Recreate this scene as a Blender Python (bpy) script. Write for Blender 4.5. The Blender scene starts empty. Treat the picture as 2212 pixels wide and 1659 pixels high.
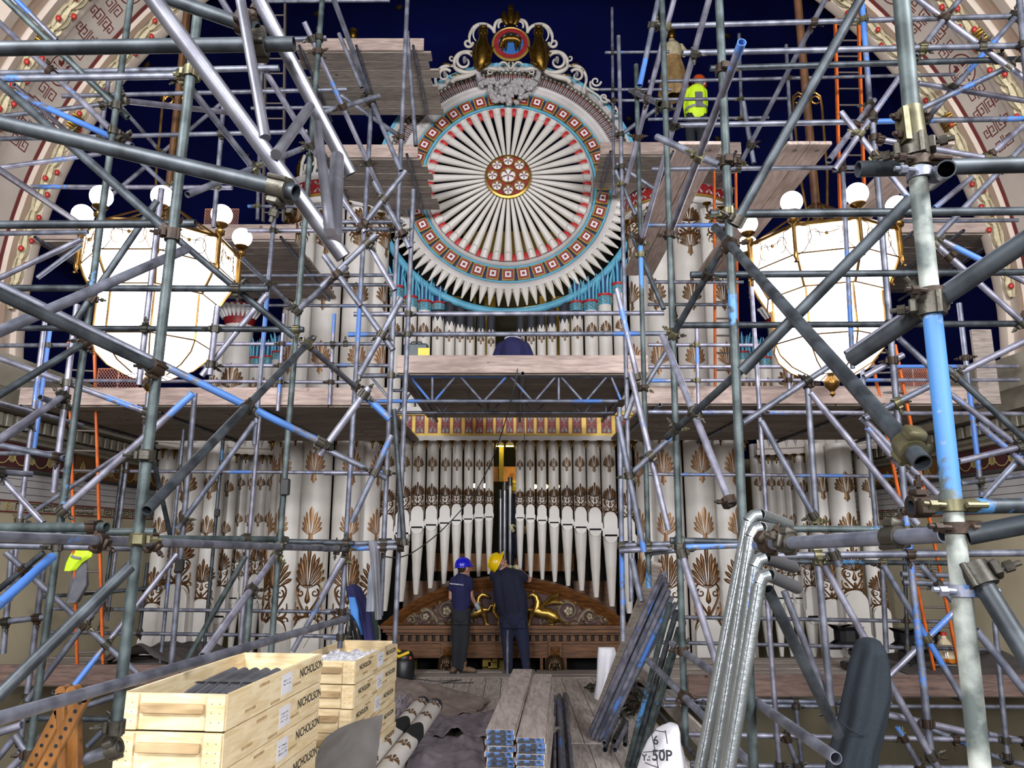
import bpy, math, random
from mathutils import Vector, Matrix
random.seed(7)
sc = bpy.context.scene
COL = sc.collection
PI = math.pi
# ------------------------------------------------------------------ camera, light, exposure
F_PX = 1610.0
PITCH = math.atan((1165 - 829.5) / F_PX)
CP, SP = math.cos(PITCH), math.sin(PITCH)
CAM_H = 2.1
cam_d = bpy.data.cameras.new('camera'); cam = bpy.data.objects.new('camera', cam_d); COL.objects.link(cam)
cam.location = (0, 0, CAM_H); cam.rotation_euler = (PI / 2 + PITCH, 0, 0)
cam_d.sensor_width = 36.0; cam_d.lens = 36.0 * F_PX / 2212.0; cam_d.clip_start = 0.05; cam_d.clip_end = 200
sc.camera = cam
w = bpy.data.worlds.new('world'); sc.world = w; w.use_nodes = True
w.node_tree.nodes['Background'].inputs[0].default_value = (0.62, 0.66, 0.85, 1)
w.node_tree.nodes['Background'].inputs[1].default_value = 0.05
def lamp(name, loc, power, size, col=(1, .97, .96), kind='POINT', rot=None):
    d = bpy.data.lights.new(name, kind); d.energy = power; d.color = col
    if kind == 'POINT': d.shadow_soft_size = size
    else: d.shape = 'DISK'; d.size = size
    o = bpy.data.objects.new(name, d); COL.objects.link(o); o.location = loc
    if rot: o.rotation_euler = rot
    return o
# the hall's other chandeliers, hanging behind the photographer
for hx in (-4.2, 4.2):
    lamp('hall_lamp', (hx, -1.2, 6.2), 1550, 0.8, (.95, .97, 1)); lamp('hall_lamp', (hx, -9.0, 5.0), 2500, 1.0, (.95, .97, 1))
sc.view_settings.view_transform = 'Standard'; sc.view_settings.look = 'None'
sc.view_settings.gamma = 1.0; sc.view_settings.use_curve_mapping = False
sc.view_settings.exposure = 0.92
# ------------------------------------------------------------------ projection helpers: real depth Y for each thing
def ray(px, py):
    u = (px - 1106) / F_PX; v = (829.5 - py) / F_PX
    return u, CP - v * SP, SP + v * CP
def P(px, py, Y):
    a, b, d = ray(px, py); t = Y / b
    return Vector((a * t, Y, CAM_H + d * t))
def PZ(px, py, z):
    a, b, d = ray(px, py); t = (z - CAM_H) / d
    return Vector((a * t, b * t, z))
def ZX(py, Y): return P(1106, py, Y).z
# ------------------------------------------------------------------ materials
def lin(h):
    h = h.lstrip('#'); r = []
    for i in (0, 2, 4):
        c = int(h[i:i + 2], 16) / 255.0
        r.append(c / 12.92 if c <= .04045 else ((c + .055) / 1.055) ** 2.4)
    return (r[0], r[1], r[2], 1)
MATS = {}
def mat(name, col, rough=.6, metal=0.0, var=None, vscale=4.0, vamt=.5, bump=0.0, bscale=30.0, stretch=None, emit=None, estr=0, spec=.5, rnd=0.0, vdet=4):
    m = bpy.data.materials.new(name); m.use_nodes = True; nt = m.node_tree; n = nt.nodes; L = nt.links
    b = n['Principled BSDF']; b.inputs['Roughness'].default_value = rough; b.inputs['Metallic'].default_value = metal
    b.inputs['Specular IOR Level'].default_value = spec
    c = lin(col); b.inputs['Base Color'].default_value = c
    if var or bump or rnd:
        tc = n.new('ShaderNodeTexCoord'); mp = n.new('ShaderNodeMapping')
        L.new(tc.outputs['Object'], mp.inputs['Vector'])
        if stretch: mp.inputs['Scale'].default_value = stretch
        if rnd:
            oi = n.new('ShaderNodeObjectInfo'); mu = n.new('ShaderNodeMath'); mu.operation = 'MULTIPLY'; mu.inputs[1].default_value = 57.0
            L.new(oi.outputs['Random'], mu.inputs[0]); L.new(mu.outputs[0], mp.inputs['Location'])
    if var:
        nz = n.new('ShaderNodeTexNoise'); nz.inputs['Scale'].default_value = vscale; nz.inputs['Detail'].default_value = vdet
        L.new(mp.outputs[0], nz.inputs['Vector'])
        rp = n.new('ShaderNodeValToRGB'); rp.color_ramp.elements[0].position = .5 - .5 * vamt * .6; rp.color_ramp.elements[1].position = .5 + .5 * vamt * .6
        rp.color_ramp.elements[0].color = lin(var); rp.color_ramp.elements[1].color = c
        L.new(nz.outputs['Fac'], rp.inputs['Fac']); out = rp.outputs['Color']
        if rnd:
            mx = n.new('ShaderNodeHueSaturation'); ma = n.new('ShaderNodeMapRange')
            ma.inputs['To Min'].default_value = 1 - rnd; ma.inputs['To Max'].default_value = 1 + rnd
            L.new(oi.outputs['Random'], ma.inputs['Value']); L.new(ma.outputs[0], mx.inputs['Value']); L.new(out, mx.inputs['Color']); out = mx.outputs['Color']
        L.new(out, b.inputs['Base Color'])
    if bump:
        nb = n.new('ShaderNodeTexNoise'); nb.inputs['Scale'].default_value = bscale; nb.inputs['Detail'].default_value = 5
        L.new(mp.outputs[0], nb.inputs['Vector'])
        bp = n.new('ShaderNodeBump'); bp.inputs['Strength'].default_value = bump; bp.inputs['Distance'].default_value = .01
        L.new(nb.outputs['Fac'], bp.inputs['Height']); L.new(bp.outputs[0], b.inputs['Normal'])
    if emit:
        b.inputs['Emission Color'].default_value = lin(emit); b.inputs['Emission Strength'].default_value = estr
    MATS[name] = m
    return m
def tube_mat(name, base, dark, paint, thr, rough=.42, metal=.55):
    """galvanised or painted scaffold steel: streaky zinc, worn paint patches that follow the tube's own length"""
    m = bpy.data.materials.new(name); m.use_nodes = True; nt = m.node_tree; n = nt.nodes; L = nt.links
    b = n['Principled BSDF']; b.inputs['Roughness'].default_value = rough; b.inputs['Metallic'].default_value = metal
    g = n.new('ShaderNodeNewGeometry'); oi = n.new('ShaderNodeObjectInfo')
    sc_ = n.new('ShaderNodeVectorMath'); sc_.operation = 'SCALE'; L.new(g.outputs['Position'], sc_.inputs[0]); sc_.inputs['Scale'].default_value = 1.0
    mu = n.new('ShaderNodeMath'); mu.operation = 'MULTIPLY'; mu.inputs[1].default_value = 91.0; L.new(oi.outputs['Random'], mu.inputs[0])
    ad = n.new('ShaderNodeVectorMath'); ad.operation = 'ADD'; L.new(sc_.outputs[0], ad.inputs[0]); L.new(mu.outputs[0], ad.inputs[1])
    def noise(s, det):
        z = n.new('ShaderNodeTexNoise'); z.inputs['Scale'].default_value = s; z.inputs['Detail'].default_value = det; L.new(ad.outputs[0], z.inputs['Vector']); return z
    def ramp(src, p0, c0, p1, c1):
        r = n.new('ShaderNodeValToRGB'); e = r.color_ramp.elements; e[0].position = p0; e[0].color = c0; e[1].position = p1; e[1].color = c1; L.new(src, r.inputs['Fac']); return r
    n1 = noise(9, 6); r1 = ramp(n1.outputs['Fac'], .38, lin(dark), .66, lin(base))
    n2 = noise(1.1, 2); n3 = noise(26, 6)
    a2 = n.new('ShaderNodeMath'); a2.operation = 'MULTIPLY_ADD'; L.new(n3.outputs['Fac'], a2.inputs[0]); a2.inputs[1].default_value = .22; L.new(n2.outputs['Fac'], a2.inputs[2])
    r2 = ramp(a2.outputs[0], thr, (0, 0, 0, 1), thr + .03, (1, 1, 1, 1))
    mx = n.new('ShaderNodeMix'); mx.data_type = 'RGBA'; L.new(r2.outputs['Color'], mx.inputs['Factor']); L.new(r1.outputs['Color'], mx.inputs['A']); mx.inputs['B'].default_value = lin(paint)
    L.new(mx.outputs['Result'], b.inputs['Base Color'])
    sb = n.new('ShaderNodeMath'); sb.operation = 'MULTIPLY_ADD'; L.new(r2.outputs['Color'], sb.inputs[0]); sb.inputs[1].default_value = -metal; sb.inputs[2].default_value = metal
    L.new(sb.outputs[0], b.inputs['Metallic'])
    bp = n.new('ShaderNodeBump'); bp.inputs['Strength'].default_value = .12; bp.inputs['Distance'].default_value = .004; L.new(n3.outputs['Fac'], bp.inputs['Height']); L.new(bp.outputs[0], b.inputs['Normal'])
    MATS[name] = m
def wood_mat(name, light, dark, scale=(1, 1, 14), rough=.7, knots=None, rnd=.12, spec=.3, axis=None):
    m = bpy.data.materials.new(name); m.use_nodes = True; nt = m.node_tree; n = nt.nodes; L = nt.links
    b = n['Principled BSDF']; b.inputs['Roughness'].default_value = rough; b.inputs['Specular IOR Level'].default_value = spec
    tc = n.new('ShaderNodeTexCoord'); mp = n.new('ShaderNodeMapping'); mp.inputs['Scale'].default_value = scale; L.new(tc.outputs['Object'], mp.inputs['Vector'])
    oi = n.new('ShaderNodeObjectInfo'); mu = n.new('ShaderNodeMath'); mu.operation = 'MULTIPLY'; mu.inputs[1].default_value = 43.0
    L.new(oi.outputs['Random'], mu.inputs[0]); L.new(mu.outputs[0], mp.inputs['Location'])
    nz = n.new('ShaderNodeTexNoise'); nz.inputs['Scale'].default_value = 3; nz.inputs['Detail'].default_value = 7; nz.inputs['Distortion'].default_value = .6; L.new(mp.outputs[0], nz.inputs['Vector'])
    rp = n.new('ShaderNodeValToRGB'); e = rp.color_ramp.elements; e[0].position = .36; e[0].color = lin(dark); e[1].position = .62; e[1].color = lin(light); L.new(nz.outputs['Fac'], rp.inputs['Fac'])
    out = rp.outputs['Color']
    if knots:
        vo = n.new('ShaderNodeTexVoronoi'); vo.inputs['Scale'].default_value = 2.6; L.new(tc.outputs['Object'], vo.inputs['Vector'])
        kr = n.new('ShaderNodeValToRGB'); ke = kr.color_ramp.elements; ke[0].position = .05; ke[0].color = (1, 1, 1, 1); ke[1].position = .09; ke[1].color = (0, 0, 0, 1); L.new(vo.outputs['Distance'], kr.inputs['Fac'])
        mx = n.new('ShaderNodeMix'); mx.data_type = 'RGBA'; L.new(kr.outputs['Color'], mx.inputs['Factor']); L.new(out, mx.inputs['A']); mx.inputs['B'].default_value = lin(knots); out = mx.outputs['Result']
    hs = n.new('ShaderNodeHueSaturation'); ma = n.new('ShaderNodeMapRange'); ma.inputs['To Min'].default_value = 1 - rnd; ma.inputs['To Max'].default_value = 1 + rnd
    L.new(oi.outputs['Random'], ma.inputs['Value']); L.new(ma.outputs[0], hs.inputs['Value']); L.new(out, hs.inputs['Color']); L.new(hs.outputs['Color'], b.inputs['Base Color'])
    bp = n.new('ShaderNodeBump'); bp.inputs['Strength'].default_value = .25; bp.inputs['Distance'].default_value = .004; L.new(nz.outputs['Fac'], bp.inputs['Height']); L.new(bp.outputs[0], b.inputs['Normal'])
    MATS[name] = m
mat('white_paint', '#cfcbc9', .45, 0, '#b9b4b2', 3, .9, .03, 60)
mat('pipe_white', '#d2cdc8', .42, 0, '#c0b9b2', 2.5, .9, .04, 25)
mat('case_cream', '#c3bcb4', .55, 0, '#aaa198', 3, .9)
mat('gold', '#c6a257', .33, .9, '#8a6a2c', 8, .8, .15, 40)
mat('gold_flat', '#b59a4e', .45, .55, '#8f7433', 5, .8)
mat('antique_gold', '#8a6a2c', .34, .9, '#4a3512', 22, .9, .3, 60)
mat('bronze_leaf', '#7d6142', .42, .5, '#5f4630', 7, .8, .1, 40)
mat('bronze_pink', '#a37657', .42, .4, '#80633f', 3, .9, .08, 40)
mat('dark_bronze', '#7a5634', .4, .55, '#553a22', 8, .8, .15, 40)
mat('signal_red', '#a81e1e', .5); mat('panel_red', '#8c1b1e', .5, 0, '#741418', 8)
mat('panel_gold', '#9b7d3d', .55, .15, '#83672d', 12); mat('panel_white', '#d4d1d2', .5)
mat('scroll_silver', '#a89c85', .45, .3, '#7d715b', 14); mat('bead_silver', '#8f8a80', .35, .5, '#5d574c', 10)
mat('leaf_silver', '#aaa5a6', .5, .1, '#857f80', 14)
mat('sky_blue', '#5ba2bd', .5, 0, '#4a90ad', 5); mat('deep_blue', '#15275f', .6)
mat('grey_primer', '#3c3e47', .22, .25, '#2e3038', 5, .8)
mat('lead_pipe', '#9a9ca3', .3, .75, '#74767e', 4)
mat('navy_plaster', '#070d45', .95, 0, '#050a36', 1.2, .9, .05, 8, spec=.08)
mat('cream_plaster', '#b9ae94', .85, 0, '#a89c80', 1.5, .9, .05, 10)
mat('grey_stone', '#b3afae', .8, 0, '#9e9a99', 2, .9, .05, 12)
mat('arch_cream', '#bfb1a4', .8, 0, '#ab9b8e', 2, .9, .05, 10)
mat('arch_tan', '#b39a86', .8, 0, '#a58c79', 3, .9)
mat('arch_field', '#c2b7ad', .8, 0, '#b3a79d', 2, .9)
mat('arch_red', '#6e2323', .75, 0, '#5c1b1c', 9, .9)
mat('garland_cream', '#c5b99a', .7, 0, '#98896a', 14, .9, .2, 30)
mat('berry_red', '#a02823', .4)
mat('frieze_red', '#4a1717', .8, 0, '#39100f', 2); mat('frieze_ochre', '#6f4c21', .8, 0, '#5a3a1a', 2)
mat('ochre_line', '#9d8b58', .8); mat('key_dark', '#3a3733', .85); mat('cornice_shadow', '#8d8778', .85, 0, '#7a7466', 3)
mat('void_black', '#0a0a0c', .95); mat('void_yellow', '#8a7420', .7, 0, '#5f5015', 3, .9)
mat('interior_wood', '#8d5c2a', .6, 0, '#744920', 4)
wood_mat('mahogany', '#69431f', '#472a14', (1.2, 1.2, 9), .42, None, .04, .4)
wood_mat('mahogany_x', '#6e4522', '#4a2c15', (1.0, 6, 9), .42, None, .04, .4)
wood_mat('mahogany_shade', '#2a170b', '#1c0f07', (1, 6, 9), .5)  # shade put into the wood colour behind the dentils
mat('tympanum_red', '#43191a', .6, 0, '#351213', 3)
mat('hair_bronze', '#55402a', .35, .6, '#2e2115', 12, .8, .3, 30)
wood_mat('old_board', '#9a8f87', '#7b716a', (1.4, 11, 11), .85, '#4e453f', .16, .2)
wood_mat('old_board_y', '#b3a9a1', '#91867f', (11, 1.4, 11), .85, '#4e453f', .16, .2)
wood_mat('toe_board', '#a8968d', '#8a7a74', (1.2, 9, 9), .85, '#665a54', .1, .2)
wood_mat('lit_board', '#c9b5ab', '#ab988f', (9, 1.2, 9), .8, '#8a7a72', .06, .2)
wood_mat('brown_toe', '#6e5a52', '#544440', (1.2, 9, 9), .85, '#40342f', .1, .2)
wood_mat('new_pine_x', '#e0cda8', '#ccb388', (1.3, 10, 10), .65, '#8c6639', .07, .3)
wood_mat('new_pine_y', '#e2d1ae', '#d0b98f', (10, 1.3, 10), .65, '#8c6639', .07, .3)
wood_mat('trestle_wood', '#7d5124', '#5f3a14', (7, 7, 1.4), .45, None, .05, .4)
tube_mat('tube_grey', '#787a86', '#50525d', '#3f69a6', .78, .5, .5)
tube_mat('tube_shaded', '#464c52', '#23282d', '#35658f', .82, .5, .4)  # darker base carries the shade on the near tubes' facing sides
tube_mat('tube_green', '#4d5758', '#262f30', '#3f71a3', .76, .55, .3)
tube_mat('tube_blue', '#777a88', '#525663', '#3c66a8', .68, .5, .5)
tube_mat('tube_peel', '#a9ada6', '#4a5250', '#3d70a8', .70, .6, .15)
tube_mat('tube_alu', '#84848d', '#6a6a73', '#63666d', .95, .4, .75)
tube_mat('tube_pale', '#8f8e9d', '#676673', '#4a72b4', .74, .45, .55)
mat('clamp_steel', '#4b473f', .48, .6, '#292621', 14, .8, .2, 60, rnd=.3)
mat('clamp_rust', '#3a2b20', .6, .4, '#20160f', 14, .8, .2, 60)
mat('clamp_brass', '#6f6a50', .45, .6, '#3f3a28', 14, .8)
mat('black_rubber', '#141416', .6); mat('black_plastic', '#17181b', .4)
mat('brass_lamp', '#8a6a37', .3, .9, '#6a4d24', 8)
mat('lamp_glass', '#ffffff', .3, 0, emit='#fdf9ff', estr=2.4)
mat('globe_glass', '#ffffff', .3, 0, emit='#fffdff', estr=2.0)
mat('ladder_orange', '#d2631c', .5, 0, '#b04f14', 6); mat('rung_grey', '#5c5450', .5, .4)
mat('guard_mesh', '#b06a4a', .6, .1, '#8a6a66', 5)
def checker_free(): pass
# ------------------------------------------------------------------ mesh helpers
ORG = {}      # world origin of every object (all unrotated)
def basis(d):
    d = d.normalized(); a = Vector((0, 0, 1)) if abs(d.z) < .9 else Vector((1, 0, 0))
    x = d.cross(a).normalized(); y = d.cross(x).normalized()
    return x, y, d
class MB:
    def __init__(s): s.v = []; s.f = []
    def add(s, vs, fs):
        k = len(s.v); s.v.extend([tuple(q) for q in vs]); s.f.extend([tuple(i + k for i in q) for q in fs]); return s
    def box(s, c, sz, R=None):
        hx, hy, hz = sz[0] / 2, sz[1] / 2, sz[2] / 2; c = Vector(c)
        vs = [Vector((x, y, z)) for x in (-hx, hx) for y in (-hy, hy) for z in (-hz, hz)]
        if R is not None: vs = [R @ q for q in vs]
        return s.add([q + c for q in vs], [(0, 1, 3, 2), (4, 6, 7, 5), (0, 4, 5, 1), (2, 3, 7, 6), (0, 2, 6, 4), (1, 5, 7, 3)])
    def bbox(s, a, b):
        return s.box([(a[i] + b[i]) / 2 for i in range(3)], [abs(b[i] - a[i]) for i in range(3)])
    def bev(s, c, sz, R=None, e=.006):
        """box with chamfered vertical and horizontal edges"""
        hx, hy, hz = sz[0] / 2, sz[1] / 2, sz[2] / 2; c = Vector(c); e = min(e, hx * .45, hy * .45, hz * .45)
        rings = []
        for z, k in ((-hz, e), (-hz + e, 0), (hz - e, 0), (hz, e)):
            ax, ay = hx - k, hy - k
            rings.append([Vector(q) for q in ((-ax, -ay + e, z), (-ax + e, -ay, z), (ax - e, -ay, z), (ax, -ay + e, z), (ax, ay - e, z), (ax - e, ay, z), (-ax + e, ay, z), (-ax, ay - e, z))])
        vs = [q for r in rings for q in r]
        if R is not None: vs = [R @ q for q in vs]
        fs = [tuple(range(7, -1, -1)), tuple(range(24, 32))]
        for r in range(3):
            for i in range(8):
                j = (i + 1) % 8; fs.append((r * 8 + i, r * 8 + j, r * 8 + 8 + j, r * 8 + 8 + i))
        return s.add([q + c for q in vs], fs)
    def tube(s, p, q, r0, r1=None, n=12, cap=True):
        return s.path([Vector(p), Vector(q)], [r0, r0 if r1 is None else r1], n, cap)
    def path(s, pts, r, n=8, cap=True, closed=False, flat=None):
        pts = [Vector(q) for q in pts]; m = len(pts)
        if not hasattr(r, '__len__'): r = [r] * m
        vs = []; prev = None
        for i, q in enumerate(pts):
            d = (pts[(i + 1) % m] - pts[i - 1]) if closed else (pts[min(i + 1, m - 1)] - pts[max(i - 1, 0)])
            if d.length < 1e-9: d = Vector((0, 0, 1))
            if prev is None: x, y, _ = basis(d)
            else:
                d = d.normalized(); x = prev - d * prev.dot(d)
                if x.length < 1e-6: x, y, _ = basis(d)
                x = x.normalized(); y = d.cross(x)
            prev = x
            for k in range(n):
                a = 2 * PI * k / n; vs.append(q + (x * math.cos(a) + y * math.sin(a)) * r[i])
        fs = []
        for i in range(m if closed else m - 1):
            a, b = i * n, ((i + 1) % m) * n
            for k in range(n): j = (k + 1) % n; fs.append((a + k, a + j, b + j, b + k))
        if cap and not closed: fs.append(tuple(range(n - 1, -1, -1))); fs.append(tuple(range((m - 1) * n, m * n)))
        return s.add(vs, fs)
    def pipe(s, p, q, r, ri, n=14):
        """hollow tube"""
        p = Vector(p); q = Vector(q); x, y, d = basis(q - p); vs = []
        for c, rr in ((p, r), (q, r), (q, ri), (p, ri)):
            for k in range(n): a = 2 * PI * k / n; vs.append(c + (x * math.cos(a) + y * math.sin(a)) * rr)
        fs = []
        for t in range(4):
            a, b = t * n, ((t + 1) % 4) * n
            for k in range(n): j = (k + 1) % n; fs.append((a + k, a + j, b + j, b + k))
        return s.add(vs, fs)
    def lathe(s, prof, n=20, c=(0, 0, 0), a0=0, a1=2 * PI, M=None):
        full = abs(a1 - a0 - 2 * PI) < 1e-6; m = n if full else n + 1; c = Vector(c); vs = []
        for r, z in prof:
            for k in range(m):
                a = a0 + (a1 - a0) * k / n; q = Vector((r * math.cos(a), r * math.sin(a), z)); vs.append((M @ q if M else q) + c)
        fs = []
        for i in range(len(prof) - 1):
            for k in range(n): j = (k + 1) % m; fs.append((i * m + k, i * m + j, i * m + m + j, i * m + m + k))
        return s.add(vs, fs)
    def sphere(s, c, r, nu=12, nv=8, S=(1, 1, 1), R=None):
        vs = []; c = Vector(c)
        for i in range(nv + 1):
            t = PI * i / nv
            for k in range(nu):
                a = 2 * PI * k / nu; q = Vector((math.sin(t) * math.cos(a) * r * S[0], math.sin(t) * math.sin(a) * r * S[1], math.cos(t) * r * S[2]))
                vs.append((R @ q if R else q) + c)
        fs = []
        for i in range(nv):
            for k in range(nu): j = (k + 1) % nu; fs.append((i * nu + k, i * nu + j, i * nu + nu + j, i * nu + nu + k)[::-1])
        return s.add(vs, fs)
    def prism(s, poly, fn0, fn1):
        n = len(poly); vs = [fn0(*q) for q in poly] + [fn1(*q) for q in poly]
        fs = [tuple(range(n)), tuple(range(2 * n - 1, n - 1, -1))]
        for i in range(n): j = (i + 1) % n; fs.append((i, n + i, n + j, j))
        return s.add(vs, fs)
    def strip(s, pts, M, h, nx=3):
        """relief ridge: polyline [(x, y, halfwidth)] with a raised middle, mapped by M(x, y, height)"""
        m = len(pts); vs = []
        for i, (x, y, wd) in enumerate(pts):
            x0, y0, _ = pts[max(i - 1, 0)]; x1, y1, _ = pts[min(i + 1, m - 1)]
            dx, dy = x1 - x0, y1 - y0; l = math.hypot(dx, dy) or 1; nx_, ny_ = -dy / l, dx / l
            hh = h * (0.35 + .65 * min(1, wd / max(1e-6, max(q[2] for q in pts))))
            for k, (a, b) in enumerate(((-1, -.3), (-.55, .75), (0, 1), (.55, .75), (1, -.3))): vs.append(M(x + nx_ * wd * a, y + ny_ * wd * a, hh * b))
        fs = []
        for i in range(m - 1):
            for k in range(4): fs.append((i * 5 + k, i * 5 + k + 1, i * 5 + 6 + k, i * 5 + 5 + k))
        return s.add(vs, fs)
    def flat(s, poly, M, h=0):
        return s.add([M(x, y, h) for x, y in poly], [tuple(range(len(poly)))])
    def build(s, name, m, parent=None, smooth=40, kind=None, base='bottom'):
        me = bpy.data.meshes.new(name)
        if parent is not None: o0 = ORG[parent.name]
        else:
            xs = [q[0] for q in s.v]; ys = [q[1] for q in s.v]; zs = [q[2] for q in s.v]
            o0 = Vector(((min(xs) + max(xs)) / 2, (min(ys) + max(ys)) / 2, min(zs)))
        me.from_pydata([(a - o0.x, b - o0.y, c - o0.z) for a, b, c in s.v], [], s.f)
        me.materials.append(MATS[m] if isinstance(m, str) else m)
        if smooth:
            me.shade_smooth(); me.set_sharp_from_angle(angle=math.radians(smooth))
        me.update()
        o = bpy.data.objects.new(name, me); COL.objects.link(o)
        if parent is not None: o.parent = parent
        else: o.location = o0
        ORG[o.name] = o0.copy()
        if kind: o['kind'] = kind
        return o
def fix_normals(o):
    import bmesh
    bm = bmesh.new(); bm.from_mesh(o.data); bmesh.ops.recalc_face_normals(bm, faces=bm.faces); bm.to_mesh(o.data); bm.free()
def tag(o, label, cat, group=None):
    o['label'] = label; o['category'] = cat
    if group: o['group'] = group
    return o
def thing(name, label, cat, loc=(0, 0, 0), group=None):
    o = bpy.data.objects.new(name, None); COL.objects.link(o); o.location = loc; o.empty_display_size = .1
    ORG[o.name] = Vector(loc); return tag(o, label, cat, group)
def struct(o): o['kind'] = 'structure'; return o
def shared(name, me, parent, M):
    """a piece that shares mesh data; M is its world matrix"""
    o = bpy.data.objects.new(name, me); COL.objects.link(o)
    if parent is not None:
        o.parent = parent; M = Matrix.Translation(-ORG[parent.name]) @ M
    o.matrix_local = M
    ORG[o.name] = M.translation.copy()
    return o
def mesh_of(mb, m, smooth=40, name='piece'):
    me = bpy.data.meshes.new(name); me.from_pydata(mb.v, [], mb.f)
    for q in (m if isinstance(m, (list, tuple)) else [m]): me.materials.append(MATS[q])
    if smooth: me.shade_smooth(); me.set_sharp_from_angle(angle=math.radians(smooth))
    me.update(); return me
def copy_tree(o, parent=None):
    c = o.copy(); COL.objects.link(c); c.parent = parent; ORG[c.name] = ORG[o.name].copy()
    for ch in o.children: copy_tree(ch, c)
    return c
TMP = bpy.data.scenes.new('scratch')
def eval_mesh(o):
    """mesh of an object with its modifiers, evaluated alone in a scratch scene"""
    par = o.parent; o.parent = None; TMP.collection.objects.link(o)
    with bpy.context.temp_override(scene=TMP, view_layer=TMP.view_layers[0]): dg = bpy.context.evaluated_depsgraph_get()
    me = bpy.data.meshes.new_from_object(o.evaluated_get(dg))
    TMP.collection.objects.unlink(o); o.parent = par
    return me
def text_mesh(body, size, m, name, parent, M, extrude=0.0, align='CENTER', bold=0.0):
    """lettering turned into a flat mesh; M is the world matrix (text lies in its local XY plane)"""
    cu = bpy.data.curves.new(name, 'FONT'); cu.body = body; cu.size = size; cu.align_x = align; cu.align_y = 'CENTER'; cu.extrude = extrude; cu.offset = bold; cu.resolution_u = 3
    t = bpy.data.objects.new(name + '_src', cu); me = eval_mesh(t)
    bpy.data.objects.remove(t); bpy.data.curves.remove(cu)
    me.materials.clear(); me.materials.append(MATS[m])
    return shared(name, me, parent, M)
def frame(o, x, y):
    """matrix with local x, y axes along the given world vectors at o"""
    x = Vector(x).normalized(); z = x.cross(Vector(y)).normalized(); y = z.cross(x)
    M = Matrix((x, y, z)).transposed().to_4x4(); M.translation = Vector(o); return M
def arc(cx, cy, r, a0, a1, n): return [(cx + r * math.cos(a0 + (a1 - a0) * i / n), cy + r * math.sin(a0 + (a1 - a0) * i / n)) for i in range(n + 1)]
def spiral(cx, cy, r0, r1, a0, a1, n, w0, w1):
    o = []
    for i in range(n + 1):
        t = i / n; r = r0 + (r1 - r0) * t; a = a0 + (a1 - a0) * t; o.append((cx + r * math.cos(a), cy + r * math.sin(a), w0 + (w1 - w0) * t))
    return o
def bez(p0, p1, p2, p3, n, w0, w1, wm=None):
    o = []
    for i in range(n + 1):
        t = i / n; u = 1 - t
        x = u**3 * p0[0] + 3 * u * u * t * p1[0] + 3 * u * t * t * p2[0] + t**3 * p3[0]
        y = u**3 * p0[1] + 3 * u * u * t * p1[1] + 3 * u * t * t * p2[1] + t**3 * p3[1]
        wd = w0 + (w1 - w0) * t if wm is None else (w0 * (1 - 2 * t) + wm * 2 * t if t < .5 else wm * (2 - 2 * t) + w1 * (2 * t - 1))
        o.append((x, y, wd))
    return o
def petal(x0, y0, x1, y1, bow, wd, n=8):
    """leaf from (x0, y0) to (x1, y1), bowed sideways, rounded tip"""
    o = []; dx, dy = x1 - x0, y1 - y0; L_ = math.hypot(dx, dy); nx, ny = -dy / L_, dx / L_
    for i in range(n + 1):
        t = i / n; b = bow * math.sin(t * PI * .5) ** 2 * L_
        ww = wd * (.14 + .86 * min(1, t / .72) ** 1.6) * (1 if t < .78 else math.sqrt(max(.02, 1 - ((t - .78) / .22) ** 2)))
        o.append((x0 + dx * t + nx * b, y0 + dy * t + ny * b, ww))
    return o
def palmette(mb, M, W, H, h, side=4, tail=True):
    """Greek palmette about (0, 0): W wide, H tall over the collar, painted or carved leaves"""
    mb.strip(petal(0, 0, 0, H, 0, W * .105), M, h)
    for k in range(1, side + 1):
        t = k / side; a = PI / 2 - t * 1.38; ln = H * (.92 - .30 * t)
        x1 = math.cos(a) * ln * (W / H) * .95; y1 = max(H * .10, math.sin(a) * ln)
        for sgn in (-1, 1):
            mb.strip(petal(sgn * W * .05, -H * .03 * k, sgn * x1 * .80 + sgn * W * .05, y1, sgn * .16 * t, W * .074), M, h)
    if tail:
        mb.strip([(0, -H * .02, W * .09), (0, -H * .12, W * .10), (0, -H * .13, W * .085), (0, -H * .30, W * .12), (0, -H * .42, W * .09), (0, -H * .55, W * .01)], M, h)
        for sgn in (-1, 1): mb.strip(petal(0, -H * .22, sgn * W * .13, -H * .42, 0, W * .04, 4), M, h)
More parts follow.
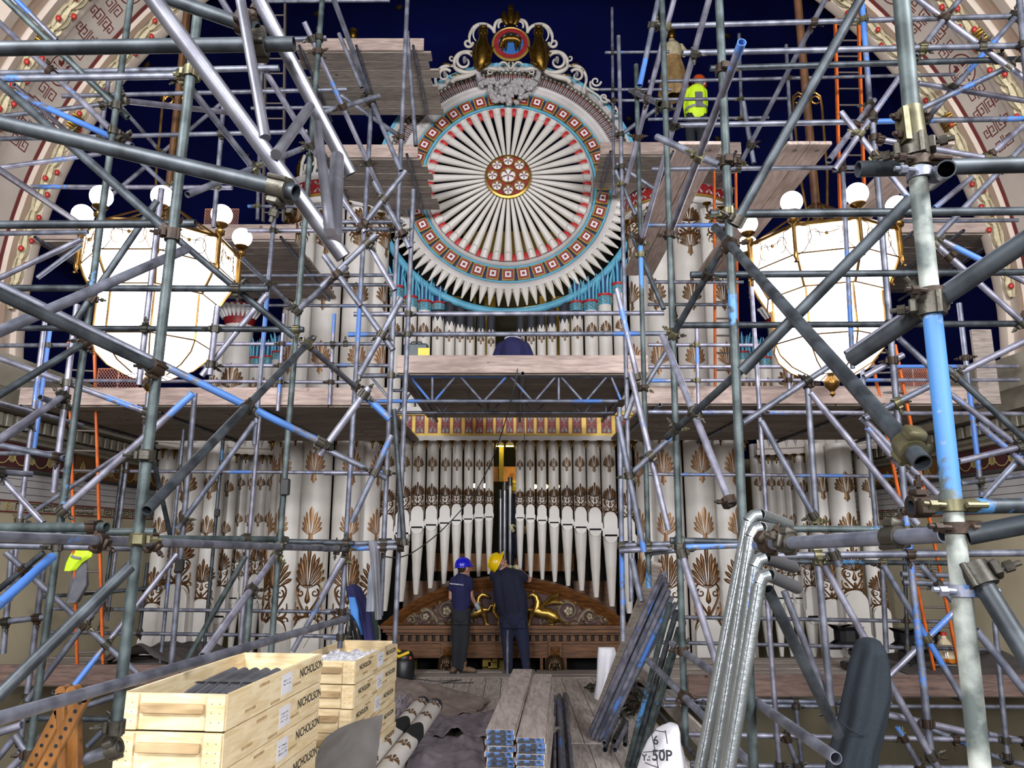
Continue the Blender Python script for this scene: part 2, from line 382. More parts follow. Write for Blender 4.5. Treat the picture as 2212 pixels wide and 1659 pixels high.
def carved(mb, M, W, H, h):
    """carved palmette standing on paired scrolls; origin at the bottom middle"""
    y0 = H * .48
    mb.strip(petal(0, y0, 0, H, 0, W * .075), M, h * 1.2)
    for k in range(1, 6):
        t = k / 5; a = PI / 2 - t * 1.45; ln = H * .48 * (.95 - .12 * t)
        for sg in (-1, 1):
            mb.strip(petal(sg * W * .03, y0 - H * .012 * k, sg * math.cos(a) * ln * (W / H) * 1.5, y0 + math.sin(a) * ln * .92, sg * .14 * t, W * .072), M, h)
    mb.strip([(-W * .13, y0 - .02 * H, W * .03), (W * .13, y0 - .02 * H, W * .03)], M, h * 1.3)
    mb.strip(petal(0, y0 - .02 * H, 0, H * .22, 0, W * .10), M, h)
    for sg in (-1, 1):
        mb.strip([(sg * x, y, w_) for x, y, w_ in spiral(W * .22, H * .36, W * .035, W * .13, -5.5, 1.2, 18, W * .018, W * .032)], M, h)
        mb.strip([(sg * x, y, w_) for x, y, w_ in bez((W * .27, H * .48), (W * .62, H * .40), (W * .20, H * .22), (0, H * .06), 10, W * .032, W * .04)], M, h)
        mb.strip([(sg * x, y, w_) for x, y, w_ in bez((0, H * .07), (W * .2, H * .03), (W * .52, H * .02), (W * .44, H * .24), 10, W * .045, W * .02, W * .055)], M, h)
        mb.strip([(sg * x, y, w_) for x, y, w_ in spiral(W * .40, H * .02, W * .03, W * .10, 5.5, -.4, 14, W * .015, W * .03)], M, h)
        mb.strip([(sg * x, y, w_) for x, y, w_ in bez((W * .2, H * .04), (W * .46, 0), (W * .5, -H * .14), (W * .42, -H * .22), 8, W * .045, W * .006)], M, h)
        mb.strip(petal(sg * W * .16, H * .06, sg * W * .40, H * .16, sg * .2, W * .05), M, h)
        mb.strip(petal(sg * W * .04, H * .06, sg * W * .14, H * .17, 0, W * .04), M, h)
    mb.strip(petal(0, H * .02, 0, H * .2, 0, W * .06), M, h)
def cylmap(cx, cy, cz, r, front=-PI / 2, mir=1):
    """x -> arc length round a vertical pipe, facing direction `front`"""
    return lambda x, y, h: Vector((cx + (r + h) * math.cos(front + x / r), cy + (r + h) * math.sin(front + x / r), cz + y))
# ------------------------------------------------------------------ the setting
ZC, RA = 5.3, 6.95          # arch centre height and radius
XW, YC = 6.75, 13.0         # side walls, centre of the apse
SIDE = {-1: 'crate side', 1: 'duct side'}
fl = MB().bbox((-14, -16, -3.6), (14, 22, -3.4)).build('floor', mat('hall_floor', '#2a211b', .6, 0, '#1c1612', 2), None, 0); struct(fl)
# the hall behind the photographer
mat('hall_wall', '#70685d', .9, 0, '#625a50', 2); mat('hall_ceiling', '#3d3b42', .9)
def slab_(nm, a, b, m): return struct(MB().bbox(a, b).build(nm, m, None, 0))
slab_('wall_hall_left', (-10.2, -17, -3.4), (-10, 7.9, 13.5), 'hall_wall'); slab_('wall_hall_right', (10, -17, -3.4), (10.2, 7.9, 13.5), 'hall_wall'); slab_('wall_hall_back', (-10, -17.2, -3.4), (10, -17, 13.5), 'hall_wall')
slab_('ceiling_hall', (-10.2, -17.2, 13.5), (10.2, 7.9, 13.7), 'hall_ceiling'); slab_('floor_light_block', (-10, -17, -.25), (10, 6.5, -.04), 'hall_floor')  # lower slab is unseen, added to block light under the deck
slab_('wall_proscenium_left', (-10, 7.96, -3.4), (-6.98, 8.1, 13.5), 'hall_wall'); slab_('wall_proscenium_right', (6.98, 7.96, -3.4), (10, 8.1, 13.5), 'hall_wall')
def wall_pt(s, L_, z, off=0):
    """running length L_ along one side wall and round the apse, from Y = 7.9; off = inwards"""
    if L_ < YC - 7.9: return Vector((s * (XW - off), 7.9 + L_, z))
    a = (L_ - (YC - 7.9)) / XW
    return Vector((s * (XW - off) * math.cos(a), YC + (XW - off) * math.sin(a), z))
LW = (YC - 7.9) + XW * PI / 2
def sweep(mb, s, prof, L0=0, L1=LW, n=26):
    vs = []; m = len(prof)
    for i in range(n + 1):
        L_ = L0 + (L1 - L0) * i / n
        for off, z in prof: vs.append(wall_pt(s, L_, z, off))
    fs = [(i * m + k, i * m + k + 1, i * m + m + k + 1, i * m + m + k) for i in range(n) for k in range(m - 1)]
    return mb.add(vs, fs)
for s, nm in ((-1, 'wall_left'), (1, 'wall_right')):
    wl = struct(sweep(MB(), s, [(0, -3.4), (0, 3.9)]).build(nm, 'cream_plaster', None, 30))
    sweep(MB(), s, [(.012, 2.62), (.012, 3.02)], 0, 7).build('stone_band', 'grey_stone', wl)
    j = MB()
    for z in (2.70, 2.80, 2.90): sweep(j, s, [(.014, z), (.014, z + .008)], 0, 7)
    j.build('stone_joints', 'key_dark', wl)
    sweep(MB(), s, [(.012, 3.02), (.012, 3.40)], 0, 3.6).build('frieze_band', 'frieze_red', wl)
    sweep(MB(), s, [(.012, 3.02), (.012, 3.40)], 3.6, 7).build('frieze_band', 'frieze_ochre', wl)
    sweep(MB(), s, [(.0, 2.99), (.05, 3.0), (.06, 3.03), (.02, 3.05)], 0, 7).build('bead_moulding', 'key_dark', wl)
    sweep(MB(), s, [(.0, 3.38), (.05, 3.40), (.05, 3.44), (.09, 3.48), (.09, 3.53), (.03, 3.54), (.03, 3.72), (.22, 3.76), (.24, 3.9), (.34, 4.0), (.34, 4.1), (.42, 4.2), (.44, 4.38), (0, 4.42)], 0, 8).build('cornice', 'cornice_shadow', wl)
    me = None
    for k in range(34):
        L_ = .2 + k * .2; q = wall_pt(s, L_, 3.63, .09)
        if me is None: me = mesh_of(MB().box((0, 0, 0), (.12, .11, .16)), 'cornice_shadow', 0)
        shared('dentil', me, wl, Matrix.Translation(q))
    # palmette line painted on the frieze
    lm = MB()
    for k in range(16):
        L0 = .25 + k * .42; M = lambda x, y, h, L0=L0: wall_pt(s, L0 + x, 3.2 + y, .016 + h)
        lm.strip([(x, y, .008) for x, y in arc(0, .06, .17, PI, 2 * PI, 10)], M, .003)
        palmette(lm, lambda x, y, h, L0=L0: wall_pt(s, L0 + .21 + x, 3.13 + y, .016 + h), .17, .17, .003, 3, False)
    lm.build('frieze_painting', 'ochre_line', wl)
    for z in (2.455, 2.60): sweep(MB(), s, [(.014, z), (.014, z + .018)], 0, 7).build('red_line', 'arch_red', wl)
    kb = MB()
    for k in range(0, 24):
        L0 = .1 + k * .28
        if k % 8 == 7:
            continue
        M = lambda x, y, h: wall_pt(s, L0 + x, 2.49 + y, .016)
        t = .016
        for (x0, y0, x1, y1) in ((0, .08, .24, .08 + t), (.22, 0, .24, .09), (.06, 0, .24, t), (.06, 0, .08, .055), (.06, .045, .17, .045 + t), (0, 0, .02, .09)):
            kb.add([M(x0, y0, 0), M(x1, y0, 0), M(x1, y1, 0), M(x0, y1, 0)], [(0, 1, 2, 3)])
    kb.build('greek_key', 'key_dark', wl)
    for k in (7, 15, 23):
        L0 = .1 + k * .28 + .12; M = lambda x, y, h: wall_pt(s, L0 + x, 2.535 + y, .016 + h)
        r = MB(); r.strip([(x, y, .006) for x, y in arc(0, 0, .05, 0, 2 * PI, 16)], M, .004)
        for a in range(4): r.strip(petal(0, 0, .04 * math.cos(a * PI / 2 + .8), .04 * math.sin(a * PI / 2 + .8), 0, .014, 4), M, .004)
        r.build('rosette', 'ochre_line', wl)
# blue vault behind the arch: short barrel, then a half dome
vs = []; fs = []; NA = 40
rows = []
RB = RA + .28
VZ = 1.2
for Y in (9.4, 11.2, YC): rows.append([(RB * math.cos(a), Y, ZC + VZ * RB * math.sin(a)) for a in [PI * k / NA for k in range(NA + 1)]])
for j in range(1, 17):
    b = PI / 2 * j / 16
    rows.append([(RB * math.cos(a), YC + RB * math.sin(b) * math.sin(a), ZC + VZ * RB * math.sin(a) * math.cos(b)) for a in [PI * k / NA for k in range(NA + 1)]])
mb = MB(); vs = [q for r in rows for q in r]; m = NA + 1
mb.add(vs, [(i * m + k, i * m + k + 1, i * m + m + k + 1, i * m + m + k) for i in range(len(rows) - 1) for k in range(NA)])
vault = struct(mb.build('ceiling', 'navy_plaster', None, 60))
# upright blue wall between cornice and springing
for s, nm in ((-1, 'wall_apse_left'), (1, 'wall_apse_right')):
    o = struct(sweep(MB(), s, [(-.45, 3.85), (-.48, ZC + .02)], 0, LW + .8).build(nm, 'navy_plaster', None, 30))
# gilt stars on the vault
star = MB(); pts = []
for k in range(16): r = .085 if k % 2 == 0 else .03; pts.append((r * math.cos(k * PI / 8), r * math.sin(k * PI / 8)))
star.prism(pts, lambda x, y: Vector((x, y, 0)), lambda x, y: Vector((x, y, .008))); star_me = mesh_of(star, 'gold', 0)
rs = random.Random(3)
for i in range(46):
    a = math.radians(rs.uniform(12, 168)); b = rs.uniform(-.25, 1.1)
    if b < 0: q = Vector((RB * math.cos(a), YC + b * 10, ZC + VZ * RB * math.sin(a))); nrm = Vector((-math.cos(a), 0, -math.sin(a)))
    else:
        q = Vector((RB * math.cos(a), YC + RB * math.sin(b) * math.sin(a), ZC + VZ * RB * math.sin(a) * math.cos(b))); nrm = -(q - Vector((0, YC, ZC))).normalized()
    x, y, z = basis(nrm); M = Matrix((x, y, z)).transposed().to_4x4(); M.translation = q + nrm * .05
    shared('star', star_me, vault, M)
# ------------------------------------------------------------------ the decorated arch
YB0, YB1 = 7.95, 10.08
def AR(a, Y, off=0):
    r = RA - off; return Vector((r * math.cos(a), Y, ZC + r * math.sin(a)))
def arch_sweep(mb, prof, a0=-.13, a1=PI + .13, n=80):
    vs = []; m = len(prof)
    for i in range(n + 1):
        a = a0 + (a1 - a0) * i / n
        for Y, off in prof: vs.append(AR(a, Y, off))
    return mb.add(vs, [(i * m + k, i * m + k + 1, i * m + m + k + 1, i * m + m + k) for i in range(n) for k in range(m - 1)])
arch = struct(arch_sweep(MB(), [(YB1 + .02, -.35), (YB1 + .02, .10), (YB1 - .05, .12), (9.92, .10), (9.90, .03), (9.70, .03), (9.68, .06), (9.60, .06), (9.58, 0), (8.85, 0), (8.83, .06), (8.76, .06), (8.74, .03), (8.50, .03), (8.48, .07), (8.38, .09), (8.34, .04), (8.12, .04), (8.10, .1), (YB0, .12), (YB0, -.35)]).build('trim_1', 'arch_cream', None, 30))
arch_sweep(MB(), [(9.70, .062), (9.60, .063)]).build('tan_band', 'arch_tan', arch)
arch_sweep(MB(), [(8.33, .042), (8.13, .042)]).build('tan_band', 'arch_tan', arch)
arch_sweep(MB(), [(9.50, .002), (8.86, .002)]).build('painted_field', 'arch_field', arch)
arch_sweep(MB(), [(9.575, .004), (9.51, .004)]).build('red_stripe', 'arch_red', arch)
jm = arch_sweep(MB(), [(YB0 - .02, -.1), (YB0 - .02, -1.4)]).build('spandrel_border', 'arch_red', arch)
yl = MB()
for k in range(34):
    a = k * PI / 33
    vs_ = [Vector(((RA + r) * math.cos(a + d), YB0 - .03, ZC + (RA + r) * math.sin(a + d))) for r, d in ((.2, -.03), (.2, .03), (.5, .03), (.5, -.03))]
    yl.add(vs_, [(0, 1, 2, 3)])
yl.build('gilt_blocks', 'ochre_line', arch)
def key_block(mb, ac):
    """double Greek key painted across the field about angle ac"""
    for sx in (-1, 1):
        for sy in (-1, 1):
            for n_, (ox, oy) in enumerate(((.06, .08), (.30, .08), (.06, .20))):
                sz = .18 if n_ < 2 else .15
                M = lambda x, y: AR(ac + sx * (ox + x) / RA, 9.17 + sy * (oy - .07 + y), .005)
                t = .016
                for (x0, y0, x1, y1) in ((0, 0, sz, t), (sz - t, 0, sz, sz * .8), (.04, sz * .8 - t, sz, sz * .8), (.04, .045, .04 + t, sz * .8), (.04, .045, sz - .05, .045 + t), (sz - .05 - t, .045, sz - .05, sz * .5)):
                    mb.add([M(x0, y0), M(x1, y0), M(x1, y1), M(x0, y1)], [(0, 1, 2, 3)])
def rosette(mb, ac):
    M = lambda x, y, h: AR(ac + x / RA, 9.17 + y, .005 + h)
    mb.strip([(x, y, .010) for x, y in arc(0, 0, .215, 0, 2 * PI, 28)], M, .002)
    for k in range(4):
        a = k * PI / 2 + PI / 4; ca, sa = math.cos(a), math.sin(a)
        for d in (-.5, 0, .5):
            mb.strip(petal(.045 * ca, .045 * sa, .125 * math.cos(a + d * .5), .125 * math.sin(a + d * .5), 0, .032, 5), M, .002)
        for d in (-.28, .28): mb.strip(petal(.05 * ca, .05 * sa, .155 * math.cos(a + d), .155 * math.sin(a + d), 0, .02, 4), M, .002)
        a = k * PI / 2; mb.strip(petal(.02 * math.cos(a), .02 * math.sin(a), .15 * math.cos(a), .15 * math.sin(a), 0, .006, 4), M, .002); mb.strip(petal(.13 * math.cos(a), .13 * math.sin(a), .19 * math.cos(a), .19 * math.sin(a), 0, .018, 4), M, .002)
for k in range(-5, 6):
    ac = PI / 2 + math.radians(12.65) * k
    if abs(k) >= 2:
        r = MB(); rosette(r, ac); r.build('rosette', 'arch_red', arch)
    if abs(k) >= 1:
        r = MB(); key_block(r, ac + (math.radians(6.325) if k > 0 else -math.radians(6.325))); r.build('greek_key', 'arch_red', arch)
# garland mouldings: overlapping cream leaves with red berries
berry_me = mesh_of(MB().sphere((0, 0, 0), .035, 10, 7, (1, 1, 1.25)), 'berry_red', 60)
tie = MB()
for k in range(5): tie.path([Vector((.13 * math.cos(t), -.10 + .045 * k, .10 * math.sin(t))) for t in [PI * i / 8 for i in range(9)]], .02, 6)
tie_me = mesh_of(tie, 'gold', 60)
for Y0 in (9.81, 8.62):
    for a_deg in list(range(0, 66, 3)) + list(range(117, 183, 3)):
        a = math.radians(a_deg + .7); up = 1 if a_deg < 90 else -1
        lf = MB(); M = lambda x, y, h: AR(a + up * x / RA, Y0 + y, .03 + h)
        for j, (yy, bw) in enumerate(((-.05, .3), (.06, -.2), (.0, .1))):
            lf.strip(bez((-.02, yy * .3), (.10, yy * 1.7 + .03), (.22, yy * 2 - .02), (.40, yy * 1.2 + bw * .1), 7, .03, .012, .062), M, .05 + .02 * j)
        lf.strip(bez((.25, .05), (.33, .10), (.40, .12), (.44, .07), 5, .02, .004, .03), M, .07)
        lf.build('garland_leaf', 'garland_cream', arch)
        for (x, y) in ((.12, -.075), (.30, .085)):
            if rs.random() < .7:
                q = AR(a + up * x / RA, Y0 + y, .10); shared('berry', berry_me, arch, Matrix.Translation(q))
    for a_deg in ((23.2, 156.8) if Y0 > 9 else (27.5, 152.5)):
        a = math.radians(a_deg); q = AR(a, Y0, .03)
        x = Vector((0, 1, 0)); z = Vector((-math.cos(a), 0, -math.sin(a))); y = z.cross(x)
        M = Matrix((x, y, z)).transposed().to_4x4(); M.translation = q; shared('gilt_tie', tie_me, arch, M)
# ------------------------------------------------------------------ the organ
YP = 13.6
def px2m(wpx, py, Y):
    a, b, d = ray(1106, py); return wpx / F_PX * Y / b
def tH(x, y): return 700 + .33906 * x, 850 + .33906 * y
def tE(x, y): return 700 + .33906 * x, 400 + .33906 * y
def tB(x, y): return 700 + .33906 * x, .33906 * y
def tK(x, y): return 700 + .33906 * x, 1100 + .33906 * y
ORD = ['first', 'second', 'third', 'fourth', 'fifth', 'sixth', 'seventh', 'eighth', 'ninth', 'tenth']
def speaking_pipe(name, label, group, X, Y, r, z0, zm, zt, pal, carve_w=1.0, front=-PI / 2, cut=3.4, archk=1.6, leaf='bronze_leaf', foot=.36, seg=20, palscale=1.0, wob=True):
    """flue pipe with conical foot, mouth with lips and slot, painted palmettes and a carved palmette over the mouth"""
    w_ = 2 * r
    t = thing(name, label, 'organ pipe', (X, Y, z0), group)
    MB().lathe([(r, zm), (r, zt), (r * .9, zt)], seg, (X, Y, 0)).build('body', 'pipe_white', t, 50)
    fp = []; nz = 9
    for i in range(nz + 1):
        u = i / nz; fp.append((r * (foot + (1 - foot) * u ** .8) * (1 + (random.uniform(-.035, .035) if wob and 0 < i < nz else 0)), z0 + (zm - z0) * u))
    MB().lathe([(.001, z0)] + fp, seg, (X, Y, 0)).build('foot', 'pipe_white', t, 60)
    M = cylmap(X, Y, zm, r, front)
    hw = r * .92; fx, fy = math.cos(front), math.sin(front)
    M = lambda x, y, h: Vector((X + fx * (r * .9 + h) - fy * x, Y + fy * (r * .9 + h) + fx * x, zm + y))
    pts = [(-hw, 0), (hw, 0)] + [(hw * math.cos(a), w_ * (archk - .55) + hw * 1.05 * math.sin(a)) for a in [PI * k / 12 for k in range(13)]]
    up = MB(); up.prism(pts, lambda x, y: M(x, y, .12 * r), lambda x, y: M(x, y, -.5 * r)); fix_normals(up.build('upper_lip', 'pipe_white', t, 0))
    sl = MB(); sl.prism([(-hw * .9, -.075 * w_), (hw * .9, -.075 * w_), (hw * .9, .05 * w_), (-hw * .9, .05 * w_)], lambda x, y: M(x, y, .145 * r), lambda x, y: M(x, y, -.5 * r)); sl.build('mouth_slot', 'void_black', t, 0)
    lp = [(hw * .92 * math.cos(a), -.08 * w_ + hw * .95 * math.sin(a)) for a in [PI + PI * k / 12 for k in range(13)]]
    lo = MB(); lo.prism(lp, lambda x, y: M(x, y, .17 * r), lambda x, y: M(x, y, -.5 * r)); fix_normals(lo.build('lower_lip', 'pipe_white', t, 0))
    for sg in (-1, 1):
        er = MB(); er.prism([(sg * hw * .95, -.12 * w_), (sg * hw * 1.2, -.05 * w_), (sg * hw * 1.2, .35 * w_), (sg * hw * .95, .55 * w_)], lambda x, y: M(x, y, .08 * r), lambda x, y: M(x, y, -.5 * r)); er.build('ear', 'pipe_white', t, 0)
    if cut:
        cm = MB(); M2 = cylmap(X, Y, zm + w_ * (archk - .10), r, front); carved(cm, M2, w_ * 1.08 * carve_w, w_ * (cut - archk + .1), .018 + .05 * r); cm.build('carved_palmette', 'dark_bronze', t, 50)
    for zc_, h_ in pal:
        pm = MB(); palmette(pm, cylmap(X, Y, zc_, r, front), w_ * .98 * palscale, h_, .006); pm.build('palmette', leaf, t, 50)
    return t
# --- lower central pipes
lowL = [(420, 100, 928, 1385), (520, 95, 890, 1325), (610, 85, 852, 1280), (697, 78, 837, 1240), (780, 72, 825, 1212), (852, 66, 808, 1185), (925, 62, 800, 1172), (992, 58, 792, 1166), (1055, 54, 787, 1150)]
lowR = [(1247, 54, 792, 1135), (1312, 58, 798, 1170), (1384, 62, 808, 1185), (1460, 68, 822, 1200), (1541, 74, 835, 1225), (1624, 82, 852, 1255), (1712, 88, 865, 1298), (1807, 94, 903, 1355), (1912, 98, 945, 1400)]
for s, lst in ((-1, lowL[::-1]), (1, lowR)):
    for i, (x, wpx, my, fy) in enumerate(lst):
        px, _ = tH(x, 300); q = P(px, tH(0, 300)[1], YP); r = px2m(wpx * .33906 * .485, 960, YP)
        zm = ZX(tH(0, my)[1], YP); z0 = ZX(tH(0, fy)[1], YP); zt = ZX(945, YP)
        zp = ZX(tH(0, 468)[1], YP)
        speaking_pipe('organ_pipe', 'white lower front pipe with carved mouth, %s from the dark gap, %s' % (ORD[i], SIDE[s]), 'lower front organ pipes', q.x, YP, r, z0, zm, zt, [(zp, 2 * r * .82)])
# --- upper central pipes
def lotus(t, X, Y, r, zb, zt, broken=False):
    """blue lotus crown: cup with gilt loops, red collar, flaring reeds round a dark core"""
    hc = (zt - zb)
    MB().lathe([(r * 1.05, zb), (r * 1.14, zb + .12 * hc), (r * 1.12, zb + .24 * hc), (r * 1.0, zb + .26 * hc)], 16, (X, Y, 0)).build('cup', 'sky_blue', t, 50)
    MB().lathe([(r * 1.08, zb + .25 * hc), (r * 1.2, zb + .27 * hc), (r * 1.2, zb + .31 * hc), (r * 1.06, zb + .33 * hc)], 16, (X, Y, 0)).build('collar', 'signal_red', t, 50)
    MB().lathe([(r * .85, zb + .3 * hc), (r * .85, zt - .12 * hc), (.01, zt - .1 * hc)], 12, (X, Y, 0)).build('core', 'deep_blue', t, 50)
    for k in range(10):
        a = -PI / 2 + (k - 4.5) * .62
        if broken and k in (3, 4, 6): continue
        top = 1.0 if k % 2 == 0 else .88; rd = MB()
        if broken: zb2 = zb
        pts = []
        for i in range(6):
            u = i / 5; rr = r * (1.0 + .52 * u ** 3); pts.append(Vector((X + rr * math.cos(a), Y + rr * math.sin(a), zb + hc * (.3 + (top - .3) * u))))
        rd.path(pts, [r * .19, r * .2, r * .2, r * .21, r * .18, r * .06], 6); rd.build('reed', 'sky_blue', t, 60)
    M = cylmap(X, Y, zb + .03 * hc, r * 1.14)
    for k in (-1, 0, 1):
        lp = MB(); xc = k * r * .8
        lp.strip([(xc + .22 * r * math.sin(u * 2 * PI), .2 * hc * u, .035 * r) for u in [i / 10 for i in range(11)]], M, .012); lp.strip([(xc - .22 * r * math.sin(u * 2 * PI), .2 * hc * u, .035 * r) for u in [i / 10 for i in range(11)]], M, .012)
        lp.build('gilt_loop', 'gold', t, 50)
def toothed(mb, X, Y, r, zlo, depth, ztop, n=18, teeth=7):
    m = teeth * 4; vs = []
    for k in range(m):
        a = -PI / 2 + 2 * PI * k / m; u = abs((k % 4) - 2) / 2.0
        vs.append(Vector((X + r * math.cos(a), Y + r * math.sin(a), zlo + depth * (1 - (1 - u) ** 1.6) if False else zlo + depth * (1 - u)**.8)))
    for k in range(m):
        a = -PI / 2 + 2 * PI * k / m; vs.append(Vector((X + r * math.cos(a), Y + r * math.sin(a), ztop)))
    mb.add(vs, [(k, (k + 1) % m, m + (k + 1) % m, m + k) for k in range(m)] + [tuple(range(m, 2 * m))])
upL = [(455, 90, 'L', 495, 720, 0, 945), (548, 85, 'L', 560, 785, 0, 945), (637, 85, 'L', 605, 805, 0, 950), (725, 78, 'B', 640, 800, 845, 965), (800, 68, 'G', 745, 0, 875, 980), (868, 64, 'G', 768, 0, 892, 985), (932, 58, 'G', 790, 0, 908, 990), (1000, 56, 'G', 795, 0, 918, 1000), (1065, 56, 'G', 800, 0, 925, 1015)]
upR = [(1252, 54, 'G', 812, 0, 920, 1005), (1320, 58, 'G', 785, 0, 912, 1000), (1385, 58, 'G', 800, 0, 895, 990), (1452, 62, 'G', 765, 0, 888, 985), (1532, 68, 'G', 742, 0, 860, 975), (1612, 80, 'L', 615, 805, 838, 960), (1703, 88, 'L', 600, 805, 0, 950), (1793, 90, 'L', 550, 770, 0, 940), (1888, 90, 'L', 480, 700, 0, 925)]
for s, lst in ((-1, upL[::-1]), (1, upR)):
    for i, (x, wpx, kd, ty, by, gy, cy_) in enumerate(lst):
        px, py = tE(x, 950); q = P(px, py, YP); r = px2m(wpx * .33906 * .485, 720, YP); z0 = ZX(884, YP - .1)
        look = {'L': 'crowned with a blue lotus', 'B': 'with a broken blue lotus crown', 'G': 'with bare grey top'}[kd]
        t = thing('organ_pipe', 'white upper pipe %s, %s from the dark gap, %s' % (look, ORD[i], SIDE[s]), 'organ pipe', (q.x, YP, z0), 'upper centre organ pipes')
        zt = ZX(tE(0, gy if gy else by)[1], YP)
        MB().lathe([(r, z0), (r, zt), (r * .6, zt)], 20, (q.x, YP, 0)).build('body', 'pipe_white', t, 50)
        if gy:
            ztop = ZX(tE(0, ty if kd == 'G' else by - 8)[1], YP); g = MB(); toothed(g, q.x, YP, r * 1.004, zt - .10, .11, ztop); g.build('grey_top', 'grey_primer', t, 40)
        if kd in 'LB': lotus(t, q.x, YP, r, ZX(tE(0, by)[1], YP), ZX(tE(0, ty)[1], YP), kd == 'B')
        pm = MB(); palmette(pm, cylmap(q.x, YP, ZX(tE(0, cy_)[1], YP), r), 2 * r * .98, 2 * r * .8, .006); pm.build('palmette', 'bronze_leaf', t, 50)
# --- frieze between them
YF = 13.25
t = thing('organ_frieze', 'gilded frieze of red panels with silver leaves above the central pipes', 'frieze', P(1100, 950, YF + .4))
zA, zB, zC_, zD, zE, zF = [ZX(v, YF) for v in (952, 942, 936, 897, 889, 880)]
xl, xr = P(826, 940, YF).x, P(1374, 940, YF).x
MB().bbox((xl, YF - .02, zA), (xr, YF + .75, zB)).build('lower_moulding', 'white_paint', t, 0)
MB().bbox((xl, YF, zB), (xr, YF + .7, zC_)).build('gilt_fillet', 'gold_flat', t, 0)
MB().bbox((xl, YF + .03, zC_), (xr, YF + .7, zD)).build('backing', 'gold_flat', t, 0)
MB().bbox((xl, YF - .03, zD), (xr, YF + .7, zE)).build('gilt_fillet', 'gold_flat', t, 0)
MB().bbox((xl, YF - .06, zE), (xr, YF + .7, zF)).build('upper_moulding', 'white_paint', t, 0)
pc = [450, 530, 610, 693, 773, 848, 922, 990, 1054, 1118, 1183, 1248, 1312, 1380, 1452, 1530, 1612, 1705, 1800, 1890]
for i, x in enumerate(pc):
    gap = (pc[i + 1] - x) if i < len(pc) - 1 else 90; gap2 = (x - pc[i - 1]) if i else 80
    hw = px2m(min(gap, gap2) * .36 * .33906, 915, YF); q = P(tH(x, 0)[0], 915, YF); zm_ = (zC_ + zD) / 2; hh = (zD - zC_) / 2
    pn = MB().bbox((q.x - hw, YF + .015, zC_ + .004), (q.x + hw, YF + .06, zD - .004)).build('panel', 'panel_red', t, 0)
    lv = MB(); gl = MB(); M = lambda a, b, h: Vector((q.x + a, YF + .014 - h, zm_ + b))
    for sx in (-1, 1):
        for sy in (-1, 1):
            lv.strip(petal(sx * .02 * hw, sy * .12 * hh, sx * hw * .78, sy * hh * .88, sx * sy * .12, hw * .40), M, .012)
            gl.strip(bez((sx * hw * .9, sy * hh * .15), (sx * hw * .1, sy * hh * .1), (sx * hw * .3, sy * hh * .5), (sx * hw * .05, sy * hh * .75), 6, hw * .05, hw * .03), M, .016)
    lv.build('silver_leaf', 'leaf_silver', pn, 50); gl.build('gilt_vein', 'gold_flat', pn, 50)
# pendants under the frieze, one above each joint between pipes
pd = MB().lathe([(.001, -.17), (.018, -.15), (.01, -.13), (.025, -.08), (.018, -.055), (.045, -.03), (.075, -.015), (.08, 0), (.001, 0)], 12); pend_me = mesh_of(pd, 'antique_gold', 50)
for x in [365, 470, 562, 652, 737, 815, 890, 960, 1025, 1090, 1152, 1215, 1280, 1348, 1420, 1495, 1575, 1665, 1755, 1850, 1955]:
    shared('pendant', pend_me, t, Matrix.Translation(P(tH(x, 0)[0], 952, YF + .04)))
# --- central wheel
YWL = 13.55
WC = P(1098, 400, YWL); R1 = 1.63
t = thing('radiating_pipe_rose', 'great white wheel of radiating pipes with red and white square panels', 'organ rose', (WC.x, YWL, WC.z - 2.65))
wheel = t
def WP(r, a, y=0): return Vector((WC.x + r * math.cos(a), YWL + y, WC.z + r * math.sin(a)))
def ring(prof, a0=0, a1=2 * PI, n=96):
    mb = MB(); vs = []; full = a1 - a0 > 6.2; m = len(prof); nn = n if full else n + 1
    for i in range(nn):
        a = a0 + (a1 - a0) * i / n
        for r, y in prof: vs.append(WP(r, a, y))
    return mb.add(vs, [(i * m + k, i * m + k + 1, ((i + 1) % nn) * m + k + 1, ((i + 1) % nn) * m + k) for i in range(n) for k in range(m - 1)])
ring([(1.60, .05), (1.60, -.03), (1.64, -.06), (1.68, -.03), (1.69, .02)]).build('inner_rim', 'white_paint', t, 50)
ring([(1.69, .02), (1.70, -.02), (1.74, -.02), (1.75, .03)]).build('blue_fillet', 'sky_blue', t, 50)
ring([(1.74, .02), (2.0, .02)], 0, 2 * PI).build('panel_ground', 'deep_blue', t, 50)
ring([(1.98, .02), (1.99, -.02), (2.02, -.02), (2.03, .0)]).build('blue_fillet', 'sky_blue', t, 50)
ring([(2.03, .03), (2.04, -.05), (2.08, -.08), (2.11, -.05), (2.12, -.07), (2.16, -.05), (2.17, .05)]).build('outer_rim', 'white_paint', t, 50)
NPAN = 40
for k in range(NPAN):
    a = -PI / 2 + 2 * PI * k / NPAN; c = WP(1.865, a, 0); ux = Vector((-math.sin(a), 0, math.cos(a))); uy = Vector((math.cos(a), 0, math.sin(a)))
    def sq(mb, h, y0, y1):
        mb.prism([(-h, -h), (h, -h), (h, h), (-h, h)], lambda x, y: c + ux * x + uy * y + Vector((0, y0, 0)), lambda x, y: c + ux * x + uy * y + Vector((0, y1, 0)))
        return mb
    pn = sq(MB(), .122, -.045, .03).build('panel', 'panel_gold', t, 0)
    sq(MB(), .092, -.052, -.03).build('red_square', 'panel_red', pn, 0)
    sq(MB(), .058, -.059, -.03).build('white_square', 'panel_white', pn, 0)
    sq(MB(), .026, -.066, -.03).build('red_centre', 'panel_red', pn, 0)
NSP = 42; HUBY = -.33
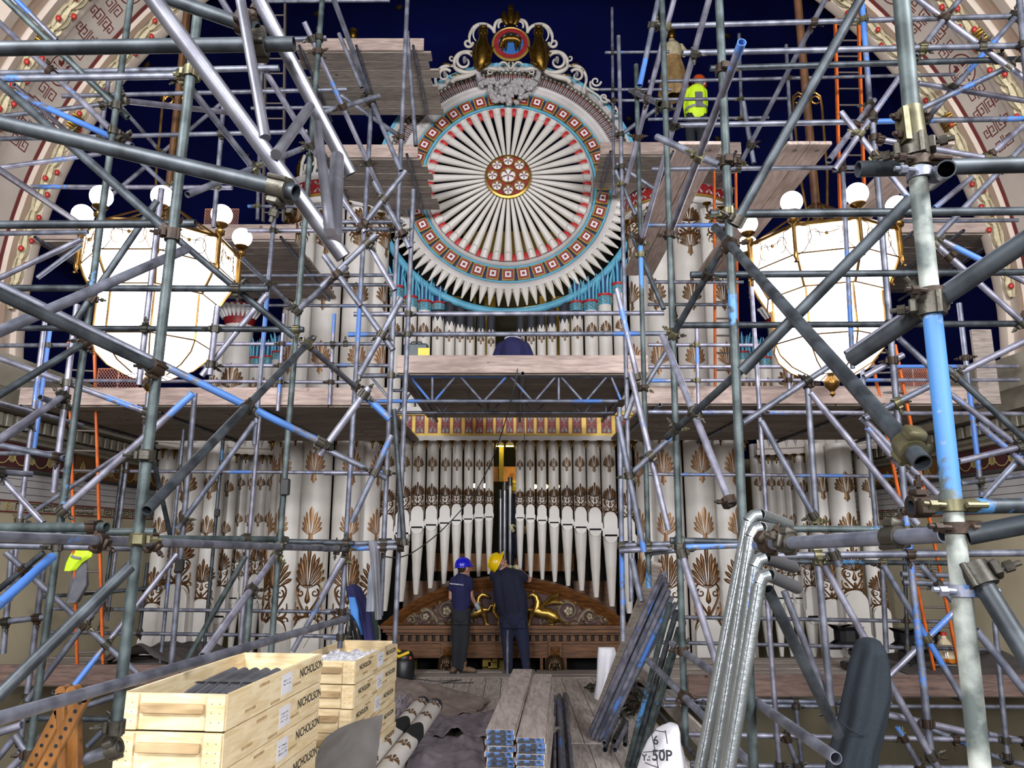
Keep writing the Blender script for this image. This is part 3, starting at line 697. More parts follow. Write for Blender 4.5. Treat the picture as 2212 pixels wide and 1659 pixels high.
for k in range(NSP):
    a = PI / 2 + 2 * PI * k / NSP
    sp = MB(); sp.tube(WP(.40, a, HUBY + .04), WP(1.60, a, -.04), .026, .088, 12, True); o = sp.build('spoke_pipe', 'pipe_white', t, 60)
    e0 = WP(1.50, a, -.065); d = (WP(1.6, a, -.04) - WP(.4, a, HUBY + .04)).normalized(); nrm = Vector((0, -1, 0)); nrm = (nrm - d * nrm.dot(d)).normalized(); side = d.cross(nrm)
    cap = MB(); cap.strip([(x, y, .008) for x, y in [(-.065, .09)] + arc(0, 0, .065, PI, 2 * PI, 10) + [(.065, .09)]], lambda x, y, h: e0 + side * x + d * y + nrm * (math.sqrt(max(0, .085**2 - x * x)) + h), .01); cap.build('mouth_moulding', 'white_paint', o, 50)
    b = a + PI / NSP
    bd = MB(); bd.path([WP(1.61, b, -.03), WP(1.55, b, -.04), WP(1.50, b, -.045), WP(1.45, b, -.05)], [.06, .062, .05, .008], 10); bd.build('red_bud', 'signal_red', t, 60)
# hub
hub = MB(); Mh = Matrix.Rotation(PI / 2, 3, 'X')
def HP(x, z, y=0): return Vector((WC.x + x, YWL + HUBY + y, WC.z + z))
MB().lathe([(.001, .0), (.40, .0), (.45, .03), (.45, .07), (.41, .08)], 40, HP(0, 0, .03), 0, 2 * PI, Mh).build('hub', 'gold', t, 40)
MB().lathe([(.001, .085), (.405, .085)], 40, HP(0, 0, .03), 0, 2 * PI, Mh).build('hub_field', 'panel_red', t, 0)
def flower(cx, cz, r):
    MB().lathe([(r * .80, .09), (r * .86, .12), (r, .12), (r, .085)], 24, HP(cx, cz, .03), 0, 2 * PI, Mh).build('gilt_ring', 'gold', t, 40)
    fm = MB()
    for j in range(5):
        a = PI / 2 + j * 2 * PI / 5
        fm.sphere(HP(cx + r * .45 * math.cos(a), cz + r * .45 * math.sin(a), -.06), r * .42, 8, 6, (1, .35, 1))
    fl_ = fm.build('flower', 'panel_white', t, 60)
    st = MB()
    for j in range(5):
        a = -PI / 2 + j * 2 * PI / 5; st.strip(petal(0, 0, r * .7 * math.cos(a), r * .7 * math.sin(a), 0, r * .07, 4), lambda x, y, h: HP(cx + x, cz + y, -.10 - h), .02)
    st.build('sepals', 'panel_red', fl_, 50)
flower(0, 0, .165)
for j in range(8): flower(.302 * math.cos(j * PI / 4 + PI / 2), .302 * math.sin(j * PI / 4 + PI / 2), .108)
# teeth (little cone pipes) on the lower half and the blue ring they reach
for k in range(-22, 23):
    a = -PI / 2 + k * math.radians(4.15)
    tm = MB(); tm.path([WP(2.17, a, -.02), WP(2.20, a, -.03), WP(2.34, a, -.03), WP(2.50, a, -.02)], [.074, .078, .05, .014], 8); tm.build('cone_pipe', 'pipe_white', t, 40)
bl = MB(); bl.path([WP(2.60, math.radians(172 + 196 * i / 60), 0) for i in range(61)], .075, 10); bl.build('blue_ring', 'sky_blue', t, 60)
# archivolt over the upper half
A0, A1 = math.radians(-2), math.radians(182)
ring([(2.16, -.04), (2.19, -.07), (2.22, -.05)], A0, A1, 70).build('archivolt_fillet', 'white_paint', t, 50)
ring([(2.20, -.02), (2.48, -.02)], A0, A1, 70).build('archivolt_ground', 'panel_red', t, 50)
ring([(2.48, .0), (2.49, -.07), (2.52, -.09), (2.53, -.12), (2.545, -.12)], A0, A1, 70).build('archivolt_cornice', 'white_paint', t, 50)
ring([(2.545, -.12), (2.56, -.13), (2.615, -.14), (2.625, -.1), (2.625, .05)], A0, A1, 70).build('archivolt_edge', 'sky_blue', t, 50)
ball_me = mesh_of(MB().sphere((0, 0, 0), .05, 8, 6), 'bead_silver', 60)
dart = MB()
for dx in (-.02, .02): dart.sphere((dx, 0, -.12), .032, 6, 5, (.6, .7, 3.2))
dart_me = mesh_of(dart, 'leaf_silver', 60)
NB = 84
for k in range(NB):
    a = A0 + (A1 - A0) * (k + .5) / NB
    if abs(a - PI / 2) < .05 * 0: continue
    R_ = Matrix.Rotation(-(a - PI / 2), 4, 'Y'); M = Matrix.Translation(WP(2.425, a, -.06)) @ R_
    b = shared('bead', ball_me, t, M); 
    M2 = Matrix.Translation(WP(2.42, a, -.045)) @ R_; shared('dart', dart_me, t, M2)
# swag of carved flowers
sw = thing('flower_swag', 'grey carved swag of flowers hung over the top of the wheel', 'carving', WP(2.2, PI / 2, -.2))
for sg in (-1, 1):
    sw_m = MB(); sw_m.path([WP(2.75, PI / 2 - sg * .22, -.18), WP(2.55, PI / 2 - sg * .25, -.27), WP(2.30, PI / 2 - sg * .26, -.24), WP(2.2, PI / 2 - sg * .25, -.22)], [.05, .07, .055, .09], 8); sw_m.build('ribbon', 'leaf_silver', sw, 50)
rf = random.Random(11); fl_m = [mesh_of(MB().sphere((0, 0, 0), .05, 7, 5), 'leaf_silver', 30)]
q_ = MB()
for j in range(5): q_.sphere((.035 * math.cos(j * 1.257), 0, .035 * math.sin(j * 1.257)), .03, 6, 4)
q_.sphere((0, -.02, 0), .02, 6, 4); fl_m.append(mesh_of(q_, 'leaf_silver', 40))
for k in range(120):
    u = rf.uniform(-1, 1); dep = rf.random(); x = u * .60; top = 2.22 - .04 * (1 - u * u); lo = top - .50 * (1 - abs(u) ** 2.6) - .03
    z = top + (lo - top) * dep
    M = Matrix.Translation(Vector((WC.x + x, YWL - .16 - .10 * math.sin(PI * dep) * (1 - u * u) - rf.uniform(0, .04), WC.z + z))) @ Matrix.Rotation(rf.uniform(0, 6), 4, 'Y') @ Matrix.Scale(rf.uniform(.7, 1.25), 4)
    shared('flower', fl_m[k % 2], sw, M)
# --- crest over the wheel: gilt owls, shield of arms, scrolls
YCR = 13.27
def CRm(x, y, h=0):
    """pixel of the 900..1320 x 0..315 detail -> point on the crest's upright plane"""
    return P(900 + x * .18987, y * .18987, YCR - h)
cr = thing('organ_crest', 'carved crest with gilt owls and a round shield above the wheel', 'crest', P(1098, 165, YCR))
def scroll(name, paths, m, depth=.05, th=9):
    mb = MB()
    for pts in paths:
        v = [CRm(x, y, depth * math.sin(i / max(1, len(pts) - 1) * PI)) for i, (x, y, w_) in enumerate(pts)]
        mb.path(v, [w_ * .18987 * .0088 for x, y, w_ in pts], 7)
    return mb.build(name, m, cr, 60)
MX = 1072
def mir(pts): return [(2 * MX - x, y, w_) for x, y, w_ in pts]
def both(name, paths, m, depth=.05):
    scroll(name, paths, m, depth); scroll(name, [mir(p_) for p_ in paths], m, depth)
both('top_scroll', [bez((885, 380), (870, 250), (930, 215), (990, 225), 9, 18, 12, 22), spiral(985, 285, 20, 60, 7, 2.5, 12, 8, 14)], 'case_cream')
both('upper_scroll', [bez((885, 370), (850, 260), (690, 250), (640, 330), 10, 20, 26, 24), bez((640, 330), (590, 400), (590, 440), (620, 520), 8, 26, 10), spiral(585, 490, 15, 55, 6, 0, 12, 14, 20), bez((680, 470), (620, 420), (640, 330), (700, 300), 8, 8, 14)], 'case_cream')
both('middle_scroll', [spiral(545, 700, 30, 115, -7.6, -.6, 26, 10, 26), bez((640, 590), (520, 560), (420, 640), (430, 720), 10, 12, 22, 26), bez((430, 720), (400, 800), (560, 860), (690, 800), 10, 20, 16, 28)], 'case_cream')
both('lower_scroll', [spiral(320, 860, 20, 80, -7.6, -.6, 22, 10, 20), bez((430, 760), (330, 720), (230, 780), (215, 880), 10, 14, 18, 24), bez((215, 880), (200, 960), (270, 1000), (230, 1060), 8, 20, 12), bez((400, 940), (420, 860), (560, 900), (680, 820), 8, 30, 18, 34), spiral(400, 660, 8, 36, 6, 1, 9, 8, 12)], 'case_cream')
both('rim_scroll', [spiral(2040 - 1072 * 0, 925, 15, 60, 7, 0, 14, 9, 15)] if False else [spiral(105, 925, 15, 60, -4, 3, 14, 9, 15), bez((165, 930), (190, 1010), (130, 1020), (60, 1020), 8, 14, 16), spiral(10, 1110, 15, 60, -4, 2.6, 14, 9, 16), bez((215, 1000), (150, 1060), (60, 1060), (30, 1180), 9, 16, 10), spiral(-120, 1270, 15, 60, -4, 2.6, 14, 9, 16), bez((30, 1100), (-60, 1160), (-130, 1180), (-160, 1320), 9, 14, 10)], 'case_cream')
both('gilt_tip', [bez((600, 600), (640, 600), (650, 640), (640, 660), 5, 12, 3), bez((310, 730), (340, 710), (390, 740), (400, 760), 5, 14, 3), bez((400, 860), (440, 840), (500, 850), (520, 870), 5, 12, 3), bez((240, 830), (230, 800), (270, 770), (300, 770), 5, 10, 3)], 'gold', .09)
both('base_scroll', [bez((940, 740), (960, 690), (1030, 700), (1030, 750), 8, 14, 12), bez((1072, 690), (1030, 720), (1040, 770), (1072, 780), 6, 12, 14), bez((960, 790), (860, 800), (860, 750), (700, 800), 10, 18, 14, 24), spiral(830, 815, 10, 34, 6, 0, 9, 7, 9)], 'case_cream')
both('spiral_flower', [[(545, 660, 24), (550, 690, 30), (540, 720, 8)], [(320, 825, 20), (322, 850, 26), (318, 880, 8)]], 'leaf_silver', .08)
# owls
for sg in (-1, 1):
    X = lambda x: x if sg < 0 else 2 * MX - x
    ow = MB()
    ow.path([CRm(X(v[0]), v[1], .10) for v in ((700, 790), (735, 730), (748, 640), (752, 540), (755, 470), (757, 420), (757, 380), (757, 345), (757, 325))], [.05, .13, .155, .15, .11, .085, .105, .095, .03], 12)
    ob = ow.build('owl', 'antique_gold', cr, 60)
    wg = MB(); wg.path([CRm(X(v[0]), v[1], .06) for v in ((690, 470), (672, 560), (668, 660), (672, 780))], [.03, .07, .065, .02], 8); wg.path([CRm(X(v[0]), v[1], .1) for v in ((830, 520), (840, 600), (830, 660), (800, 740))], [.02, .05, .05, .02], 8); wg.build('wing', 'antique_gold', ob, 60)
    lg = MB(); lg.path([CRm(X(v[0]), v[1], .14) for v in ((800, 700), (830, 640), (860, 560), (880, 530))], [.045, .035, .02, .012], 8); lg.path([CRm(X(v[0]), v[1], .16) for v in ((770, 740), (820, 715), (850, 700))], [.05, .045, .02], 8); lg.build('leg', 'antique_gold', ob, 60)
    hd = MB()
    for dx in (-22, 22): hd.sphere(CRm(X(757 + dx), 378, .19), .028, 8, 6)
    hd.path([CRm(X(757), 385, .19), CRm(X(757), 405, .2)], [.015, .004], 6)
    for dx in (-38, 38): hd.path([CRm(X(757 + dx * .8), 345, .1), CRm(X(757 + dx * 1.1), 300, .1)], [.03, .006], 6)
    hd.build('face', 'antique_gold', ob, 60)
    cw = MB()
    cw.path([CRm(X(757) + 34 * math.cos(a), 300 + 8 * math.sin(a), .1 + .04 * math.sin(a)) for a in [2 * PI * i / 12 for i in range(12)]], .012, 6, closed=True)
    for i in range(-2, 3): cw.path([CRm(X(757) + i * 16, 300, .12), CRm(X(757) + i * 20, 268, .12)], [.012, .004], 5)
    cw.build('crown', 'antique_gold', ob, 60)
# top owl with spread wings
ow = MB(); ow.path([CRm(*v, .08) for v in ((1070, 285), (1070, 230), (1070, 170), (1070, 120), (1070, 85), (1070, 66))], [.06, .10, .085, .07, .06, .025], 10); ob = ow.build('owl', 'antique_gold', cr, 60)
for sg in (-1, 1):
    wg = MB(); wg.path([CRm(1070 + sg * v[0], v[1], .07) for v in ((75, 130), (80, 190), (60, 250), (40, 285))], [.02, .06, .06, .03], 8); wg.build('wing', 'antique_gold', ob, 60)
    e = MB(); e.sphere(CRm(1070 + sg * 14, 100, .14), .018, 7, 5); e.path([CRm(1070 + sg * 22, 70, .08), CRm(1070 + sg * 28, 52, .08)], [.02, .004], 5); e.build('eye', 'antique_gold', ob, 60)
# shield
SC_ = CRm(1072, 500, .12); SR = .355
def disc(r0, r1, y0, y1, nm, m, par=cr, n=36):
    return MB().lathe([(.001 if r0 == 0 else r0, y0), (r1, y1)], n, SC_, 0, 2 * PI, Matrix.Rotation(PI / 2, 3, 'X')).build(nm, m, par, 30)
sh = MB().lathe([(.001, -.06), (SR, -.06), (SR + .03, 0), (SR, .03), (SR - .02, .02)], 36, SC_, 0, 2 * PI, Matrix.Rotation(PI / 2, 3, 'X')).build('shield', 'gold_flat', cr, 40)
disc(.245, SR - .01, .022, .022, 'motto_ring', 'panel_red', sh)
disc(0, .25, .02, .02, 'blue_field', mat('arms_blue', '#2a5fa0', .5), sh)
ch = MB(); pts = arc(0, 0, .243, math.radians(22), math.radians(158), 14)
ch.prism(pts, lambda x, y: SC_ + Vector((x, -.022, y)), lambda x, y: SC_ + Vector((x, -.030, y))); fix_normals(ch.build('black_chief', 'void_black', sh, 0))
for k in (-1, 0, 1):
    st = MB(); pts = [((.045 if i % 2 == 0 else .018) * math.sin(i * PI / 5), (.045 if i % 2 == 0 else .018) * math.cos(i * PI / 5)) for i in range(10)]
    st.prism(pts, lambda x, y: SC_ + Vector((k * .12 + x, -.032, 0.15 - .02 * abs(k) + y)), lambda x, y: SC_ + Vector((k * .12 + x, -.045, 0.15 - .02 * abs(k) + y))); st.build('silver_star', 'panel_white', sh, 0)
fl_ = MB(); q = lambda x, z, y=.06: SC_ + Vector((x, -y, z))
fl_.path([q(-.19, -.02), q(-.15, .05), q(-.05, .075), (q(.06, .075)), q(.15, .05), q(.19, -.02)], [.03, .06, .07, .07, .06, .03], 8)
for x in (-.16, -.10, .10, .16): fl_.path([q(x, .02), q(x * 1.02, -.08), q(x * 1.05, -.19)], [.04, .03, .012], 7)
fl_.path([q(-.17, 0), q(-.2, -.06), q(-.21, -.12)], [.05, .04, .02], 7)
fl_.build('golden_fleece', 'antique_gold', sh, 60)
# --- round towers of great pipes either side of the centre
def tower(s, pxc):
    YT = 13.55; c = P(pxc, 1000, YT - .72); X0 = c.x; RT, r = .74, .245
    side = SIDE[s]
    zb, z1, z1b, z2 = -.55, ZX(946, YT - .7), ZX(880, YT - .7), ZX(452, YT - .7)
    for i, deg in enumerate((-82, -41, 0, 41, 82)):
        a = math.radians(-90 + deg); x, y = X0 + RT * math.cos(a), YT + RT * math.sin(a); fr = a
        face = {-82: 'turned furthest outward', -41: 'turned half outward', 0: 'facing the hall', 41: 'turned half inward', 82: 'turned furthest inward'}[deg * (-s) if s > 0 else deg] if False else ['turned toward the wall', 'turned half to the wall', 'facing the hall', 'turned half to the centre', 'turned toward the centre'][i if s < 0 else 4 - i]
        zz = lambda py: ZX(py, YT - .72 * math.cos(math.radians(deg)))
        t = speaking_pipe('organ_pipe', 'great white lower tower pipe %s, %s' % (face, side), 'great lower tower pipes', x, y, r, zb, zz(1478), z1 + .02, [(zz(1018 + abs(deg) * .1), .42), (zz(1150), .42)], front=fr * .75 + (-PI / 2) * .25, cut=4.55, archk=2.15, leaf='bronze_pink', foot=.7, seg=28, wob=False, palscale=.82)
        t = thing('organ_pipe', 'great white upper tower pipe %s, %s' % (face, side), 'organ pipe', (x, y, z1b), 'great upper tower pipes')
        MB().lathe([(r, z1b), (r, z2), (r * .9, z2)], 28, (x, y, 0)).build('body', 'pipe_white', t, 50)
        for py in (540, 655, 790):
            pm = MB(); palmette(pm, cylmap(x, y, zz(py), r, fr * .75 - PI / 8), 2 * r * .82, .40, .006); pm.build('palmette', 'bronze_pink' if py > 700 else 'bronze_leaf', t, 50)
        cm = MB(); carved(cm, cylmap(x, y, zz(520), r, fr * .75 - PI / 8), 2 * r * 1.0, .62, .03); cm.build('carved_palmette', 'dark_bronze', t, 50)
    core = thing('tower_gap_dark', 'black cylinder added behind the tower pipes for dark gaps, %s' % side, 'dark backing', (X0, YT + .1, zb)); MB().lathe([(.56, zb), (.56, z2)], 16, (X0, YT + .12, 0)).build('core', 'void_black', core, 50)  # black cylinder added so the gaps between pipes read dark
    def rings(nm, label, zlo, zhi, Rb):
        t = thing(nm, label, 'entablature', (X0, YT, zlo)); h = zhi - zlo
        MB().lathe([(Rb - .3, zlo), (Rb, zlo), (Rb + .03, zlo + .06 * h), (Rb + .03, zlo + .18 * h), (Rb, zlo + .2 * h)], 40, (X0, YT, 0), PI * .9, PI * 2.1).build('lower_moulding', 'white_paint', t, 40)
        MB().lathe([(Rb, zlo + .2 * h), (Rb + .02, zlo + .22 * h), (Rb + .02, zlo + .3 * h), (Rb - .01, zlo + .31 * h)], 40, (X0, YT, 0), PI * .9, PI * 2.1).build('gilt_fillet', 'gold_flat', t, 40)
        MB().lathe([(Rb - .01, zlo + .3 * h), (Rb - .01, zlo + .85 * h)], 40, (X0, YT, 0), PI * .9, PI * 2.1).build('red_frieze', 'panel_red', t, 40)
        MB().lathe([(Rb, zlo + .83 * h), (Rb + .06, zlo + .9 * h), (Rb + .08, zhi), (Rb - .5, zhi)], 40, (X0, YT, 0), PI * .9, PI * 2.1).build('cornice', 'white_paint', t, 40)
        lv = MB()
        for k in range(15):
            M = cylmap(X0, YT, zlo + .57 * h, Rb, PI + PI * (k + .5) / 15)
            for sx in (-1, 1):
                for sy in (-1, 1): lv.strip(petal(0, sy * .03, sx * .07, sy * .2 * h, 0, .025, 4), M, .012)
        lv.build('silver_leaf', 'leaf_silver', t, 50)
        for k in range(9):
            a = PI + PI * (k + .5) / 9; shared('pendant', pend_me, t, Matrix.Translation(Vector((X0 + (Rb + .0) * math.cos(a), YT + (Rb + .0) * math.sin(a), zlo))))
        return t
    rings('tower_entablature', 'curved red and gold entablature on the lower tower pipes, %s' % side, z1, z1b, RT + r + .03)
    rings('tower_entablature', 'curved white top entablature of the organ tower, %s' % side, z2, z2 + .55, RT + r + .03)
    # scrolled dome on the tower
    t = thing('tower_dome', 'blue dome with gilt and white scrolls on the organ tower, %s' % side, 'ornament', (X0, YT, z2 + .55))
    MB().lathe([(.55, z2 + .55), (.62, z2 + .8), (.5, z2 + 1.1), (.25, z2 + 1.3), (.001, z2 + 1.35)], 24, (X0, YT - .2, 0)).build('dome', 'sky_blue', t, 60)
    for k in range(-3, 4):
        a = -PI / 2 + k * .5; sm = MB(); M = cylmap(X0, YT - .1, z2 + .56, .8, a)
        for sg in (-1, 1): sm.path([M(sg * x, y, 0) for x, y, w_ in spiral(.13, .25, .03, .12, -4, 3, 16, 1, 1)], .028, 6); sm.path([M(sg * .02, .0, 0), M(sg * .1, .2, .03), M(sg * .05, .45, 0), M(sg * .16, .56, 0)], .03, 6)
        sm.build('scroll', 'case_cream', t, 60)
        g = MB(); g.path([M(0, .1, .05), M(0, .35, .06), M(.05, .6, 0)], [.03, .04, .01], 6); g.build('gilt_leaf', 'antique_gold', t, 60)
tower(-1, 688); tower(1, 1507)
# --- wings of smaller pipes
wingL = [(365, 40, 13.4, 1396), (414, 58, 13.25, 1396), (466, 44, 13.5, 1396), (501, 30, 13.9, 1330), (527, 23, 14.2, 1291), (548, 22, 14.3, 1291), (570, 24, 14.3, 1291), (592, 26, 14.2, 1291)]
wingR = [(1866, 38, 13.3, 1396), (1812, 52, 13.2, 1396), (1764, 44, 13.5, 1396), (1727, 30, 13.9, 1330), (1702, 23, 14.2, 1291), (1681, 22, 14.3, 1291), (1660, 24, 14.3, 1291), (1634, 28, 14.2, 1291)]
for s, lst in ((-1, wingL), (1, wingR)):
    for i, (px, wpx, Y, my) in enumerate(lst):
        q = P(px, 1000, Y); r = px2m(wpx * .5, 1000, Y); big = my > 1380
        zz = lambda py: ZX(py, Y)
        speaking_pipe('organ_pipe', '%s white wing pipe, %s out from the side wall, %s' % ('stout' if big else 'slender', ORD[i], SIDE[s]), 'organ wing pipes', q.x, Y, r, zz(1425) if big else zz(1418), zz(my), zz(960), [(zz(1062 if wpx > 28 else 1050), 2 * r * .8), (zz(1150 if wpx > 28 else 1128), 2 * r * .8)], cut=4.0 if big else 4.6, archk=2.2 if big else 2.0, foot=.8 if big else .3, leaf='bronze_leaf', wob=False)
    t = thing('wing_entablature', 'shadowed entablature over the wing pipes, %s' % SIDE[s], 'entablature', P(lst[3][0], 960, 14))
    a, b = P(lst[0][0] - s * -14, 965, 13.1), P(lst[-1][0], 965, 13.9)
    n = 10; vs = []; prof = [(.25, -.06), (.0, -.06), (0, .04), (-.04, .06), (-.04, .3), (-.14, .36), (-.14, .44), (.5, .46)]
    for i in range(n + 1):
        u = i / n; x = a.x + (b.x - a.x) * u; y = 12.85 + 1.05 * math.sin(u * PI / 2)
        for o_, z in prof: vs.append(Vector((x, y + o_, a.z + z)))
    m = len(prof); MB().add(vs, [(i * m + k, i * m + k + 1, i * m + m + k + 1, i * m + m + k) for i in range(n) for k in range(m - 1)]).build('moulding', 'case_cream', t, 40)
    lv = MB()
    for i in range(12):
        u = (i + .5) / 12; x = a.x + (b.x - a.x) * u; y = 12.85 + 1.05 * math.sin(u * PI / 2) - .05
        lv.strip(petal(0, .08, 0, .28, 0, .05, 4), lambda p_, q_, h: Vector((x + p_, y - h, a.z + q_)), .02)
        shared('pendant', pend_me, t, Matrix.Translation(Vector((x, y + .12, a.z - .05))))
    lv.build('silver_leaf', 'leaf_silver', t, 50)
    # upper tier of the wing: capital column and lotus pipes
    X = lambda px: px if s < 0 else 2206 - px
    cx = P(X(512), 760, 13.4); r = px2m(34, 760, 13.4)
    for j, (px, tpy, rr, kd) in enumerate(((510, 700, 30, 'C'), (470, 705, 16, 'P'), (553, 780, 13, 'L'), (576, 778, 13, 'L'), (599, 768, 13, 'L'), (622, 735, 12, 'L'))):
        q = P(X(px), 800, 13.6); r = px2m(rr, 800, 13.6); z0, zt = ZX(885, 13.6), ZX(tpy, 13.6)
        lab = {'C': 'white upper wing pipe under a red and white capital, %s', 'P': 'plain white upper wing pipe beside the red and white capital, %s', 'L': 'slender upper wing pipe with blue lotus crown, %s' % ORD[j - 2 if j >= 2 else 0] + ' from the capital, %s'}[kd] % SIDE[s]
        t = thing('organ_pipe', lab, 'organ pipe', (q.x, 13.6, z0), 'upper wing pipes')
        MB().lathe([(r, z0), (r, zt), (r * .7, zt)], 18, (q.x, 13.6, 0)).build('body', 'pipe_white', t, 50)
        if kd == 'C':
            zc_ = zt
            MB().lathe([(r, zc_ - .05), (r * 1.05, zc_), (r * 1.1, zc_ + .06), (r * 1.5, zc_ + .28), (r * 1.6, zc_ + .32), (.01, zc_ + .34)], 24, (q.x, 13.6, 0)).build('capital', 'panel_red', t, 50)
            for k in range(13):
                a_ = PI + PI * (k + .5) / 13; lf = MB()
                lf.path([Vector((q.x + rr_ * math.cos(a_), 13.6 + rr_ * math.sin(a_), zc_ + z)) for rr_, z in ((r * 1.15, .08), (r * 1.35, .18), (r * 1.56, .27), (r * 1.75, .26))], [.02, .045, .05, .03], 6); lf.build('capital_leaf', 'panel_white', t, 60)
        if kd == 'L': lotus(t, q.x, 13.6, r, zt - .1, zt + .42)
        pm = MB(); palmette(pm, cylmap(q.x, 13.6, ZX(838, 13.6), r), 2 * r * .95, 2 * r * .8, .006); pm.build('palmette', 'bronze_leaf', t, 50)
# --- pediment and case below
YPD = 13.15
def KP(x, y, d=0):
    px, py = tK(x, y); q = P(px, py, YPD); q.y -= d; return q
pe = thing('organ_pediment', 'curved mahogany pediment with gilded griffins and scrolls behind the workers', 'pediment', KP(1155, 1060))
cxp, yap = 1155, 430; half = 790; rise = 305; Rp = (half * half + rise * rise) / (2 * rise); cyp = yap + Rp; ang = math.asin(half / Rp)
def segarc(rad, n=40, k=1.0): return [(cxp + rad * math.sin(-ang * k + 2 * ang * k * i / n), cyp - rad * math.cos(-ang * k + 2 * ang * k * i / n)) for i in range(n + 1)]
def band(nm, r0, r1, d0, d1, m):
    a_, b_ = segarc(r0), segarc(r1); mb = MB()
    for i in range(40):
        mb.add([KP(*a_[i], d0), KP(*a_[i + 1], d0), KP(*b_[i + 1], d1), KP(*b_[i], d1)], [(0, 1, 2, 3)])
        if i == 0 or True:
            mb.add([KP(*a_[i], d0), KP(*a_[i + 1], d0), KP(*a_[i + 1], -.5), KP(*a_[i], -.5)], [(3, 2, 1, 0)])
            mb.add([KP(*b_[i], d1), KP(*b_[i + 1], d1), KP(*b_[i + 1], -.05), KP(*b_[i], -.05)], [(0, 1, 2, 3)])
    return mb.build(nm, m, pe, 30)
band('outer_moulding', Rp, Rp - 22, .20, .16, 'mahogany_x'); band('ogee_moulding', Rp - 22, Rp - 50, .15, .09, 'mahogany_x'); band('inner_moulding', Rp - 50, Rp - 62, .08, .05, 'mahogany_x'); band('bed_moulding', Rp - 62, Rp - 85, .03, .0, 'mahogany_x')
ty = MB(); ty.flat([q for q in segarc(Rp - 60, 30, .97)] , lambda x, y, h: KP(x, min(y, 735), -.02)); ty.build('tympanum', 'tympanum_red', pe, 0)
def kbox(nm, x0, y0, x1, y1, d0, d1=-.5, m='mahogany_x', par=None):
    mb = MB(); a_ = KP(x0, y1); b_ = KP(x1, y0); mb.bbox((a_.x, YPD - d0, a_.z), (b_.x, YPD - d1, b_.z)); return mb.build(nm, m, par or pe, 0)
kbox('cornice', 370, 732, 1935, 752, .24); kbox('corona', 385, 752, 1920, 778, .18); kbox('bed_mould', 400, 778, 1905, 796, .10); kbox('dentil_ground', 400, 796, 1905, 838, .0, m='mahogany_shade'); kbox('dentil_base', 400, 838, 1905, 852, .07)
kbox('architrave', 410, 852, 1890, 928, .02); kbox('lower_bead', 405, 926, 1895, 944, .06)
dn = KP(0, 0); dw = px2m(26 * .339, 1376, YPD); dh = px2m(34 * .339, 1376, YPD); dm = mesh_of(MB().box((0, 0, 0), (dw, .08, dh)), 'mahogany', 0)
for k in range(30): shared('dentil', dm, pe, Matrix.Translation(KP(425 + k * 50.3, 818, .05)))
for xb in (790, 1470):
    kbox('pier_block', xb - 42, 838, xb + 42, 945, .09); kbox('pier_shaft', xb - 58, 945, xb + 58, 1250, .0)
    bp_ = KP(xb, 905, .09); bs = px2m(30 * .339, 1400, YPD); MB().add([bp_ + Vector((-bs, 0, -bs)), bp_ + Vector((bs, 0, -bs)), bp_ + Vector((bs, 0, bs)), bp_ + Vector((-bs, 0, bs)), bp_ + Vector((0, -.05, 0))], [(0, 1, 4), (1, 2, 4), (2, 3, 4), (3, 0, 4)]).build('pyramid_boss', 'mahogany', pe, 0)
for xb, side in ((787, 'behind the blue-helmeted worker'), (1465, 'beside the plank stack')):
    c = KP(xb, 992, .12); h = thing('carved_head', 'bronzed carved head under the pediment %s' % side, 'carving', c - Vector((0, 0, .2)), 'carved heads under the pediment')
    MB().sphere(c, .125, 16, 12, (.88, .9, 1.2)).build('head', 'hair_bronze', h, 60)
    f = MB(); f.path([c + Vector((0, -.11, .02)), c + Vector((0, -.15, -.04))], [.015, .025], 8); f.sphere(c + Vector((0, -.10, -.095)), .035, 8, 6, (1.2, .6, .5))
    for sx in (-1, 1): f.sphere(c + Vector((sx * .045, -.10, .015)), .022, 8, 6); f.sphere(c + Vector((sx * .05, -.075, -.04)), .04, 8, 6)
    f.build('face', 'hair_bronze', h, 60)
    for k in range(11):
        a = -1.3 + k * .26; lk = MB(); lk.path([c + Vector((.05 * math.sin(a), -.02 - .06 * math.cos(a), .16)), c + Vector((.11 * math.sin(a), -.02 - .105 * math.cos(a), .11)), c + Vector((.14 * math.sin(a), -.02 - .125 * math.cos(a), .05 if abs(a) < .7 else -.06))], [.03, .035, .02], 6); lk.build('hair_lock', 'hair_bronze', h, 60)
# case front below with dark openings
cb = thing('organ_case_base', 'mahogany organ case base with dark console openings below the pediment', 'organ case', KP(1155, 1500))
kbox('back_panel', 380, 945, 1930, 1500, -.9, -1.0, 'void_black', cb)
for x0, x1 in ((405, 480), (560, 735), (845, 1000), (1140, 1180), (1380, 1412), (1528, 1545), (1880, 1900)): kbox('stile', x0, 944, x0 + 14 if x1 - x0 > 30 else x1, 1500, .01, -.1, 'mahogany', cb)
kbox('yellow_cabinet', 1000, 950, 1140, 1090, -.6, -.8, 'void_yellow', cb); kbox('yellow_cabinet', 480, 950, 560, 1090, -.6, -.8, 'void_yellow', cb)
for k in range(5): kbox('cabinet_bar', 484 + k * 16, 950, 490 + k * 16, 1090, -.5, -.6, 'mahogany', cb)
for i, (x, y, w_, h_) in enumerate(((1030, 1010, 55, 25), (1085, 985, 35, 25), (1070, 1020, 60, 20))): kbox('cabinet_parcel', x - w_ / 2, y - h_, x + w_ / 2, y + 20, -.45, -.6, 'gold_flat', cb)
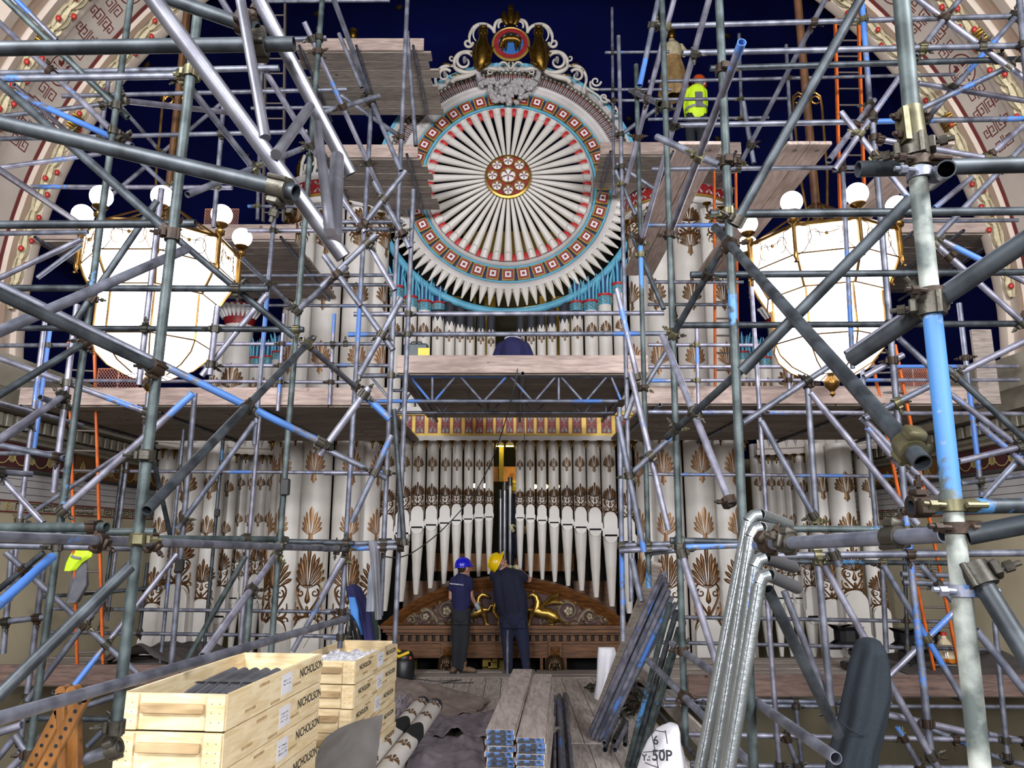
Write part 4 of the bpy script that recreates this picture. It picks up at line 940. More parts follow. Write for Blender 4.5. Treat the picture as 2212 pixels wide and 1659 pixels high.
# griffins, lyre and acanthus scrolls in relief
def kstrip(mb, pts, h=.05, base=.0): mb.strip(pts, lambda x, y, hh: KP(x, y, base + hh), h)
def kpath(mb, pts, n=8, d=.06): mb.path([KP(x, y, d) for x, y, w_ in pts], [px2m(w_ * .339, 1330, YPD) for x, y, w_ in pts], n)
MXK = 1170
for sg in (-1, 1):
    X = lambda x: x if sg < 0 else 2 * MXK - x
    g = MB(); T = lambda pts: [(X(x), y, w_) for x, y, w_ in pts]
    kpath(g, T([(1055, 560, 8), (1035, 548, 14), (1010, 540, 17), (990, 555, 20), (978, 585, 24), (980, 615, 30), (1000, 645, 34), (960, 655, 36), (915, 660, 34), (880, 680, 40), (860, 700, 34)]), 10)
    kpath(g, T([(1005, 645, 26), (1022, 680, 16), (1030, 710, 11), (1032, 728, 12), (1055, 736, 9)]))
    kpath(g, T([(1005, 640, 20), (1050, 640, 12), (1062, 612, 9), (1085, 610, 6)]))
    kpath(g, T([(875, 690, 40), (900, 715, 26), (880, 735, 16), (925, 738, 10)]))
    kpath(g, T([(1010, 535, 8), (1004, 518, 3)]))
    gb = g.build('griffin', 'gold', pe, 60)
    wg = MB()
    for k in range(6): kpath(wg, T([(975 - 4 * k, 640 - 6 * k, 10), (940 - 8 * k, 600 - 8 * k, 14), (890 - 14 * k * .6, 590 - 10 * k, 13), (880 + 8 * k - 60, 575 - 6 * k + 20, 4)]), 6, .10 + .01 * k)
    wg.build('wing', 'gold', gb, 60)
    tl = MB(); kpath(tl, T([(850, 690, 10), (820, 720, 8), (790, 735, 6), (770, 715, 5)]), 6); tl.build('tail', 'gold', gb, 60)
    ly = MB(); kpath(ly, T([(1085, 525, 6), (1095, 512, 12), (1108, 530, 12), (1105, 575, 13), (1085, 620, 13), (1080, 650, 14), (1100, 680, 16), (1120, 700, 12), (1110, 730, 10)]), 8, .05); ly.build('lyre_horn', 'gold', pe, 60)
    ac = MB()
    for (cx_, cy_, R_, a_) in ((785, 648, 66, .4), (650, 682, 46, .4), (552, 700, 26, .4)):
        kstrip(ac, T(spiral(cx_, cy_, R_ * .55, R_, -5.2, 1.2, 26, 6, 10)), .06)
        for j in range(7):
            an = j * .9; kstrip(ac, T(petal(cx_ + R_ * .9 * math.cos(an), cy_ + R_ * .9 * math.sin(an), cx_ + R_ * 1.35 * math.cos(an + .5), cy_ + R_ * 1.2 * math.sin(an + .5), .2, R_ * .13, 5)), .05)
    kstrip(ac, T(bez((900, 735), (860, 740), (800, 735), (720, 730), 8, 14, 8)), .05); kstrip(ac, T(bez((720, 720), (700, 650), (640, 610), (620, 650), 8, 10, 6)), .05); kstrip(ac, T(bez((600, 735), (560, 740), (520, 735), (490, 738), 8, 9, 3)), .05)
    kstrip(ac, T(bez((590, 690), (575, 660), (550, 640), (535, 650), 7, 8, 4)), .05); kstrip(ac, T(bez((880, 730), (930, 735), (950, 690), (960, 660), 8, 9, 4)), .05); kstrip(ac, T(spiral(945, 712, 6, 24, -5, 1, 14, 4, 7)), .05)
    ao = ac.build('acanthus_scroll', 'scroll_silver', pe, 60)
    for (cx_, cy_, R_) in ((785, 648, 34), (650, 682, 24), (552, 700, 10)):
        fm = MB()
        for j in range(5): an = j * 1.257; fm.sphere(KP(X(cx_ + R_ * .5 * math.cos(an)), cy_ + R_ * .5 * math.sin(an), .05), px2m(R_ * .45 * .339, 1330, YPD), 7, 5, (1, .6, 1))
        fm.sphere(KP(X(cx_), cy_, .08), px2m(R_ * .2 * .339, 1330, YPD), 7, 5); fm.build('scroll_rosette', 'scroll_silver', ao, 60)
    gt = MB()
    for (x, y, x2, y2) in ((830, 600, 850, 575), (735, 610, 715, 585), (700, 700, 680, 720), (610, 640, 590, 625), (580, 720, 560, 735), (690, 640, 700, 610), (840, 690, 860, 715)): kstrip(gt, T(petal(x, y, x2, y2, .2, 9, 4)), .06, .02)
    gt.build('gilt_highlight', 'gold', ao, 60)
# --- organ interior seen through the gaps
oi = thing('organ_interior', 'dark organ interior with timber rails and yellow boards behind the pipes', 'organ interior', (0, 15.1, -.6))
def ibox(nm, px0, py0, px1, py1, Y, m, d=.08):
    a_ = P(px0, py1, Y); b_ = P(px1, py0, Y); return MB().bbox((a_.x, Y, a_.z), (b_.x, Y + d, b_.z)).build(nm, m, oi, 0)
MB().bbox((-2.3, 15.05, -.6), (2.3, 15.1, 9.4)).build('back_void', 'void_black', oi, 0)  # black sheet in place of the unlit depth behind the pipes
MB().bbox((-4.6, 14.75, -.6), (-2.3, 14.8, 8.3)).build('back_void', 'void_black', oi, 0); MB().bbox((2.3, 14.75, -.6), (4.6, 14.8, 8.3)).build('back_void', 'void_black', oi, 0)
ibox('wind_chest', 935, 1196, 1240, 1234, 14.2, 'interior_wood', .3)
ibox('building_frame', 1055, 1008, 1130, 1040, 14.3, 'interior_wood', .1); ibox('building_frame', 870, 1255, 1000, 1330, 14.3, 'mahogany', .1); ibox('building_frame', 1240, 1255, 1330, 1330, 14.3, 'mahogany', .1)
ibox('post', 1078, 962, 1088, 1040, 14.2, 'void_yellow', .1)
for x0, x1 in ((960, 995), (1020, 1028), (1044, 1070), (1168, 1180), (1195, 1232)): ibox('yellow_board', x0, 640, x1, 880, 14.6, 'void_yellow', .05)
ibox('yellow_board', 1000, 500, 1200, 570, 14.9, 'void_yellow', .05)
for x0 in (905, 950, 985, 1012, 1036): ibox('gilt_slat', x0, 960, x0 + 5, 1060, 14.4, 'void_yellow', .05)
for s_, lst in ((-1, (521, 538, 560, 582)), (1, (1672, 1692, 1712))):
    for x0 in lst: ibox('gilt_slat', x0 - 2, 962, x0 + 2, 1080, 14.6, 'gold_flat', .03)
mat('warm_tube', '#fff2a0', .4, emit='#fff07a', estr=14); mat('warm_bulb', '#fff2c0', .4, emit='#ffe9a0', estr=10)
lt = thing('interior_strip_light', 'warm yellow strip light glowing inside the organ gap', 'light', P(1090, 965, 14.0))
for x0, x1 in ((1070, 1088), (1092, 1111)):
    a_ = P(x0, 964, 14.0); b_ = P(x1, 957, 14.0); MB().bbox((a_.x, 14.0, a_.z), (b_.x, 14.06, b_.z)).build('light_tube', 'warm_tube', lt, 0)
a_ = P(1068, 957, 14.0); b_ = P(1112, 954, 14.0); MB().bbox((a_.x, 13.98, a_.z), (b_.x, 14.1, b_.z)).build('fitting', 'white_paint', lt, 0)
lamp('interior_glow', (0, 14.35, 3.3), 14, .15, (1, .82, .3)); lamp('interior_glow', (0, 14.35, 5.2), 12, .15, (1, .82, .3)); lamp('interior_glow', (.3, 14.5, 7.2), 10, .15, (1, .8, .3))
for i, (px, py, Y) in enumerate(((1025, 1049, 13.9), (1047, 1049, 13.9), (1156, 1051, 13.9), (1180, 1051, 13.9), (1205, 1051, 13.9), (1200, 605, 13.9), (1220, 606, 13.9), (1662, 996, 14.4), (1685, 993, 14.4), (568, 970, 14.4), (590, 970, 14.4), (1246, 547, 14.2))):
    c = P(px, py, Y); b = thing('bare_bulb', 'small bare bulb glowing inside the organ between pipes', 'light bulb', c, 'bare bulbs inside the organ')
    MB().sphere(c, .032, 10, 8, (1, 1, 1.3)).build('bulb', 'warm_bulb', b, 60); MB().tube(c + Vector((0, 0, .03)), c + Vector((0, 0, .09)), .018, .018, 8).build('socket', 'black_plastic', b, 40); MB().tube(c + Vector((0, 0, .09)), c + Vector((0, 0, .5)), .004, .004, 5).build('flex', 'black_plastic', b, 40)
# dark zinc pipes standing in the gap
for i, (px, tp, rr) in enumerate(((1081, 1058, 3.6), (1090, 1041, 4.2), (1102, 1031, 4.6))):
    c = P(px, 1150, 13.95); r = px2m(rr, 1100, 13.95); z0 = ZX(1240, 13.95); zt = ZX(tp, 13.95)
    t = thing('zinc_pipe', 'dark zinc pipe standing in the central gap, %s in height' % ('shortest', 'middle', 'tallest')[i], 'organ pipe', (c.x, 13.95, z0), 'zinc pipes in the gap')
    MB().lathe([(r * .2, z0), (r, z0 + .45), (r, zt - .16)], 14, (c.x, 13.95, 0)).build('body', 'lead_pipe', t, 50); MB().lathe([(r * 1.12, zt - .16), (r * 1.12, zt), (r * .9, zt), (r * .9, zt - .1)], 14, (c.x, 13.95, 0)).build('tuning_slide', 'grey_primer', t, 50)
# ------------------------------------------------------------------ scaffold tubes
# kind tile x1 y1 x2 y2 Y1 [Y2]: end points read off the photograph, Y = real distance of each end (from the tube's 48 mm width)
TILE = {'Z': (0, 0, 1), 'A': (0, 0, .33906), 'B': (700, 0, .33906), 'C': (1400, 0, .36709), 'D': (0, 400, .33906), 'E': (700, 400, .33906), 'F': (1400, 400, .36709), 'G': (0, 850, .33906), 'H': (700, 850, .33906), 'I': (1400, 850, .36709), 'J': (0, 1100, .33906), 'K': (700, 1100, .33906), 'L': (1400, 1100, .36709)}
KINDS = {'g': ('tube_grey', 'galvanised grey'), 'd': ('tube_shaded', 'shade-darkened'), 'n': ('tube_green', 'green-tarnished'), 'b': ('tube_blue', 'blue-painted'), 'p': ('tube_pale', 'pale silvery'), 'w': ('tube_peel', 'paint-flaked white')}
TUBES = """
d A 0 310 1875 280 2.17
d A 0 780 1885 1225 2.2 1.98
d A 1050 -20 1640 190 2.22
n Z 428 20 250 1580 3.4
g A 0 467 1778 433 6
g A 0 502 1320 480 4.5
g A 1125 448 1660 1130 4.7 5.5
p A -20 130 770 885 5.3 5.5
n A 40 0 815 750 4.8 5.1
b A 105 0 360 255 6 6.2
d A 0 530 1090 1490 3.8 3.6
b A 80 590 840 930 5.4 5.7
p A 90 540 440 850 6.3 6.7
g A 395 612 2212 570 7.6
g A 0 742 650 665 6.8 7.3
g A 0 885 1960 838 7
p A 770 640 1480 720 5.2 6.4
n Z 282 0 62 1640 5
g A 690 520 640 860 7.6
g A 1425 650 1360 1450 7.2
g A 1665 460 1640 1400 9.2
n Z 696 0 583 1440 5.8
p A 1400 -20 2200 1280 4.7 5.8
p Z 657 47 863 502 5.8 7.4
g A 1680 10 2212 5 9.2
g A 1870 250 2080 243 6.2
g A 1600 690 2212 683 9.2
p A 200 1190 1480 1195 7.4
p A 0 1068 640 980 6.8 7.3
p A -10 1080 500 1420 4.5 6
b A 905 1040 1115 1235 6
g A 1195 1240 2005 915 4.8 6.3
g A 690 1260 1420 650 9.4 10
g A 745 650 1030 975 8.2
d A 0 1432 1245 1425 4.1
b A 0 1488 560 1478 7
p D 0 590 520 345 6
b D 240 590 520 380 7
p Z 349 408 300 832 6.4
d D 1000 100 470 880 5.1 4.8
g D 0 930 1195 405 2.9 3.8
d D -10 690 1000 1165 2.7 3.2
g D 0 640 2050 1640 3.8 5
d D 0 1335 545 1000 4.6 4.8
p D -10 1100 960 1455 6
p D 0 1625 405 1345 5.2 5.5
b D 255 1352 480 1430 6.5 7
g D 0 1390 520 1530 6.5 8
d D 0 655 1710 660 5.1
d D 100 910 1935 920 5.7
p D 0 1243 2212 1256 9.3
g D 0 1022 600 1018 9.4
p D 1370 1012 2212 1012 9.3
p D 1030 1150 2212 1150 9.4
g D 1530 575 2212 575 9.4
g D 1560 635 2212 636 10.6
g D 1560 765 2212 768 11
p D 1580 290 2212 290 9
g D 1580 135 2212 135 9.6
b D 1765 0 1620 1652 7.9
p D 1385 770 1335 1210 5.7
p D 1810 820 1770 1440 9.2
p D 2130 820 2100 1400 9.2
p D 285 870 60 2650 7.4
b D 320 900 215 1700 8
p D 490 760 340 1960 6
d D 1090 311 1870 965 4.5 5
p D 1695 700 1285 1215 6 6.3
g D 1540 465 1870 780 7.4 8
g D 2212 515 1895 800 6 5.6
d Z 676 730 317 1103 5.5 3.3
g Z 650 733 770 838 5.6 6.2
p G 1230 0 370 770 4.5
p G 180 490 2212 505 10.3
g G 0 500 205 515 6 6.4
b G 0 330 410 412 6
g G 0 382 420 380 8
p G 0 282 400 15 5.4 5.7
b G 0 310 190 190 7 7.4
p G 0 525 275 825 6.4
g G 110 825 800 365 8.4 9.4
g Z 421 850 370 1436 6.9
b Z 397 928 346 1432 8.6
d Z 482 950 440 1412 9.4
p Z 560 900 519 1390 8
p G 950 0 870 860 7
d G 780 470 640 1500 10
g G 810 440 680 1450 10
d G 980 430 1085 905 7.5 8
b G 1625 180 1130 860 6.4
n G 0 855 680 852 3.9 3.7
n G 100 884 985 880 4.6
g G 0 915 2212 992 3.3 6.4
n G 950 925 1830 930 5 6.4
d G 1830 943 2212 950 6.8
g G 0 966 900 985 5 5.4
b J 0 600 335 300 3.8 4.1
b J -20 590 230 360 4.6 5
d J 0 505 280 275 6
g J 35 275 870 1040 6.2 6.5
g J 50 630 2212 655 10.4
g J 0 780 2212 810 10.4
d J 80 575 1000 500 10
g J 0 720 300 685 6.3
d J 0 1180 830 365 2.8 3.1
g J 120 1290 850 320 6.3
p J 475 1120 1130 285 5.6 6
n J 1190 965 1565 300 6.8
p J 1290 935 1760 290 4.9 5.2
g J 1865 905 2190 315 6.2
g J -30 1340 2212 695 2.6 6
n J 1598 490 1570 870 6.3
g J 560 1250 745 1185 7
d J 190 1330 735 1338 7
b J 560 1510 750 1320 6.5
g J 500 1610 740 1520 4.5
p J 0 1420 140 1375 5
g J 95 1440 185 1560 5.2
p J 0 1570 95 1455 6
g J 160 1240 110 1660 7
p J 60 1660 370 1350 6
g J 75 260 20 920 8
g J 285 310 170 1200 7
d J 940 340 890 780 11
b J 720 525 1000 500 11
g Z 880 0 822 1330 7.6
g B 530 200 585 930 7.8
g Z 893 410 853 1390 7.9
b Z 803 215 734 1400 6.9
b B 60 -10 285 600 5.8 6.2
g B 95 215 240 560 7.8
g B 0 715 350 612 4.7 5
g B 110 610 490 875 8.3
b B 305 650 490 1090 6.4 6.8
g B 520 1090 255 1425 6
g E 330 315 -20 650 5.6
p E 100 60 260 300 6
g E 0 450 235 770 5.4
p E 280 375 450 670 6
g E 240 770 440 1050 6
g E 320 -20 500 310 6.4
b E 470 250 545 400 6.6
g E 495 720 225 1210 5.4
p E 285 1290 -30 1720 5
g E 240 1320 420 1490 6
p E 190 822 2165 815 8.6
b E 155 952 2212 945 8.6
b E 0 576 450 573 9.6
g E 40 635 440 635 9.8
g E 0 768 540 770 10
g E 0 1013 410 1010 9
g E 0 1145 430 1150 9.2
g E 230 1215 430 1212 8.8
g B 100 1415 500 1413 8.6
g B 100 1458 480 1462 8.8
g Z 1322 17 1326 424 11
g Z 1336 78 1364 1300 7.8
b Z 1338 880 1346 1385 8.4
n Z 1374 140 1402 1270 6.9
b Z 1424 -10 1382 185 6
p Z 1457 -5 1352 395 6 7
p Z 1534 -10 1385 520 5.2 6.4
g B 1865 1045 2100 1200 8
g B 1860 1090 1985 1370 6.6
g B 1790 335 2200 330 10.6
g B 1950 575 2140 665 6.4 5.8
g B 1750 570 2212 570 10.6
g B 1850 640 2212 640 10.6
g B 1890 860 2110 700 8
d E 1960 310 2165 790 5.3 5.1
d Z 1570 520 1455 722 4.6 4.8
p E 1865 660 1995 1225 6
p Z 1431 725 1578 1088 5 4.4
p Z 1362 805 1444 1145 5.6
g E 2212 1010 2040 1290 6
g E 1990 1290 1920 1490 6.4
g H 2212 275 1935 530 6
b H 1870 150 2040 1010 5.8
g H 0 350 400 540 6
b H 430 265 175 820 5.8
d H 445 100 510 955 6.3
p H 0 505 430 508 8.6
d H 0 952 190 955 6.8
g H 0 992 490 978 7
g H 150 960 490 945 7.3
p H 120 1050 -20 1300 6
g H 0 1390 165 1392 8.6
g H 0 1552 110 1552 8.6
g H -20 1485 145 1440 5.6
g H 1880 970 2212 958 7
g H 1880 1002 2212 985 6.6
b H 1960 1050 2020 1320 5.8
n Z 1553 -5 1628 1665 3.6
n Z 1430 -5 1481 1610 5.3
n Z 1946 -15 1977 330 1.95
w Z 1974 300 2119 1675 1.92
d Z 1862 -8 1590 480 3.2 3.6
g C 35 155 2160 95 6.5
g C 205 312 2212 268 5.1
d C 365 402 2212 348 4.6
g C 0 480 1805 438 8.2
g C 130 738 2212 698 6.5
g C 0 702 710 692 10
g C 0 585 820 580 10
g C 20 995 1250 985 7
d C 365 1260 2212 1242 4.1
b C 0 1325 450 1325 8
b C 1480 1302 2212 1296 8.6
d C 1235 995 2212 970 2.05
d C 1755 995 1660 1085 1.78 2.5
p C 1475 460 1095 1000 5.4
p C 1330 590 1065 945 5.3 5.7
p C 1135 660 1545 1180 5.2 5.6
p C 1580 -10 2212 460 5.2
g C 1830 0 1575 330 5.2
b C 2180 80 1640 700 6 6.5
b C 2160 375 1600 645 5.4 5.8
p C 1590 490 2212 592 6
p C 2212 735 2010 915 5.8
p C 1905 1045 1685 1225 6
g C 2212 855 1670 1425 5.8
p C 1360 820 2212 970 5.2
d Z 1967 430 1602 802 2.7 3
d Z 1612 790 1440 945 4.4 4.8
d Z 1545 492 1993 1000 4 1.8
g C 50 805 420 972 4.6 4.3
b C 1260 30 1305 620 6
g Z 1884 255 1958 1120 5.6
b Z 1955 1100 2013 1650 5.2
b Z 1820 365 1842 796 6.8
g C 812 265 842 830 9
g C 535 200 550 700 9.6
b C 560 600 622 960 8.4
g C 1040 0 545 960 6.5 7.6
p C 552 248 125 1380 3.5 5.4
g C 2185 -10 2212 290 5
d F 250 528 2212 512 4.9
d F 150 825 2212 815 5.8
g F 0 570 560 570 9.8
g F 0 702 460 703 10.6
p F 0 940 700 942 9.4
p F 0 1070 2212 1066 9.2
p F 0 1150 2212 1146 8.8
p F 0 1335 2200 1346 8.3
d Z 1839 776 2240 505 2.2 1.7
p Z 1828 766 2240 488 4.2 4
p F 1690 345 2212 815 5.6
p F 1705 315 2212 565 6
b F 1475 900 1660 1070 5.8
p F 1270 1130 1500 1000 6.5
p F 2212 920 1780 1130 5.6
d F 1760 1075 2212 1490 5
p F 1780 1230 2212 1560 5.8
b F 1270 1375 1660 1180 5.6
g F 1080 1055 560 1400 5.6
p Z 1751 848 1982 1132 5.2
g Z 1744 830 1766 1150 6.2
g Z 1767 1210 1796 1535 5.6
p Z 1623 620 1656 1115 7.8
p Z 1657 1290 1684 1655 7
p F 285 840 296 1290 8.7
p F 820 980 832 1210 8.7
b Z 1862 790 1893 1145 7.6
p F 1830 700 1892 1210 7.2
b Z 2072 655 2122 1080 7
b I 665 160 975 720 6
p I 1255 140 1700 590 6.4
p I 1290 200 1650 630 6
p I 0 475 1830 490 10.3
p I 1830 400 2230 305 5.6
g I 1840 530 2230 478 7
b I 2230 335 1970 620 6
p I 1940 180 2212 410 6
d I 1545 665 2230 660 2.4
n I 680 795 1740 802 4.6
b I 640 892 1740 830 3.1 2.2
d I 1880 835 2240 765 1.9 1.85
g I 190 905 540 890 4.4
d I 130 865 520 875 7
g I 0 940 180 920 7
g I 640 956 2230 938 5
d I 830 990 2060 1000 7.6
d L 1910 340 2240 880 1.9 1.8
p L 195 255 420 960 5
g Z 1451 1390 1806 1638 6 2.9
g L 0 890 640 1535 6 4.4
d L 705 470 1120 1330 3.2 3.6
g L 800 480 1100 1240 6.5
p L 1035 330 1710 1535 5.2
g L 1075 225 1125 335 5
b L 1385 330 1860 1130 6.2
p L 1800 605 1420 980 6.4
g L 1605 330 1790 540 4.8
b L 1930 710 2230 1085 4.8
g L 0 632 1740 662 10.4
g L 0 782 2212 830 10.4
b L 100 1118 1430 1142 9
g L 90 1156 2212 1164 8.6
p L 230 1325 2230 1362 7.4
g L 250 1508 1700 1522 7.6
g L 1378 330 1402 840 7.4
g L 2040 660 2115 1460 7.4
d L 1505 200 1530 900 9.8
b L 870 1160 905 1510 8.6
b L 820 1350 880 1510 7
p L 1395 1205 1870 1312 7
g L 1465 1280 1610 1530 7
b L 1560 1250 1880 1385 6.6
p L 2000 1322 2230 1365 6.5
g L 2010 1445 2230 1510 6
g L 1500 432 1790 440 6.5
g L 1490 383 1770 390 7
"""
def unit_tube(m, r=.02415):
    mb = MB(); mb.pipe((0, 0, 0), (0, 0, 1), r, r * .84, 16); return mesh_of(mb, m, 40)
UT = {k: unit_tube(v[0]) for k, v in KINDS.items()}
def coupler_mesh(m, seed):
    r = random.Random(seed); mb = MB()
    mb.pipe((0, 0, -.028), (0, 0, .028), .036, .0245, 14)                    # hinged band
    mb.bev((.043, 0, 0), (.03, .05, .05), None, .006)                        # saddle towards the other tube
    s = r.choice((-1, 1))
    mb.bev((.0, s * .043, 0), (.05, .02, .04), None, .004)                   # flap
    mb.tube((.006, s * .035, 0), (.012, s * .10, 0), .0075, .0075, 8)        # T-bolt
    mb.tube((.010, s * .062, 0), (.012, s * .082, 0), .0145, .0145, 6)       # nut
    mb.tube((-.034, -s * .02, -.03), (-.034, -s * .02, .03), .008, .008, 8)  # hinge pin
    return mesh_of(mb, m, 40)
CPL = [coupler_mesh(m, i) for i, m in enumerate(('clamp_steel', 'clamp_steel', 'clamp_rust', 'clamp_steel', 'clamp_rust', 'clamp_steel', 'clamp_brass'))]
def tile(t, x, y): a, b, s = TILE[t]; return a + x * s, b + y * s
def tube_label(k, p, q):
    d = q - p; el = abs(d.z) / d.length; c = (p + q) / 2
    o = 'upright' if el > .97 else 'level' if el < .09 else 'steep slanting' if el > .6 else 'gently slanting'
    if el < .09 and abs(d.y) > .35 * d.length: o = 'receding'
    dep = 'foreground' if c.y < 3.4 else 'front scaffold' if c.y < 5.4 else 'middle scaffold' if c.y < 7 else 'rear scaffold' if c.y < 9 else 'furthest scaffold'
    z = c.z
    lv = 'below deck height' if z < 0 else 'at deck height' if z < 2.2 else 'below the middle platform' if z < 3.7 else 'at lantern height' if z < 6 else 'above the lanterns'
    sd = 'crate side' if c.x < -1.6 else 'duct side' if c.x > 1.6 else 'centre'
    return '%s %s scaffold tube, %s, %s, %s' % (KINDS[k][1], o, dep, lv, sd)
TL = []
def place_tube(k, p, q, r=None, label=None, group=None, name='scaffold_tube'):
    d = q - p; x, y, z = basis(d); M = Matrix((x, y, z)).transposed().to_4x4(); M.translation = p
    o = bpy.data.objects.new(name, UT[k]); COL.objects.link(o); o.matrix_world = M @ Matrix.Diagonal((1, 1, d.length, 1)); ORG[o.name] = p.copy()
    lb = label or tube_label(k, p, q); tag(o, lb, 'scaffold tube', group or 'scaffold tubes: ' + lb); return o
DATA = []
for ln in TUBES.strip().split('\n'):
    w_ = ln.split(); k, tl_ = w_[0], w_[1]; x1, y1, x2, y2 = map(float, w_[2:6]); Y1 = float(w_[6]); Y2 = float(w_[7]) if len(w_) > 7 else Y1
    a = tile(tl_, x1, y1); b = tile(tl_, x2, y2)
    DATA.append([k, a, b, Y1, Y2, abs(Y1 - Y2) < 1e-6])
# tubes that cross close to one another are clamped together: let both ends settle to touching depth
def depth(c, Y): return Y / ray(*c)[1]
def s3(t, d0, d1): return t * d0 / (d1 + t * (d0 - d1))
LINKS = []
for i in range(len(DATA)):
    (ax, ay), (bx, by) = DATA[i][1], DATA[i][2]
    for j in range(i + 1, len(DATA)):
        (cx, cy), (dx, dy) = DATA[j][1], DATA[j][2]
        den = (bx - ax) * (dy - cy) - (by - ay) * (dx - cx)
        if abs(den) < 1e-6: continue
        t = ((cx - ax) * (dy - cy) - (cy - ay) * (dx - cx)) / den; u = ((cx - ax) * (by - ay) - (cy - ay) * (bx - ax)) / den
        li, lj = math.hypot(bx - ax, by - ay), math.hypot(dx - cx, dy - cy)
        if not (-14 / li < t < 1 + 14 / li and -14 / lj < u < 1 + 14 / lj): continue
        t = min(max(t, .006), .994); u = min(max(u, .006), .994)
        ends = min(t, 1 - t) * li < 45 or min(u, 1 - u) * lj < 45
        Yi = DATA[i][3] + (DATA[i][4] - DATA[i][3]) * t; Yj = DATA[j][3] + (DATA[j][4] - DATA[j][3]) * u
        if abs(Yi - Yj) > (.75 if ends else .32) * min(1, (min(Yi, Yj) / 5.5) ** 2): continue
        LINKS.append((i, j, t, u, 1 if Yi >= Yj else -1, 1.0 if ends else .5))
linked = {i for L_ in LINKS for i in L_[:2]}
CROSS = {}
for i in range(len(DATA)):
    if i in linked: continue
    (ax, ay), (bx, by) = DATA[i][1], DATA[i][2]; best = None
    for j in range(len(DATA)):
        if j == i: continue
        (cx, cy), (dx, dy) = DATA[j][1], DATA[j][2]; den = (bx - ax) * (dy - cy) - (by - ay) * (dx - cx)
        if abs(den) < 1e-6: continue
        t = ((cx - ax) * (dy - cy) - (cy - ay) * (dx - cx)) / den; u = ((cx - ax) * (by - ay) - (cy - ay) * (bx - ax)) / den
        if not (-.03 < t < 1.03 and -.03 < u < 1.03): continue
        t = min(max(t, .006), .994); u = min(max(u, .006), .994)
        dY = (DATA[i][3] + (DATA[i][4] - DATA[i][3]) * t) - (DATA[j][3] + (DATA[j][4] - DATA[j][3]) * u)
        if best is None or abs(dY) < abs(best[0]): best = (dY, j, t, u)
    if best and abs(best[0]) < (1.8 if DATA[i][3] > 4.3 else .02 * DATA[i][3] ** 2):
        dY, j, t, u = best; DATA[i][3] -= dY - .052; DATA[i][4] -= dY - .052; LINKS.append((i, j, t, u, 1, 1.0))
Y0S = [(D_[3], D_[4]) for D_ in DATA]
for it in range(60):
    for i, j, t, u, sg, wt in LINKS:
        A_, B_ = DATA[i], DATA[j]
        e = (A_[3] + (A_[4] - A_[3]) * t) - (B_[3] + (B_[4] - B_[3]) * u) - sg * .052
        e *= .22 * wt
        for D_, tt, sn in ((A_, t, -1), (B_, u, 1)):
            if D_[5]: D_[3] += sn * e * .8; D_[4] += sn * e * .8
            else: D_[3] += sn * e * (1 - tt) * 1.1; D_[4] += sn * e * tt * 1.1
    for D_, (q1, q2) in zip(DATA, Y0S): D_[3] = min(max(D_[3], q1 * (.92 if q1 < 4.5 else .86)), q1 * (1.06 if q1 < 4.5 else 1.12)); D_[4] = min(max(D_[4], q2 * (.92 if q2 < 4.5 else .86)), q2 * (1.06 if q2 < 4.5 else 1.12))
for k, a, b, Y1, Y2, fx in DATA:
    p, q = P(*a, Y1), P(*b, Y2); d = (q - p).normalized()
    edge = lambda c: c[0] <= 3 or c[0] >= 2209 or c[1] <= 3 or c[1] >= 1656
    if edge(a): p = p - d * .6
    if edge(b): q = q + d * .6
    # keep clear of the side walls
    for v in (p, q):
        if abs(v.x) > 6.25 and v.y > 7.9:
            w_ = q if v is p else p; f = (6.25 - abs(w_.x)) / max(1e-6, abs(v.x) - abs(w_.x)) if abs(w_.x) < 6.25 else 1
            n_ = w_.lerp(v, f)
            if v is p: p = n_
            else: q = n_
    o = place_tube(k, p, q); TL.append((o, p, q))
rc = random.Random(5); nC = 0; spots = {}
def half_coupler(o, p, q, at, toward):
    global nC
    for s_ in spots.setdefault(o.name, []):
        if (s_ - at).length < .11: return
    spots[o.name].append(at); z = (q - p).normalized(); x = toward - z * toward.dot(z)
    if x.length < 1e-4: return
    x.normalize(); y = z.cross(x); M = Matrix((x, y, z)).transposed().to_4x4(); M.translation = at
    c = bpy.data.objects.new('coupler', CPL[rc.randrange(7)]); COL.objects.link(c); c.parent = o; c.matrix_parent_inverse = o.matrix_world.inverted(); c.matrix_world = M; nC += 1
for i, j, t, u, sg, wt in LINKS:
    (k1, a1, b1, Y1, Y2, f1), (k2, a2, b2, Y3, Y4, f2) = DATA[i], DATA[j]
    A_ = P(*a1, Y1).lerp(P(*b1, Y2), s3(t, depth(a1, Y1), depth(b1, Y2))); B_ = P(*a2, Y3).lerp(P(*b2, Y4), s3(u, depth(a2, Y3), depth(b2, Y4)))
    dd = B_ - A_; tw = dd if dd.length > .01 else Vector((0, -1, 0))
    if dd.length > .5: continue
    half_coupler(TL[i][0], TL[i][1], TL[i][2], A_, tw); half_coupler(TL[j][0], TL[j][1], TL[j][2], B_, -tw)
